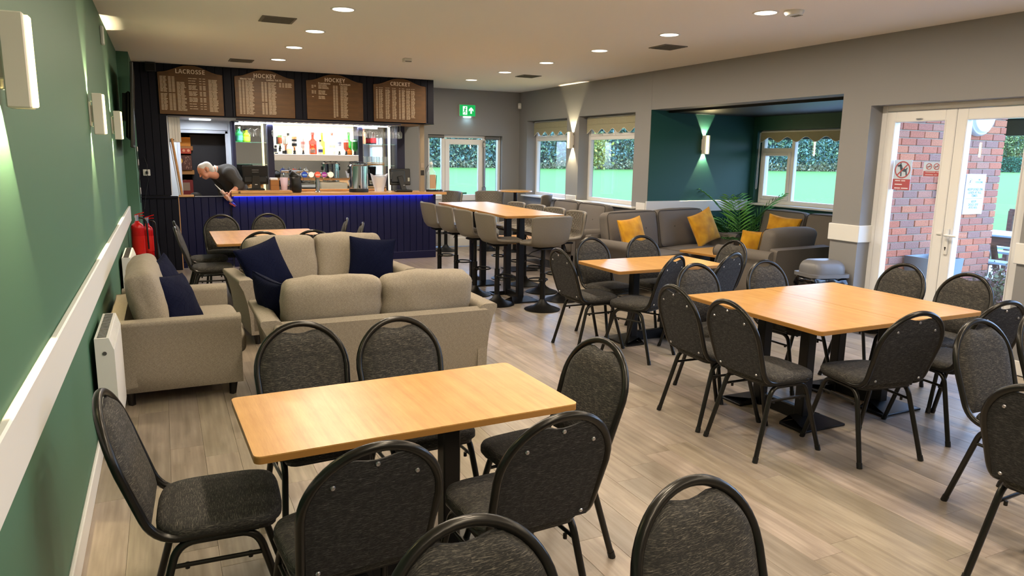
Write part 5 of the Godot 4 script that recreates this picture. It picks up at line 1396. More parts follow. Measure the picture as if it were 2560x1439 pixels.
func tree(label: String, at: Vector3, h: float, r: float, tints: Array, rng: RandomNumberGenerator, count: int) -> void:
	var o := thing("tree", label, "tree", at, 0.0)
	part("trunk", MB.new().tube([Vector3.ZERO, Vector3(0.1, h * 0.3, 0), Vector3(0.0, h * 0.75, 0.1)], [0.022 * h, 0.018 * h, 0.006 * h], 8), M.bark, o)
	foliage("crown", o, M.leaf, rng, count, 0.42, func(g):
		var d := Vector3(g.randfn(), g.randfn(), g.randfn()).normalized() * pow(g.randf(), 0.4)
		return Vector3(d.x * r, h * 0.58 + d.y * h * 0.44, d.z * r), tints, 9)

func ban_ring(r: float, t: float, slash := true) -> MB:   # a flat ring with a bar across it, lying in x,y
	var m := MB.new()
	var rows := [PackedVector3Array(), PackedVector3Array()]
	for k in 29:
		var q := TAU * k / 28
		rows[0].append(Vector3(cos(q) * (r - t), sin(q) * (r - t), 0.0006)); rows[1].append(Vector3(cos(q) * r, sin(q) * r, 0.0006))
	m.grid(rows, false, false, true)
	if slash: m.box(Vector3.ZERO, Vector3(2 * r - t, t, 0.001), 0.0, Basis(Vector3.BACK, PI / 4))
	return m

func sticker(label: String, at: Vector3, w: float, h: float, dog: bool) -> void:
	var o := thing("door_notice", label, "sticker", at, -PI / 2)
	var red := mat(Color(0.72, 0.28, 0.32), 0.5); var pale := mat(Color(0.80, 0.86, 0.93), 0.5); var dark := mat(Color(0.22, 0.26, 0.36), 0.5)
	var white := mat(Color(0.9, 0.86, 0.9), 0.5)
	part("backing", bx(Vector3.ZERO, Vector3(w, h, 0.002)), pale, o)
	var band := h * (0.36 if dog else 0.36)
	part("red_band", bx(Vector3(0, -h / 2 + band / 2 + (0.0 if dog else 0.004), 0.0015), Vector3(w - (0.0 if dog else 0.012), band, 0.001)), red, o)
	for k in (3 if dog else 2):   # lettering too small to read in the photograph
		var y := -h / 2 + band * ((2.45 - k) / 2.9 if dog else (1.55 - k) / 2.0) + (0.0 if dog else 0.006)
		var x := -w * 0.36
		for word in ([[0.3, 0.22], [0.42], [0.33, 0.38]][k] if dog else [[0.52, 0.22], [0.42, 0.14]][k]):
			part("print_line", bx(Vector3(x + word * w / 2, y, 0.0022), Vector3(word * w, h * 0.035, 0.0006)), white, o)
			x += (word + 0.06) * w
	if dog:
		part("ban_ring", ban_ring(w * 0.44, 0.012), red, o, Vector3(0, h * 0.17, 0.0022))
		var d := MB.new()
		for s in [[-0.30, 0.20, -0.10, 0.26, 0.05], [-0.14, 0.26, -0.05, 0.02, 0.07], [-0.08, 0.02, 0.2, -0.02, 0.08], [0.2, -0.02, 0.26, 0.12, 0.03], [-0.08, 0.0, -0.06, -0.32, 0.035], [0.2, -0.02, 0.26, -0.32, 0.04], [-0.12, 0.3, -0.12, 0.36, 0.03]]:
			var a := Vector2(s[0], s[1]) * w; var b := Vector2(s[2], s[3]) * w; var nn: Vector2 = (b - a).normalized().orthogonal() * s[4] * w
			d.prism(PackedVector2Array([a - nn, b - nn, b + nn, a + nn]), 0.0008)
		part("dog_symbol", d, dark, o, Vector3(0, h * 0.16, 0.0014))
	else:
		for s in [-1, 1]:
			part("ban_ring", ban_ring(w * 0.16, 0.006), red, o, Vector3(s * w * 0.2, h * 0.2, 0.0022))
			part("smoke_symbol", bx(Vector3(s * w * 0.2, h * 0.19, 0.0016), Vector3(w * 0.2, 0.006, 0.0008)), dark, o)

func furniture_materials() -> void:
	var w := 512
	# charcoal slub weave of the banquet chairs: dark with short pale threads across
	var th := stretched(80, 0.22, w, w, 16, 1, 2); var th2 := stretched(81, 0.35, w, w, 8, 1, 2); var cl := noise_img(82, 0.02, w, w, 3); var fine := noise_img(83, 0.45, w, w, 1)
	var fl := PackedByteArray(); fl.resize(w * w)
	for i in w * w:
		fl[i] = clampi((maxi(th[i], th2[i]) - 120) * 2 + (fine[i] - 128) / 3 + (cl[i] - 128) / 5, 0, 255)
	var ct := blend_tex([[fl, 1.0]], w, w, Color(0.12, 0.117, 0.11), Color(0.56, 0.53, 0.48), 1.1, -26.0, 34.0, 12)
	M.chair_fabric = textured(ct, Vector3.ONE * 3.2, 0.85)
	M.chair_fabric.heightmap_enabled = true
	M.chair_fabric.heightmap_texture = ct
	M.chair_fabric.heightmap_scale = 0.06
	M.chair_back = textured(ct, Vector3.ONE * 3.2, 0.85, false, Color(0.82, 0.84, 0.92))
	M.chair_frame = mat(Color(0.20, 0.195, 0.185), 0.28, 0.75)
	# beige heather of the light sofas
	var bt := blend_tex([[stretched(85, 0.4, w, w, 8, 1, 1), 0.5], [stretched(86, 0.4, w, w, 1, 6, 1), 0.4], [noise_img(87, 0.02, w, w, 2), 0.1]], w, w, Color(0.43, 0.395, 0.345), Color(0.69, 0.65, 0.585), 1.5, 0.0, 22.0, 13)
	M.beige = textured(bt, Vector3.ONE * 3.0, 0.9)
	M.beige.heightmap_enabled = true
	M.beige.heightmap_texture = bt
	M.beige.heightmap_scale = 0.03
	var gt := blend_tex([[stretched(88, 0.35, 256, 256, 4, 1, 1), 0.5], [stretched(89, 0.35, 256, 256, 1, 4, 1), 0.5]], 256, 256, Color(0.36, 0.34, 0.325), Color(0.47, 0.445, 0.42), 1.0, 0.0, 10.0, 14)
	M.grey_sofa = textured(gt, Vector3.ONE * 4.0, 0.9)
	M.piping = mat(Color(0.24, 0.225, 0.21), 0.8)
	M.dark_wood = mat(Color(0.07, 0.05, 0.04), 0.4)
	# navy pintucked cushions
	var im := PackedByteArray(); im.resize(256 * 256)
	for y in 256:
		for x in 256:
			var a := fposmod(x * 0.8 + y + 14.0 * sin(y * 0.05), 42.7); var b := fposmod(x - y * 0.9 + 10.0 * sin(x * 0.06), 51.2)
			im[y * 256 + x] = 255 if a < 3.0 or b < 3.0 else 90 + int(40.0 * sin(a / 42.7 * PI))
	var tuck := blend_tex([[im, 1.0]], 256, 256, Color.BLACK, Color.WHITE)
	M.navy_cushion = mat(Color(0.022, 0.045, 0.15), 0.9, 0.0, 0.25)
	M.navy_cushion.uv1_triplanar = true
	M.navy_cushion.uv1_scale = Vector3.ONE * 3.2
	M.navy_cushion.heightmap_enabled = true
	M.navy_cushion.heightmap_texture = tuck
	M.navy_cushion.heightmap_scale = 0.5
	M.yellow = textured(blend_tex([[noise_img(90, 0.02, 128, 128, 3), 1.0]], 128, 128, Color(0.72, 0.50, 0.04), Color(0.86, 0.64, 0.10), 1.2), Vector3.ONE * 2.0, 0.8)
	M.yellow.rim_enabled = true
	M.yellow.rim = 0.4
	# beech laminate of the tables, grain along z
	var g1 := stretched(91, 0.03, 512, 512, 1, 32, 2); var g2 := stretched(92, 0.10, 512, 512, 1, 16, 2); var g3 := noise_img(93, 0.008, 512, 512, 2); var g4 := stretched(94, 0.5, 512, 512, 1, 16, 1)
	var tt := blend_tex([[g1, 0.34], [g2, 0.22], [g3, 0.22], [g4, 0.22]], 512, 512, Color(0.71, 0.505, 0.265), Color(0.87, 0.69, 0.42), 1.05, 0.0, 8.0, 15)
	M.table_top = textured(tt, Vector3(1.5, 1.5, 1.2), 0.34)
	M.table_edge = mat(Color(0.62, 0.44, 0.21), 0.45)
	M.stool = textured(blend_tex([[noise_img(95, 0.15, 128, 128, 3), 1.0]], 128, 128, Color(0.42, 0.395, 0.355), Color(0.485, 0.455, 0.41)), Vector3.ONE * 5, 0.5)
	M.stool_metal = mat(Color(0.06, 0.058, 0.055), 0.45, 0.4)

func make_chair(label: String, at: Vector3, turn: float, group: String) -> Node3D:   # faces local +z
	var o := thing("banquet_chair", label, "chair", at, turn, group)
	# arched back tube running down and forward as the seat rail
	var upv := Vector3(0, 0.955, -0.297)
	var c := Vector3(0, 0.70, -0.275)
	var path := [Vector3(-0.19, 0.447, 0.13), Vector3(-0.192, 0.447, -0.19), c + Vector3(-0.208, 0, 0)]
	var pts := rounded(path, 0.09, 7)
	pts.append_array(arc(c, Vector3(-0.208, 0, 0), upv * 0.215, PI * 0.06, PI * 0.94, 22))
	var right := rounded(path, 0.09, 7)
	right.reverse()
	for q in right: pts.append(Vector3(-q.x, q.y, q.z))
	part("back_frame", MB.new().tube(pts, 0.0148, 10), M.chair_frame, o)
	# fabric panel inside the arch, its top edge dipped for a hand
	var nu := 20; var nv := 14
	var rows_f := []; var rows_b := []
	for j in nv + 1:
		var rf := PackedVector3Array(); var rb := PackedVector3Array()
		for i in nu + 1:
			var u := 2.0 * i / nu - 1.0
			u = sin(u * PI / 2)
			var x := u * 0.196
			var topy := 0.70 + 0.1915 * sqrt(maxf(0.0, 1.0 - u * u * 0.97))
			var dip := 0.030 * pow(maxf(0.0, cos(clampf(x / 0.085, -1, 1) * PI / 2)), 1.3)
			var v := sin(float(j) / nv * PI / 2) * 0.5 + 0.5 * float(j) / nv
			var y := lerpf(0.475, topy - dip, v)
			var z := -0.275 - (y - 0.70) * 0.311
			var edge := pow(absf(u), 6.0); var ev := pow(absf(2.0 * float(j) / nv - 1.0), 8.0)
			x *= 1.0 - 0.07 * clampf((0.70 - y) / 0.225, 0, 1)
			var t := 0.026 * (1 - edge) * (1 - ev)
			rf.append(Vector3(x, y, z + 0.002 + t)); rb.append(Vector3(x, y, z - 0.006 - 0.004 * (1 - edge) * (1 - ev)))
		rows_f.append(rf); rows_b.append(rb)
	part("back_pad", MB.new().grid(rows_f), M.chair_fabric, o)
	var rear := MB.new().grid(rows_b, false, false, true)
	var rim := []
	for i in nu + 1: rim.append([rows_f[0][i], rows_b[0][i]])
	for j in range(1, nv + 1): rim.append([rows_f[j][nu], rows_b[j][nu]])
	for i in range(nu - 1, -1, -1): rim.append([rows_f[nv][i], rows_b[nv][i]])
	for j in range(nv - 1, 0, -1): rim.append([rows_f[j][0], rows_b[j][0]])
	var ra := PackedVector3Array(); var rbk := PackedVector3Array()
	for q in rim: ra.append(q[0]); rbk.append(q[1])
	rear.grid([rbk, ra], true, false)
	part("back_cover", rear, M.chair_back, o)
	for q in [[0.0, 0.852], [-0.125, 0.80], [0.125, 0.80], [-0.15, 0.50], [0.15, 0.50]]:
		var z: float = -0.275 - (q[1] - 0.70) * 0.311 - 0.0105
		part("screw", MB.new().lathe([Vector2(0.008, 0.0), Vector2(0.006, 0.004), Vector2(0.0, 0.005)], 10, Vector3(q[0], q[1], z), Basis(Vector3.RIGHT, -PI / 2 - 0.3)), M.steel, o)
	# seat
	var rows := []
	for q in [[0.01, 0.0], [0.93, 0.0], [1.0, 0.012], [1.0, 0.032], [0.97, 0.046], [0.88, 0.055], [0.6, 0.060], [0.25, 0.063], [0.01, 0.063]]:
		var row := PackedVector3Array()
		for k in 40:
			var an := TAU * k / 40
			var cx := cos(an); var cz := -sin(an)
			row.append(Vector3(signf(cx) * pow(absf(cx), 0.48) * 0.205 * q[0], 0.438 + q[1], 0.012 + signf(cz) * pow(absf(cz), 0.42) * 0.205 * q[0]))
		rows.append(row)
	part("seat", MB.new().grid(rows, true), M.chair_fabric, o)
	part("seat_board", MB.new().prism(rrect(0.36, 0.36, 0.05), 0.012, Transform3D(Basis(Vector3.RIGHT, -PI / 2), Vector3(0, 0.427, 0.012))), M.black, o)
	# side frames: each leg a mesh, the bend over the top belongs to the front one
	for s in [-1.0, 1.0]:
		var side := rounded([Vector3(s * 0.215, 0.0, 0.245), Vector3(s * 0.178, 0.425, 0.125), Vector3(s * 0.178, 0.425, 0.0)], 0.10, 7)
		part("leg", MB.new().tube(side, 0.014, 9), M.chair_frame, o)
		var side2 := rounded([Vector3(s * 0.215, 0.0, -0.245), Vector3(s * 0.178, 0.425, -0.125), Vector3(s * 0.178, 0.425, 0.0)], 0.10, 7)
		part("leg", MB.new().tube(side2, 0.014, 9), M.chair_frame, o)
		part("stretcher", MB.new().tube([Vector3(s * 0.185, 0.345, -0.146), Vector3(s * 0.185, 0.345, 0.146)], 0.008, 7), M.chair_frame, o)
		for f in [-1.0, 1.0]:
			part("rubber_foot", MB.new().tube([Vector3(s * 0.2155, 0.0, f * 0.246), Vector3(s * 0.213, 0.03, f * 0.237)], 0.016, 9), M.black, o)
			part("stacking_bumper", MB.new().tube([Vector3(s * 0.172, 0.345, f * 0.10), Vector3(s * 0.172, 0.325, f * 0.10)], 0.008, 7), M.black, o)
	return o

func make_table(label: String, at: Vector3, turn: float, lx: float, lz: float, h: float, group: String, gap := 0.0) -> Node3D:   # grain along local z; posts stand along the longer side
	var o := thing("dining_table" if h < 0.9 else "high_table", label, "table", at, turn, group)
	var top := rrect(lx - gap, lz - gap, 0.025, 4)
	part("tabletop", MB.new().prism(top, 0.0045, Transform3D(Basis(Vector3.RIGHT, -PI / 2), Vector3(0, h - 0.0045, 0))), M.table_top, o)
	part("table_edge", MB.new().prism(top, 0.0225, Transform3D(Basis(Vector3.RIGHT, -PI / 2), Vector3(0, h - 0.027, 0)), true), M.table_edge, o)
	var along := Vector3(0, 0, 1) if lz > lx else Vector3(1, 0, 0)
	var across := Vector3(1, 0, 0) if lz > lx else Vector3(0, 0, 1)
	var frame := Basis(across, Vector3.UP, across.cross(Vector3.UP))
	for s in [-1.0, 1.0]:
		part("post", MB.new().box(along * s * 0.19 + Vector3(0, (h - 0.03) / 2, 0), Vector3(0.075, h - 0.03, 0.075), 0.006), M.black_metal, o)
		var pl := MB.new()
		pl.box(along * s * 0.28 + Vector3(0, 0.008, 0), across * 0.38 + along * 0.20 + Vector3(0, 0.016, 0), 0.003)
		var a: Vector3 = along * s * 0.18; var b: Vector3 = along * s * 0.375
		pl.quad(a + across * -0.10 + Vector3(0, 0.05, 0), a + across * 0.10 + Vector3(0, 0.05, 0), b + across * 0.17 + Vector3(0, 0.017, 0), b + across * -0.17 + Vector3(0, 0.017, 0))
		pl.quad(a + across * 0.10 + Vector3(0, 0.05, 0), a + across * -0.10 + Vector3(0, 0.05, 0), a + across * -0.19 + Vector3(0, 0.016, 0), a + across * 0.19 + Vector3(0, 0.016, 0))
		part("foot_plate", pl, M.black_metal, o)
		part("top_plate", MB.new().box(along * s * 0.19 + Vector3(0, h - 0.031, 0), Vector3(0.3, 0.006, 0.3), 0.002), M.black_metal, o)
	part("base_bar", MB.new().box(Vector3(0, 0.045, 0), across * 0.05 + along * 0.40 + Vector3(0, 0.09, 0), 0.006), M.black_metal, o)
	return o

func make_sofa(called: String, label: String, cat: String, at: Vector3, turn: float, w: float, n: int, fabric: Material, k: Dictionary, group: String, sd: int) -> Node3D:   # faces local +z; origin under the middle
	var o := thing(called, label, cat, at, turn, group)
	var d: float = k.depth; var arm_h: float = k.arm; var seat_h: float = k.seat; var back_h: float = k.back; var panel_h: float = k.panel
	var ins: float = w - 2 * k.arm_w
	part("base_frame", MB.new().box(Vector3(0, 0.215, 0.02), Vector3(w - 0.16, 0.20, d - 0.10), 0.02), fabric, o)
	var lean := 0.13
	part("back_panel", MB.new().prism(rrect(ins + 0.16, panel_h - 0.11, 0.025), 0.10, Transform3D(Basis(Vector3.RIGHT, -lean), Vector3(0, 0.11 + (panel_h - 0.11) / 2, -d / 2 + 0.02)), true), fabric, o)
	for s in [-1.0, 1.0]:
		var prof: PackedVector2Array
		if k.rolled:
			prof = PackedVector2Array([Vector2(0.0, 0.12), Vector2(0.12, 0.12), Vector2(0.125, arm_h - 0.16)])
			for q in 9: prof.append(Vector2(0.095 + 0.075 * cos(-0.6 + q * 0.46), arm_h - 0.075 + 0.075 * sin(-0.6 + q * 0.46)))
			prof.append(Vector2(0.0, arm_h - 0.12))
		else:
			prof = PackedVector2Array([Vector2(0.0, 0.10), Vector2(0.075, 0.10), Vector2(0.08, 0.25), Vector2(0.095, 0.38), Vector2(0.125, 0.50), Vector2(0.16, arm_h - 0.03), Vector2(0.158, arm_h - 0.008), Vector2(0.145, arm_h), Vector2(0.06, arm_h), Vector2(0.03, arm_h - 0.012), Vector2(0.012, arm_h - 0.04)])
		var mir := PackedVector2Array()
		for q in prof: mir.append(Vector2(q.x * s, q.y))
		part("arm", MB.new().prism(mir, d - 0.06, Transform3D(Basis.IDENTITY, Vector3(s * ins / 2, 0, -d / 2 + 0.03)), true), fabric, o)
		if k.rolled:
			var face := []
			for q in mir: face.append(Vector3(s * ins / 2 + q.x, q.y, d / 2 - 0.03))
			part("arm_piping", MB.new().tube(face, 0.006, 5, true), M.piping, o)
	var cw := ins / n
	for c in n:
		var x := -ins / 2 + cw * (c + 0.5)
		part("seat_cushion", MB.new().blob(Vector3(cw - 0.006, 0.17, d - 0.20), 0.05, Vector3(0, 0.025, 0.02), 12, Transform3D(Basis.IDENTITY, Vector3(x, seat_h - 0.085, 0.11)), 0.006, sd + c), fabric, o)
		var bh := back_h - seat_h + 0.06
		var tf := Transform3D(Basis(Vector3.RIGHT, -0.20), Vector3(x + k.spread * (c - (n - 1) / 2.0), seat_h - 0.02 + bh / 2, -d / 2 + 0.235))
		part("back_cushion", MB.new().blob(Vector3(cw - 0.004, bh, 0.19), 0.07, Vector3(0.0, 0.02, 0.035), 16, tf, k.wrinkle, sd + 20 + c), fabric, o)
		if k.rolled:
			for e in [-1.0, 1.0]:
				part("button", MB.new().lathe([Vector2(0.014, 0.0), Vector2(0.01, 0.007), Vector2(0.0, 0.009)], 10, tf * Vector3(e * cw * 0.2, 0.02, 0.118), tf.basis * Basis(Vector3.RIGHT, PI / 2)), M.piping, o)
			var rim := []
			for q in rrect(cw - 0.03, bh - 0.03, 0.06, 3): rim.append(tf * Vector3(q.x, q.y, 0.088))
			part("cushion_piping", MB.new().tube(rim, 0.005, 5, true), M.piping, o)
			var rim2 := []
			for q in rrect(cw - 0.03, d - 0.23, 0.05, 3): rim2.append(Vector3(x + q.x, seat_h - 0.008, 0.11 - q.y))
			part("seat_piping", MB.new().tube(rim2, 0.005, 5, true), M.piping, o)
	for sx in [-1.0, 1.0]:
		for sz in [-1.0, 1.0]:
			part("leg", MB.new().tube([Vector3(sx * (w / 2 - 0.14), 0.0, sz * (d / 2 - 0.10)), Vector3(sx * (w / 2 - 0.13), 0.13, sz * (d / 2 - 0.09))], [0.022, 0.032], 4), M.dark_wood, o)
	return o

func make_stool(label: String, at: Vector3, turn: float, group: String) -> Node3D:   # faces local +z
	var o := thing("bar_stool", label, "bar stool", at, turn, group)
	# bucket: a curved shell rising to a low back, seat dished
	var prof := [Vector2(0.23, 0.735), Vector2(0.17, 0.722), Vector2(0.05, 0.712), Vector2(-0.08, 0.715), Vector2(-0.15, 0.735), Vector2(-0.19, 0.785), Vector2(-0.215, 0.87), Vector2(-0.235, 0.96), Vector2(-0.252, 1.055)]
	var wid := [0.17, 0.20, 0.222, 0.236, 0.242, 0.246, 0.252, 0.260, 0.264]
	var outer := []; var inner := []
	for j in prof.size():
		var ro := PackedVector3Array(); var ri := PackedVector3Array()
		var t := clampf((j - 2.0) / 6.0, 0, 1)
		for i in 17:
			var u := 2.0 * i / 16 - 1.0
			var wrap := 0.12 * t * pow(absf(u), 2.2) * (1.0 - 0.35 * t)
			var side := 0.06 * pow(absf(u), 3.0) * (1.0 - t) * smoothstep(0.0, 4.0, float(j))
			var drop := -0.012 * pow(absf(u), 6.0) * t
			var p := Vector3(u * wid[j], prof[j].y + side + drop, prof[j].x + wrap)
			ro.append(p)
			var inn := Vector3(-u * 0.03, 0.035 * (1 - t), 0.035 * t)
			ri.append(p + inn + Vector3(0, 0.012 * (1 - t) * (1 - u * u), 0))
		outer.append(ro); inner.append(ri)
	var shell := MB.new()
	shell.grid(outer, false, false, false)
	part("shell", shell, M.stool, o)
	part("quilted_lining", MB.new().grid(inner, false, false, true), M.stool_quilt, o)
	var rim := []
	for i in 17: rim.append((outer[8][i] + inner[8][i]) / 2.0)
	for j in range(7, -1, -1): rim.append((outer[j][16] + inner[j][16]) / 2.0)
	for i in range(15, -1, -1): rim.append((outer[0][i] + inner[0][i]) / 2.0)
	for j in range(1, 8): rim.append((outer[j][0] + inner[j][0]) / 2.0)
	part("rim", MB.new().tube(rim, 0.0185, 7, true), M.stool, o)
	part("column", MB.new().tube([Vector3(0, 0.04, 0), Vector3(0, 0.42, 0)], 0.03, 14).tube([Vector3(0, 0.42, 0), Vector3(0, 0.70, 0)], 0.022, 12), M.stool_metal, o)
	part("seat_plate", bx(Vector3(0, 0.70, 0), Vector3(0.18, 0.02, 0.18), 0.004), M.stool_metal, o)
	part("base", MB.new().lathe([Vector2(0.0, 0.0), Vector2(0.20, 0.0), Vector2(0.205, 0.008), Vector2(0.17, 0.022), Vector2(0.11, 0.042), Vector2(0.06, 0.075), Vector2(0.032, 0.12), Vector2(0.0, 0.12)], 28), M.stool_metal, o)
	var ring := arc(Vector3(0, 0.33, 0.10), Vector3(0.115, 0, 0), Vector3(0, 0, 0.10), 0.0, TAU * 0.98, 26)
	part("foot_ring", MB.new().tube(ring, 0.009, 7, true).box(Vector3(0, 0.33, 0.01), Vector3(0.07, 0.04, 0.07), 0.01), M.stool_metal, o)
	part("lever", MB.new().tube([Vector3(0.02, 0.69, 0.0), Vector3(0.13, 0.66, 0.03), Vector3(0.19, 0.62, 0.04)], 0.005, 6), M.stool_metal, o)
	return o

func cushion(label: String, at: Vector3, turn: float, tilt: float, spin: float, size: float, m: Material, sd: int, group: String) -> void:
	var o := thing("scatter_cushion", label, "cushion", at, 0.0, group)
	o.basis = Basis(Vector3.UP, turn) * Basis(Vector3.RIGHT, tilt) * Basis(Vector3.BACK, spin)
	part("cover", MB.new().pillow(size, size, 0.16, Transform3D.IDENTITY, sd), m, o)

func build_furniture() -> void:
	furniture_materials()
	M.stool_quilt = M.stool.duplicate()
	var q := PackedByteArray(); q.resize(128 * 128)
	for y in 128:
		for x in 128: q[y * 128 + x] = 10 if fposmod(x + y, 32.0) < 3.0 or fposmod(x - y, 32.0) < 3.0 else 160 + int(60 * sin(fposmod(x + y, 32.0) / 32.0 * PI) * sin(fposmod(x - y, 32.0) / 32.0 * PI))
	M.stool_quilt.heightmap_enabled = true
	M.stool_quilt.heightmap_texture = blend_tex([[q, 1.0]], 128, 128, Color.BLACK, Color.WHITE)
	M.stool_quilt.heightmap_scale = 1.0
	# tables
	make_table("wooden dining table nearest the camera at the left, grain across its top", P(1.235, 0, 2.655), 0.03, 1.235, 0.64, 0.735, "dining tables")
	make_table("left half of the two wooden tables pushed together at the right", P(4.155, 0, 3.455), 0.0, 0.75, 1.205, 0.735, "dining tables", 0.002)
	make_table("right half of the two wooden tables pushed together, by the glass doors", P(4.907, 0, 3.455), 0.0, 0.75, 1.205, 0.735, "dining tables", 0.002)
	make_table("wooden dining table in the middle of the room before the grey sofas", P(4.53, 0, 5.48), 0.0, 1.21, 0.70, 0.735, "dining tables")
	make_table("near half of the wooden dining tables between beige sofa and bar", P(1.49, 0, 8.54), 0.0, 1.2, 0.70, 0.735, "dining tables", 0.002)
	make_table("far half of the wooden dining tables closest to the bar gate", P(1.49, 0, 9.24), 0.0, 1.2, 0.70, 0.735, "dining tables", 0.002)
	make_table("nearer of the two tall wooden tables beside the bar stools", P(4.20, 0, 7.79), -0.03, 0.74, 1.2, 1.05, "tall tables", 0.002)
	make_table("farther of the two tall wooden tables, end on to the bar", P(4.235, 0, 8.99), -0.03, 0.74, 1.2, 1.05, "tall tables", 0.002)
	low_table("low square wooden coffee table before the grey sofas in the alcove", P(6.72, 0, 7.10), 0.15, 0.66, 0.60, 0.55)
	low_table("low wooden coffee table beyond the tall tables by the window sofa", P(5.25, 0, 9.75), 0.0, 0.7, 0.9, 0.48)
	# chairs: where, turn, what sets each apart
	var first := make_chair("banquet chair at the left end of the front table, side on by the radiator", P(0.52, 0, 2.62), 1.52, "charcoal banquet chairs")
	for c in [
		[0.975, 3.09, 0.06, "banquet chair behind the front table on its left, before the beige sofa"],
		[1.43, 3.02, 0.06, "banquet chair behind the front table on its right, before the beige sofa"],
		[0.885, 2.19, 3.22, "banquet chair at the front table's near side on the left, screws showing"],
		[1.49, 2.19, 3.20, "banquet chair at the front table's near side on the right, screws showing"],
		[1.80, 2.56, -1.45, "banquet chair at the right end of the front table facing the wall"],
		[0.985, 1.03, 0.04, "banquet chair cut off by the bottom edge in the middle, facing the room's front"],
		[1.595, 0.99, 0.10, "banquet chair cut off by the bottom edge at the right, with hand hole"],
		[3.616, 3.081, 1.55, "banquet chair at the left end of the paired tables, nearer one"],
		[3.63, 3.578, 1.52, "banquet chair at the left end of the paired tables, farther one"],
		[4.11, 2.78, 2.98, "banquet chair at the near side of the paired tables, screws facing out"],
		[4.88, 2.79, 3.02, "banquet chair half hidden at the near right corner of the paired tables"],
		[4.13, 1.87, -0.05, "blue edged banquet chair at the right, its back to the paired tables"],
		[4.75, 1.92, -0.02, "banquet chair of which only an edge shows at the right border"],
		[3.56, 1.42, 1.62, "banquet chair cut off at the lower right corner, screws showing"],
		[5.343, 3.73, -1.63, "banquet chair at the right end of the paired tables under the left glass door"],
		[5.344, 3.22, -1.62, "banquet chair at the right end of the paired tables under the right glass door"],
		[4.719, 3.92, 0.01, "banquet chair behind the paired tables on the right, beside the bin"],
		[4.078, 3.977, 0.045, "banquet chair behind the paired tables on the left"],
		[3.843, 5.47, 1.58, "banquet chair at the left end of the middle table, screws showing"],
		[4.277, 5.78, 0.12, "banquet chair behind the middle table, left one before the yellow cushion"],
		[4.866, 5.78, 0.04, "banquet chair behind the middle table, right one"],
		[4.09, 5.04, 3.56, "banquet chair turned askew at the near left of the middle table"],
		[4.725, 5.03, 3.43, "dark banquet chair at the near right of the middle table, screws showing"],
		[5.182, 5.458, -1.62, "banquet chair at the right end of the middle table by the coffee table"],
		[0.834, 8.38, 1.53, "banquet chair at the left end of the back table, nearer one"],
		[0.837, 9.08, 1.56, "banquet chair at the left end of the back table, farther one"],
		[1.064, 9.56, 0.03, "banquet chair before the navy gate behind the back table"],
		[1.642, 9.60, 0.03, "banquet chair before the navy bar front behind the back table"],
		[1.294, 7.98, 3.14, "banquet chair hidden behind the beige sofa's left back cushion"],
		[1.80, 7.99, 3.14, "banquet chair hidden behind the gap of the beige sofa's back cushions"],
		[2.13, 9.05, -1.75, "banquet chair at the right end of the back table, farther one"],
		[2.17, 8.42, -1.75, "banquet chair at the right end of the back table, nearer one"]]:
		copy(first, c[3], P(c[0], 0, c[1]), c[2], "charcoal banquet chairs")
	# stools
	var s0 := make_stool("taupe bar stool at the left of the tall tables, nearest of that row of four", P(3.84, 0, 7.48), PI / 2, "taupe bar stools")
	for s in [[3.83, 8.12, PI / 2, "taupe bar stool at the left of the tall tables, second of four"], [3.83, 8.76, PI / 2, "taupe bar stool at the left of the tall tables, third of four"], [3.83, 9.40, PI / 2, "taupe bar stool at the left of the tall tables, next to the bar front"],
		[4.20, 7.03, PI + 0.12, "taupe bar stool at the near end of the tall tables, back to the camera"],
		[4.68, 7.43, -PI / 2 - 0.1, "quilted bar stool at the right of the tall tables, nearest of four"], [4.70, 7.98, -PI / 2, "quilted bar stool at the right of the tall tables, second of four"], [4.72, 8.53, -PI / 2, "quilted bar stool at the right of the tall tables, third of four"], [4.70, 9.08, -PI / 2, "quilted bar stool at the right of the tall tables, farthest of four"],
		[5.72, 12.0, -0.5, "grey bar stool behind the small round table in the far corner"], [6.22, 11.05, PI + 0.8, "grey bar stool before the small round table under the far window"], [4.95, 12.15, -1.2, "pale quilted bar stool beside the far glazed door"]]:
		copy(s0, s[3], P(s[0], 0, s[1]), s[2], "taupe bar stools")
	var ct := thing("round_table", "small round tall table in the far corner by the window", "table", P(6.12, 0, 11.72))
	part("tabletop", MB.new().lathe([Vector2(0.0, 1.075), Vector2(0.30, 1.075), Vector2(0.305, 1.085), Vector2(0.30, 1.10), Vector2(0.0, 1.10)], 32), M.table_top, ct)
	part("column", MB.new().tube([Vector3(0, 0.02, 0), Vector3(0, 1.075, 0)], 0.035, 14), M.black_metal, ct)
	part("base", MB.new().lathe([Vector2(0.0, 0.0), Vector2(0.22, 0.0), Vector2(0.22, 0.012), Vector2(0.05, 0.03), Vector2(0.0, 0.03)], 28), M.black_metal, ct)
	# beige sofas
	var kb := {"depth": 0.84, "arm": 0.60, "seat": 0.45, "back": 0.86, "panel": 0.57, "arm_w": 0.15, "rolled": false, "wrinkle": 0.022, "spread": 0.0}
	make_sofa("snuggler_chair", "wide beige armchair against the green wall with navy cushions", "armchair", P(0.455, 0, 5.85), PI / 2, 1.36, 1, M.beige, kb, "beige sofas", 1)
	make_sofa("two_seat_sofa", "beige two seat sofa facing the camera before the back table", "sofa", P(1.755, 0, 7.05), 0.10, 1.66, 2, M.beige, kb, "beige sofas", 5)
	var k2 := kb.duplicate(); k2.back = 0.80; k2.panel = 0.565
	make_sofa("two_seat_sofa", "beige two seat sofa seen from behind at the front table", "sofa", P(1.80, 0, 5.28), PI, 1.70, 2, M.beige, k2, "beige sofas", 9)
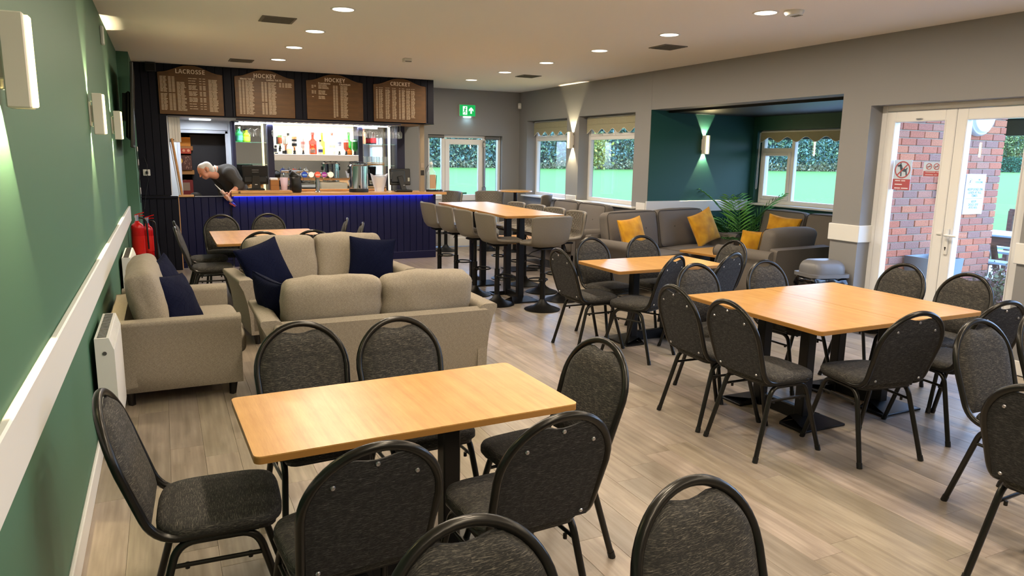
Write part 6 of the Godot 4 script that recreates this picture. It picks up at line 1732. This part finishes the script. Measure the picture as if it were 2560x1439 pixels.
	cushion("navy pintucked cushion at the back of the wide beige armchair", P(0.40, 0.66, 6.10), PI / 2 - 0.35, -0.35, 0.12, 0.46, M.navy_cushion, 1, "navy cushions")
	cushion("navy cushion nearest the arm of the wide beige armchair", P(0.46, 0.62, 5.66), PI / 2 - 0.5, -0.45, -0.12, 0.44, M.navy_cushion, 2, "navy cushions")
	cushion("navy cushion leaning in the left corner of the facing beige sofa", P(1.22, 0.66, 6.93), 0.45, -0.35, 0.22, 0.46, M.navy_cushion, 3, "navy cushions")
	cushion("navy cushion leaning at the right end of the facing beige sofa", P(2.25, 0.66, 7.02), -0.2, -0.30, -0.08, 0.45, M.navy_cushion, 4, "navy cushions")
	cushion("navy cushion showing behind the nearer beige sofa's left arm", P(1.10, 0.60, 5.42), 1.9, -0.25, 0.1, 0.44, M.navy_cushion, 5, "navy cushions")
	# grey sofas
	var kg := {"depth": 0.88, "arm": 0.68, "seat": 0.50, "back": 0.965, "panel": 0.70, "arm_w": 0.16, "rolled": true, "wrinkle": 0.006, "spread": 0.0}
	make_sofa("two_seat_sofa", "grey buttoned sofa facing the camera along the green alcove wall", "sofa", P(6.50, 0, 7.84), 0.20, 2.25, 2, M.grey_sofa, kg, "grey sofas", 31)
	make_sofa("two_seat_sofa", "grey sofa under the second wall window behind the quilted stools", "sofa", P(6.12, 0, 9.78), -PI / 2, 1.9, 2, M.grey_sofa, kg, "grey sofas", 35)
	make_sofa("two_seat_sofa", "grey sofa under the alcove window beside the palm", "sofa", P(8.03, 0, 7.02), -PI / 2, 1.9, 2, M.grey_sofa, kg, "grey sofas", 39)
	var k3 := kg.duplicate(); k3.back = 0.87; k3.panel = 0.70
	make_sofa("armchair", "grey armchair seen from behind next to the lidded bin", "armchair", P(7.06, 0, 6.46), PI + 0.10, 1.15, 1, M.grey_sofa, k3, "grey sofas", 43)
	cushion("mustard yellow cushion at the left end of the grey alcove sofa", P(5.76, 0.74, 7.55), 0.25, -0.28, 0.10, 0.44, M.yellow, 11, "yellow cushions")
	cushion("mustard yellow cushion tilted at the right end of the grey alcove sofa", P(7.16, 0.77, 7.84), 0.1, -0.28, 0.30, 0.46, M.yellow, 12, "yellow cushions")
	cushion("mustard yellow cushion on the grey sofa under the alcove window", P(8.0, 0.74, 7.25), -1.1, -0.30, -0.12, 0.44, M.yellow, 13, "yellow cushions")
	cushion("mustard yellow cushion half hidden behind the grey armchair's back", P(6.72, 0.68, 6.42), 2.9, -0.3, 0.05, 0.42, M.yellow, 14, "yellow cushions")
	# bin
	var b := thing("waste_bin", "grey domed lidded bin with black liner beside the pillar", "bin", P(6.42, 0, 5.16), -0.2)
	part("bin_body", MB.new().prism(rrect(0.36, 0.30, 0.05), 0.52, Transform3D(Basis(Vector3.RIGHT, -PI / 2), Vector3.ZERO), true), mat(Color(0.36, 0.36, 0.37), 0.4), b)
	part("liner", MB.new().blob(Vector3(0.43, 0.20, 0.36), 0.03, Vector3.ZERO, 14, Transform3D(Basis.IDENTITY, Vector3(0, 0.45, 0)), 0.05, 2), mat(Color(0.02, 0.02, 0.025), 0.15), b)
	part("lid_rim", MB.new().prism(rrect(0.44, 0.36, 0.06), 0.035, Transform3D(Basis(Vector3.RIGHT, -PI / 2), Vector3(0, 0.55, 0)), true), mat(Color(0.42, 0.42, 0.43), 0.4), b)
	part("lid", MB.new().blob(Vector3(0.40, 0.24, 0.32), 0.10, Vector3.ZERO, 10, Transform3D(Basis.IDENTITY, Vector3(0, 0.60, 0))), mat(Color(0.42, 0.42, 0.43), 0.4), b)
	palm()

func low_table(label: String, at: Vector3, turn: float, lx: float, lz: float, h: float) -> void:
	var o := thing("coffee_table", label, "table", at, turn)
	var top := rrect(lx, lz, 0.02, 3)
	part("tabletop", MB.new().prism(top, 0.0045, Transform3D(Basis(Vector3.RIGHT, -PI / 2), Vector3(0, h - 0.0045, 0))), M.table_top, o)
	part("table_edge", MB.new().prism(top, 0.0225, Transform3D(Basis(Vector3.RIGHT, -PI / 2), Vector3(0, h - 0.027, 0)), true), M.table_edge, o)
	part("post", bx(Vector3(0, h / 2 - 0.014, 0), Vector3(0.075, h - 0.028, 0.075), 0.005), M.black_metal, o)
	part("foot_plate", bx(Vector3(0, 0.008, 0), Vector3(0.42, 0.016, 0.42), 0.003), M.black_metal, o)

func palm() -> void:
	var o := thing("potted_palm", "green palm in a dark pot in the corner of the green alcove", "plant", P(8.02, 0, 8.03))
	o.scale = Vector3.ONE * 1.22
	part("pot", MB.new().lathe([Vector2(0.0, 0.0), Vector2(0.15, 0.0), Vector2(0.20, 0.40), Vector2(0.205, 0.42), Vector2(0.19, 0.42), Vector2(0.185, 0.37), Vector2(0.0, 0.37)], 24), mat(Color(0.06, 0.06, 0.06), 0.4), o)
	part("soil", MB.new().lathe([Vector2(0.186, 0.375), Vector2(0.0, 0.385)], 20), mat(Color(0.08, 0.06, 0.05), 0.95), o)
	var rng := RandomNumberGenerator.new()
	rng.seed = 21
	var greens := [mat(Color(0.16, 0.36, 0.18), 0.5), mat(Color(0.24, 0.47, 0.23), 0.5), mat(Color(0.42, 0.68, 0.32), 0.5)]
	for m in greens:
		m.backlight_enabled = true
		m.backlight = Color(0.10, 0.2, 0.05)
	for k in 26:
		var an := TAU * k * 0.382 + rng.randf() * 0.4
		var up := 0.95 if k > 21 else rng.randf_range(0.12, 0.75)
		var L := rng.randf_range(0.50, 0.64) if k <= 21 else rng.randf_range(0.70, 0.84)
		var stem := []
		var dir := Vector3(cos(an) * (1 - up * 0.75), 0.55 + up * 0.6, sin(an) * (1 - up * 0.75)).normalized()
		var p := Vector3(cos(an) * 0.04, 0.38, sin(an) * 0.04)
		for s in 9:
			stem.append(p)
			p += dir * L / 8.0
			dir = (dir + Vector3(cos(an) * 0.10, -0.13 * (1.2 - up), sin(an) * 0.10)).normalized()
		part("frond_stem", MB.new().tube(stem, [0.006, 0.0055, 0.005, 0.0045, 0.004, 0.0035, 0.003, 0.0025, 0.002], 5), greens[1], o)
		var lf := MB.new()
		for s in range(2, 9):
			for sub in 2:
				var f := s - 0.5 * sub
				var a: Vector3 = stem[int(f)].lerp(stem[mini(8, int(f) + 1)], f - int(f))
				var t: Vector3 = (stem[s] - stem[s - 1]).normalized()
				var side := t.cross(Vector3.UP).normalized() if absf(t.y) < 0.98 else Vector3.RIGHT
				for e in [-1.0, 1.0]:
					var ln := 0.20 * sin((f + 0.6) / 9.4 * PI) + 0.05
					var tip: Vector3 = a + (side * e * 0.85 + t * 0.7 + Vector3(0, -0.15 + rng.randf() * 0.15, 0)).normalized() * ln
					var wv: Vector3 = t * 0.010
					var mid := (a + tip) / 2.0 + Vector3(0, 0.012, 0)
					lf.patch(PackedVector3Array([a, mid - wv, tip, mid + wv]), PackedInt32Array([0, 1, 2, 0, 2, 3]))
		part("frond", lf, greens[2] if k > 21 else greens[rng.randi() % 2], o)

# joins tapered capsules [a, b, ra, rb] with a smooth minimum and meshes the field as surface nets
func flesh(mb: MB, bones: Array, cell: float, k: float) -> void:
	var lo := Vector3.INF; var hi := -Vector3.INF
	for b in bones:
		var r: float = maxf(b[2], b[3]) + k * 0.3 + cell * 2
		lo = lo.min(b[0] - Vector3.ONE * r).min(b[1] - Vector3.ONE * r)
		hi = hi.max(b[0] + Vector3.ONE * r).max(b[1] + Vector3.ONE * r)
	var n := Vector3i(((hi - lo) / cell).ceil()) + Vector3i.ONE
	var f := PackedFloat32Array()
	f.resize(n.x * n.y * n.z)
	f.fill(1.0)
	for b in bones:
		var a: Vector3 = b[0]; var d: Vector3 = b[1] - a; var ra: float = b[2]; var rb: float = b[3]
		var dd := maxf(d.length_squared(), 1e-9)
		var m := maxf(ra, rb) + k + cell * 2
		var i0 := Vector3i(((a.min(b[1]) - Vector3.ONE * m - lo) / cell).floor()).clamp(Vector3i.ZERO, n - Vector3i.ONE)
		var i1 := Vector3i(((a.max(b[1]) + Vector3.ONE * m - lo) / cell).ceil()).clamp(Vector3i.ZERO, n - Vector3i.ONE)
		for z in range(i0.z, i1.z + 1):
			for y in range(i0.y, i1.y + 1):
				var at := (z * n.y + y) * n.x
				for x in range(i0.x, i1.x + 1):
					var p := lo + Vector3(x, y, z) * cell - a
					var t := clampf(p.dot(d) / dd, 0.0, 1.0)
					var v := (p - d * t).length() - lerpf(ra, rb, t)
					var w := f[at + x]
					var h := maxf(k - absf(w - v), 0.0) / k
					f[at + x] = minf(w, v) - h * h * k * 0.25
	var ids := {}
	var vs := PackedVector3Array(); var tr := PackedInt32Array()
	var sx := 1; var sy := n.x; var sz := n.x * n.y
	for z in n.z - 1:
		for y in n.y - 1:
			for x in n.x - 1:
				var at := z * sz + y * sy + x
				var c := [f[at], f[at + sx], f[at + sy], f[at + sx + sy], f[at + sz], f[at + sx + sz], f[at + sy + sz], f[at + sx + sy + sz]]
				var inside := 0
				for q in 8: if c[q] < 0.0: inside += 1
				if inside == 0 or inside == 8: continue
				var sum := Vector3.ZERO; var cnt := 0
				for e in [[0, 1], [2, 3], [4, 5], [6, 7], [0, 2], [1, 3], [4, 6], [5, 7], [0, 4], [1, 5], [2, 6], [3, 7]]:
					var u: float = c[e[0]]; var w: float = c[e[1]]
					if (u < 0.0) != (w < 0.0):
						var p0 := Vector3(e[0] & 1, (e[0] >> 1) & 1, e[0] >> 2); var p1 := Vector3(e[1] & 1, (e[1] >> 1) & 1, e[1] >> 2)
						sum += p0.lerp(p1, u / (u - w)); cnt += 1
				ids[at] = vs.size()
				vs.append(lo + (Vector3(x, y, z) + sum / cnt) * cell)
	for at in ids:
		for ax in 3:
			var s0: int = [sx, sy, sz][ax]; var s1: int = [sy, sz, sx][ax]; var s2: int = [sz, sx, sy][ax]
			if at + s0 >= f.size(): continue
			var u := f[at]; var w := f[at + s0]
			if (u < 0.0) == (w < 0.0): continue
			if not (ids.has(at - s1) and ids.has(at - s2) and ids.has(at - s1 - s2)): continue
			var q := [ids[at], ids[at - s1], ids[at - s1 - s2], ids[at - s2]]
			if w < 0.0: q.reverse()
			tr.append_array(PackedInt32Array([q[0], q[1], q[2], q[0], q[2], q[3]]))
	mb.patch(vs, tr)

func build_person() -> void:
	var o := thing("person", "grey haired person in a dark grey top bending over the bar gate", "person", P(1.48, 0, 12.12))
	var J := func(x, y, d): return P(x, y, d) - P(1.48, 0, 12.12)
	var skin := mat(Color(0.80, 0.56, 0.46), 0.5)
	skin.subsurf_scatter_enabled = true
	skin.subsurf_scatter_strength = 0.1
	var hips: Vector3 = J.call(1.50, 0.93, 12.12); var waist: Vector3 = J.call(1.45, 1.14, 12.03); var chest: Vector3 = J.call(1.31, 1.36, 11.86)
	var ls: Vector3 = J.call(1.325, 1.385, 11.68); var rs: Vector3 = J.call(1.15, 1.36, 12.0); var neck: Vector3 = J.call(1.155, 1.425, 11.80); var head: Vector3 = J.call(1.00, 1.425, 11.72)
	var le: Vector3 = J.call(1.455, 1.215, 11.62); var lw: Vector3 = J.call(1.318, 1.105, 11.46); var re: Vector3 = J.call(1.24, 1.12, 12.10); var rw: Vector3 = J.call(1.20, 0.90, 11.98)
	var lh: Vector3 = J.call(1.45, 0.92, 12.02); var rh: Vector3 = J.call(1.52, 0.92, 12.22)
	var lk: Vector3 = J.call(1.40, 0.50, 12.00); var rk: Vector3 = J.call(1.47, 0.50, 12.24); var la: Vector3 = J.call(1.46, 0.09, 12.02); var rra: Vector3 = J.call(1.54, 0.09, 12.24)
	# body, head and hands: one mesh
	var b := MB.new()
	flesh(b, [[hips, waist, 0.135, 0.13], [waist, chest, 0.13, 0.14], [chest, ls, 0.12, 0.065], [chest, rs, 0.12, 0.065], [chest, neck, 0.10, 0.062], [neck, head.lerp(neck, 0.35), 0.058, 0.056],
		[ls, le, 0.052, 0.042], [le, lw, 0.042, 0.029], [rs, re, 0.052, 0.042], [re, rw, 0.042, 0.028], [hips, lh, 0.12, 0.085], [hips, rh, 0.12, 0.085], [lh, lk, 0.085, 0.056], [lk, la, 0.054, 0.038], [rh, rk, 0.085, 0.056], [rk, rra, 0.054, 0.038]], 0.016, 0.04)
	var f := Vector3(-0.84, -0.53, 0.10).normalized(); var u := (Vector3(-0.53, 0.84, 0) - f * f.dot(Vector3(-0.53, 0.84, 0))).normalized(); var s := f.cross(u).normalized()
	var at := func(a, c, e): return head + f * a + u * c + s * e
	var hb := [[at.call(-0.030, 0.030, 0.0), at.call(0.025, 0.035, 0.0), 0.079, 0.076], [at.call(0.035, 0.0, 0.0), at.call(0.035, -0.055, 0.0), 0.060, 0.050], [at.call(0.055, -0.085, 0.0), at.call(0.062, -0.088, 0.0), 0.030, 0.026],
		[at.call(-0.01, -0.07, 0.0), at.call(-0.07, -0.13, 0.0), 0.055, 0.056], [at.call(0.085, 0.018, 0.02), at.call(0.085, 0.018, -0.02), 0.018, 0.018], [at.call(0.094, 0.0, 0.0), at.call(0.113, -0.032, 0.0), 0.008, 0.014],
		[at.call(0.088, -0.062, 0.014), at.call(0.088, -0.062, -0.014), 0.010, 0.010], [at.call(0.086, -0.072, 0.012), at.call(0.086, -0.072, -0.012), 0.009, 0.009]]
	for e in [-1.0, 1.0]:
		hb.append([at.call(0.055, -0.022, e * 0.035), at.call(0.05, -0.06, e * 0.035), 0.026, 0.024])
		hb.append([at.call(-0.012, 0.014, e * 0.078), at.call(-0.004, -0.022, e * 0.074), 0.015, 0.010])
		hb.append([at.call(-0.020, 0.012, e * 0.084), at.call(-0.012, -0.012, e * 0.080), 0.010, 0.008])
	flesh(b, hb, 0.0065, 0.018)
	# the near hand round the sealant gun: palm behind, four fingers over it, thumb the other way
	var axis := Vector3(0.66, -0.75, 0.0).normalized()
	var gc: Vector3 = J.call(1.262, 1.045, 11.395)
	var e1 := Vector3(0.45, 0.40, -0.8); e1 = (e1 - axis * axis.dot(e1)).normalized()
	var e2 := e1.cross(axis).normalized()
	var around := func(off, deg, r): return gc + axis * off + (e1 * cos(deg_to_rad(deg)) + e2 * sin(deg_to_rad(deg))) * r
	var bones := [[lw, around.call(-0.005, 10, 0.046), 0.028, 0.024], [around.call(-0.032, 8, 0.040), around.call(0.030, 8, 0.040), 0.020, 0.018], [around.call(-0.03, 40, 0.038), around.call(0.028, 40, 0.038), 0.014, 0.013]]
	for q in 4:
		var off := -0.032 + q * 0.0205
		var r: float = [0.0093, 0.0096, 0.0092, 0.0082][q]
		var reach: float = [205, 215, 208, 190][q]
		var last: Vector3 = around.call(off, 45, 0.037)
		for g in 3:
			var nx: Vector3 = around.call(off, 45 + (reach - 45) * (g + 1) / 3.0, 0.036)
			bones.append([last, nx, r, r * 0.92])
			last = nx
	var t0: Vector3 = around.call(-0.045, -5, 0.042)
	for g in 3:
		var nx: Vector3 = around.call(-0.052 - 0.008 * g, -45 - 48 * g, 0.038)
		bones.append([t0, nx, 0.0125 - 0.001 * g, 0.0115 - 0.001 * g]); t0 = nx
	flesh(b, bones, 0.0042, 0.009)
	# the far hand hangs loosely behind the gate
	var hd: Vector3 = (rw - re).normalized()
	var side := hd.cross(Vector3.UP).normalized()
	var hb2 := [[rw, rw + hd * 0.07, 0.026, 0.026], [rw + hd * 0.05 + side * 0.022, rw + hd * 0.08 - side * 0.022, 0.018, 0.018]]
	for q in 4:
		var p0: Vector3 = rw + hd * 0.085 + side * (0.03 - 0.02 * q)
		var p1: Vector3 = p0 + hd * [0.036, 0.042, 0.038, 0.030][q]
		hb2.append([p0, p1, 0.0092, 0.0085]); hb2.append([p1, p1 + (hd * 0.8 + Vector3(0.3, -0.3, 0)).normalized() * 0.035, 0.0085, 0.0078])
	hb2.append([rw + hd * 0.03 + side * 0.03, rw + hd * 0.07 + side * 0.055, 0.011, 0.010])
	flesh(b, hb2, 0.0045, 0.009)
	part("body", b, skin, o)
	var top := MB.new()
	flesh(top, [[hips + Vector3(0, 0.03, 0), waist, 0.150, 0.150], [waist, chest, 0.150, 0.158], [chest, ls, 0.138, 0.085], [chest, rs, 0.138, 0.085], [chest, neck.lerp(chest, 0.15), 0.118, 0.080],
		[ls, le, 0.075, 0.060], [le, le.lerp(lw, 0.30), 0.058, 0.050], [rs, re, 0.075, 0.058], [re, re.lerp(rw, 0.5), 0.056, 0.046]], 0.014, 0.05)
	var knit := textured(blend_tex([[noise_img(97, 0.3, 64, 64, 2), 1.0]], 64, 64, Color(0.20, 0.195, 0.19), Color(0.30, 0.29, 0.285)), Vector3.ONE * 8, 0.9)
	part("jumper", top, knit, o)
	part("collar", MB.new().tube(arc(neck.lerp(head, 0.10), s * 0.066, (u - f * 0.5).normalized() * 0.066, 0.0, TAU, 24), 0.013, 7), mat(Color(0.86, 0.86, 0.86), 0.8), o)
	var tr := MB.new()
	flesh(tr, [[hips, hips + Vector3(0, 0.05, 0), 0.142, 0.14], [hips, lh, 0.13, 0.10], [hips, rh, 0.13, 0.10], [lh, lk, 0.10, 0.075], [lk, la, 0.072, 0.062], [rh, rk, 0.10, 0.075], [rk, rra, 0.072, 0.062]], 0.018, 0.04)
	part("trousers", tr, mat(Color(0.10, 0.11, 0.14), 0.85), o)
	for q in [la, rra]:
		var sh := MB.new()
		flesh(sh, [[q + Vector3(0.03, -0.035, 0), q + Vector3(-0.15, -0.05, 0.01), 0.045, 0.036], [q, q + Vector3(0, -0.03, 0), 0.05, 0.05]], 0.012, 0.03)
		part("shoe", sh, M.black, o)
	var hair := MB.new()
	flesh(hair, [[at.call(-0.040, 0.036, 0.0), at.call(0.010, 0.046, 0.0), 0.079, 0.073], [at.call(-0.06, -0.01, 0.0), at.call(-0.068, -0.045, 0.0), 0.060, 0.046], [at.call(0.012, 0.02, 0.0), at.call(0.018, 0.045, 0.0), 0.072, 0.070]], 0.007, 0.02)
	part("hair", hair, mat(Color(0.80, 0.79, 0.77), 0.8), o)
	for e in [-1.0, 1.0]:
		part("eye", MB.new().lathe([Vector2(0.0, -0.008), Vector2(0.008, 0.0), Vector2(0.0, 0.008)], 8, at.call(0.091, 0.0, e * 0.03)), mat(Color(0.15, 0.12, 0.1), 0.2), o)
		part("eyebrow", MB.new().tube([at.call(0.102, 0.022, e * 0.014), at.call(0.098, 0.026, e * 0.03), at.call(0.085, 0.022, e * 0.046)], 0.004, 5), mat(Color(0.6, 0.58, 0.56), 0.9), o)
	# sealant gun in the hand
	var g := thing("sealant_gun", "sealant gun with a long white nozzle held over the bar gate", "tool", P(1.262, 1.045, 11.395))
	g.basis = Basis(Vector3(-0.75, -0.66, 0).normalized(), axis, Vector3(-0.75, -0.66, 0).normalized().cross(axis))
	part("cartridge", MB.new().lathe([Vector2(0.0, -0.13), Vector2(0.023, -0.13), Vector2(0.0235, 0.07), Vector2(0.0, 0.07)], 18), mat(Color(0.86, 0.72, 0.68), 0.4), g)
	part("nozzle", MB.new().lathe([Vector2(0.0, -0.255), Vector2(0.003, -0.255), Vector2(0.009, -0.145), Vector2(0.011, -0.13)], 12), mat(Color(0.92, 0.92, 0.92), 0.35), g)
	part("cradle", MB.new().box(Vector3(0.026, -0.03, 0), Vector3(0.006, 0.2, 0.02), 0.002).box(Vector3(0, 0.075, 0), Vector3(0.055, 0.012, 0.05), 0.003), M.steel, g)
	part("grip", MB.new().box(Vector3(0.03, 0.12, 0), Vector3(0.024, 0.10, 0.022), 0.006, Basis(Vector3.BACK, 0.25)), mat(Color(0.62, 0.25, 0.15), 0.4), g)
	part("push_rod", MB.new().tube([Vector3(0, 0.07, 0), Vector3(0, 0.17, 0)], 0.004, 6), M.steel, g)
	part("trigger", MB.new().box(Vector3(0.012, 0.11, 0), Vector3(0.008, 0.07, 0.014), 0.003, Basis(Vector3.BACK, 0.45)), M.steel, g)
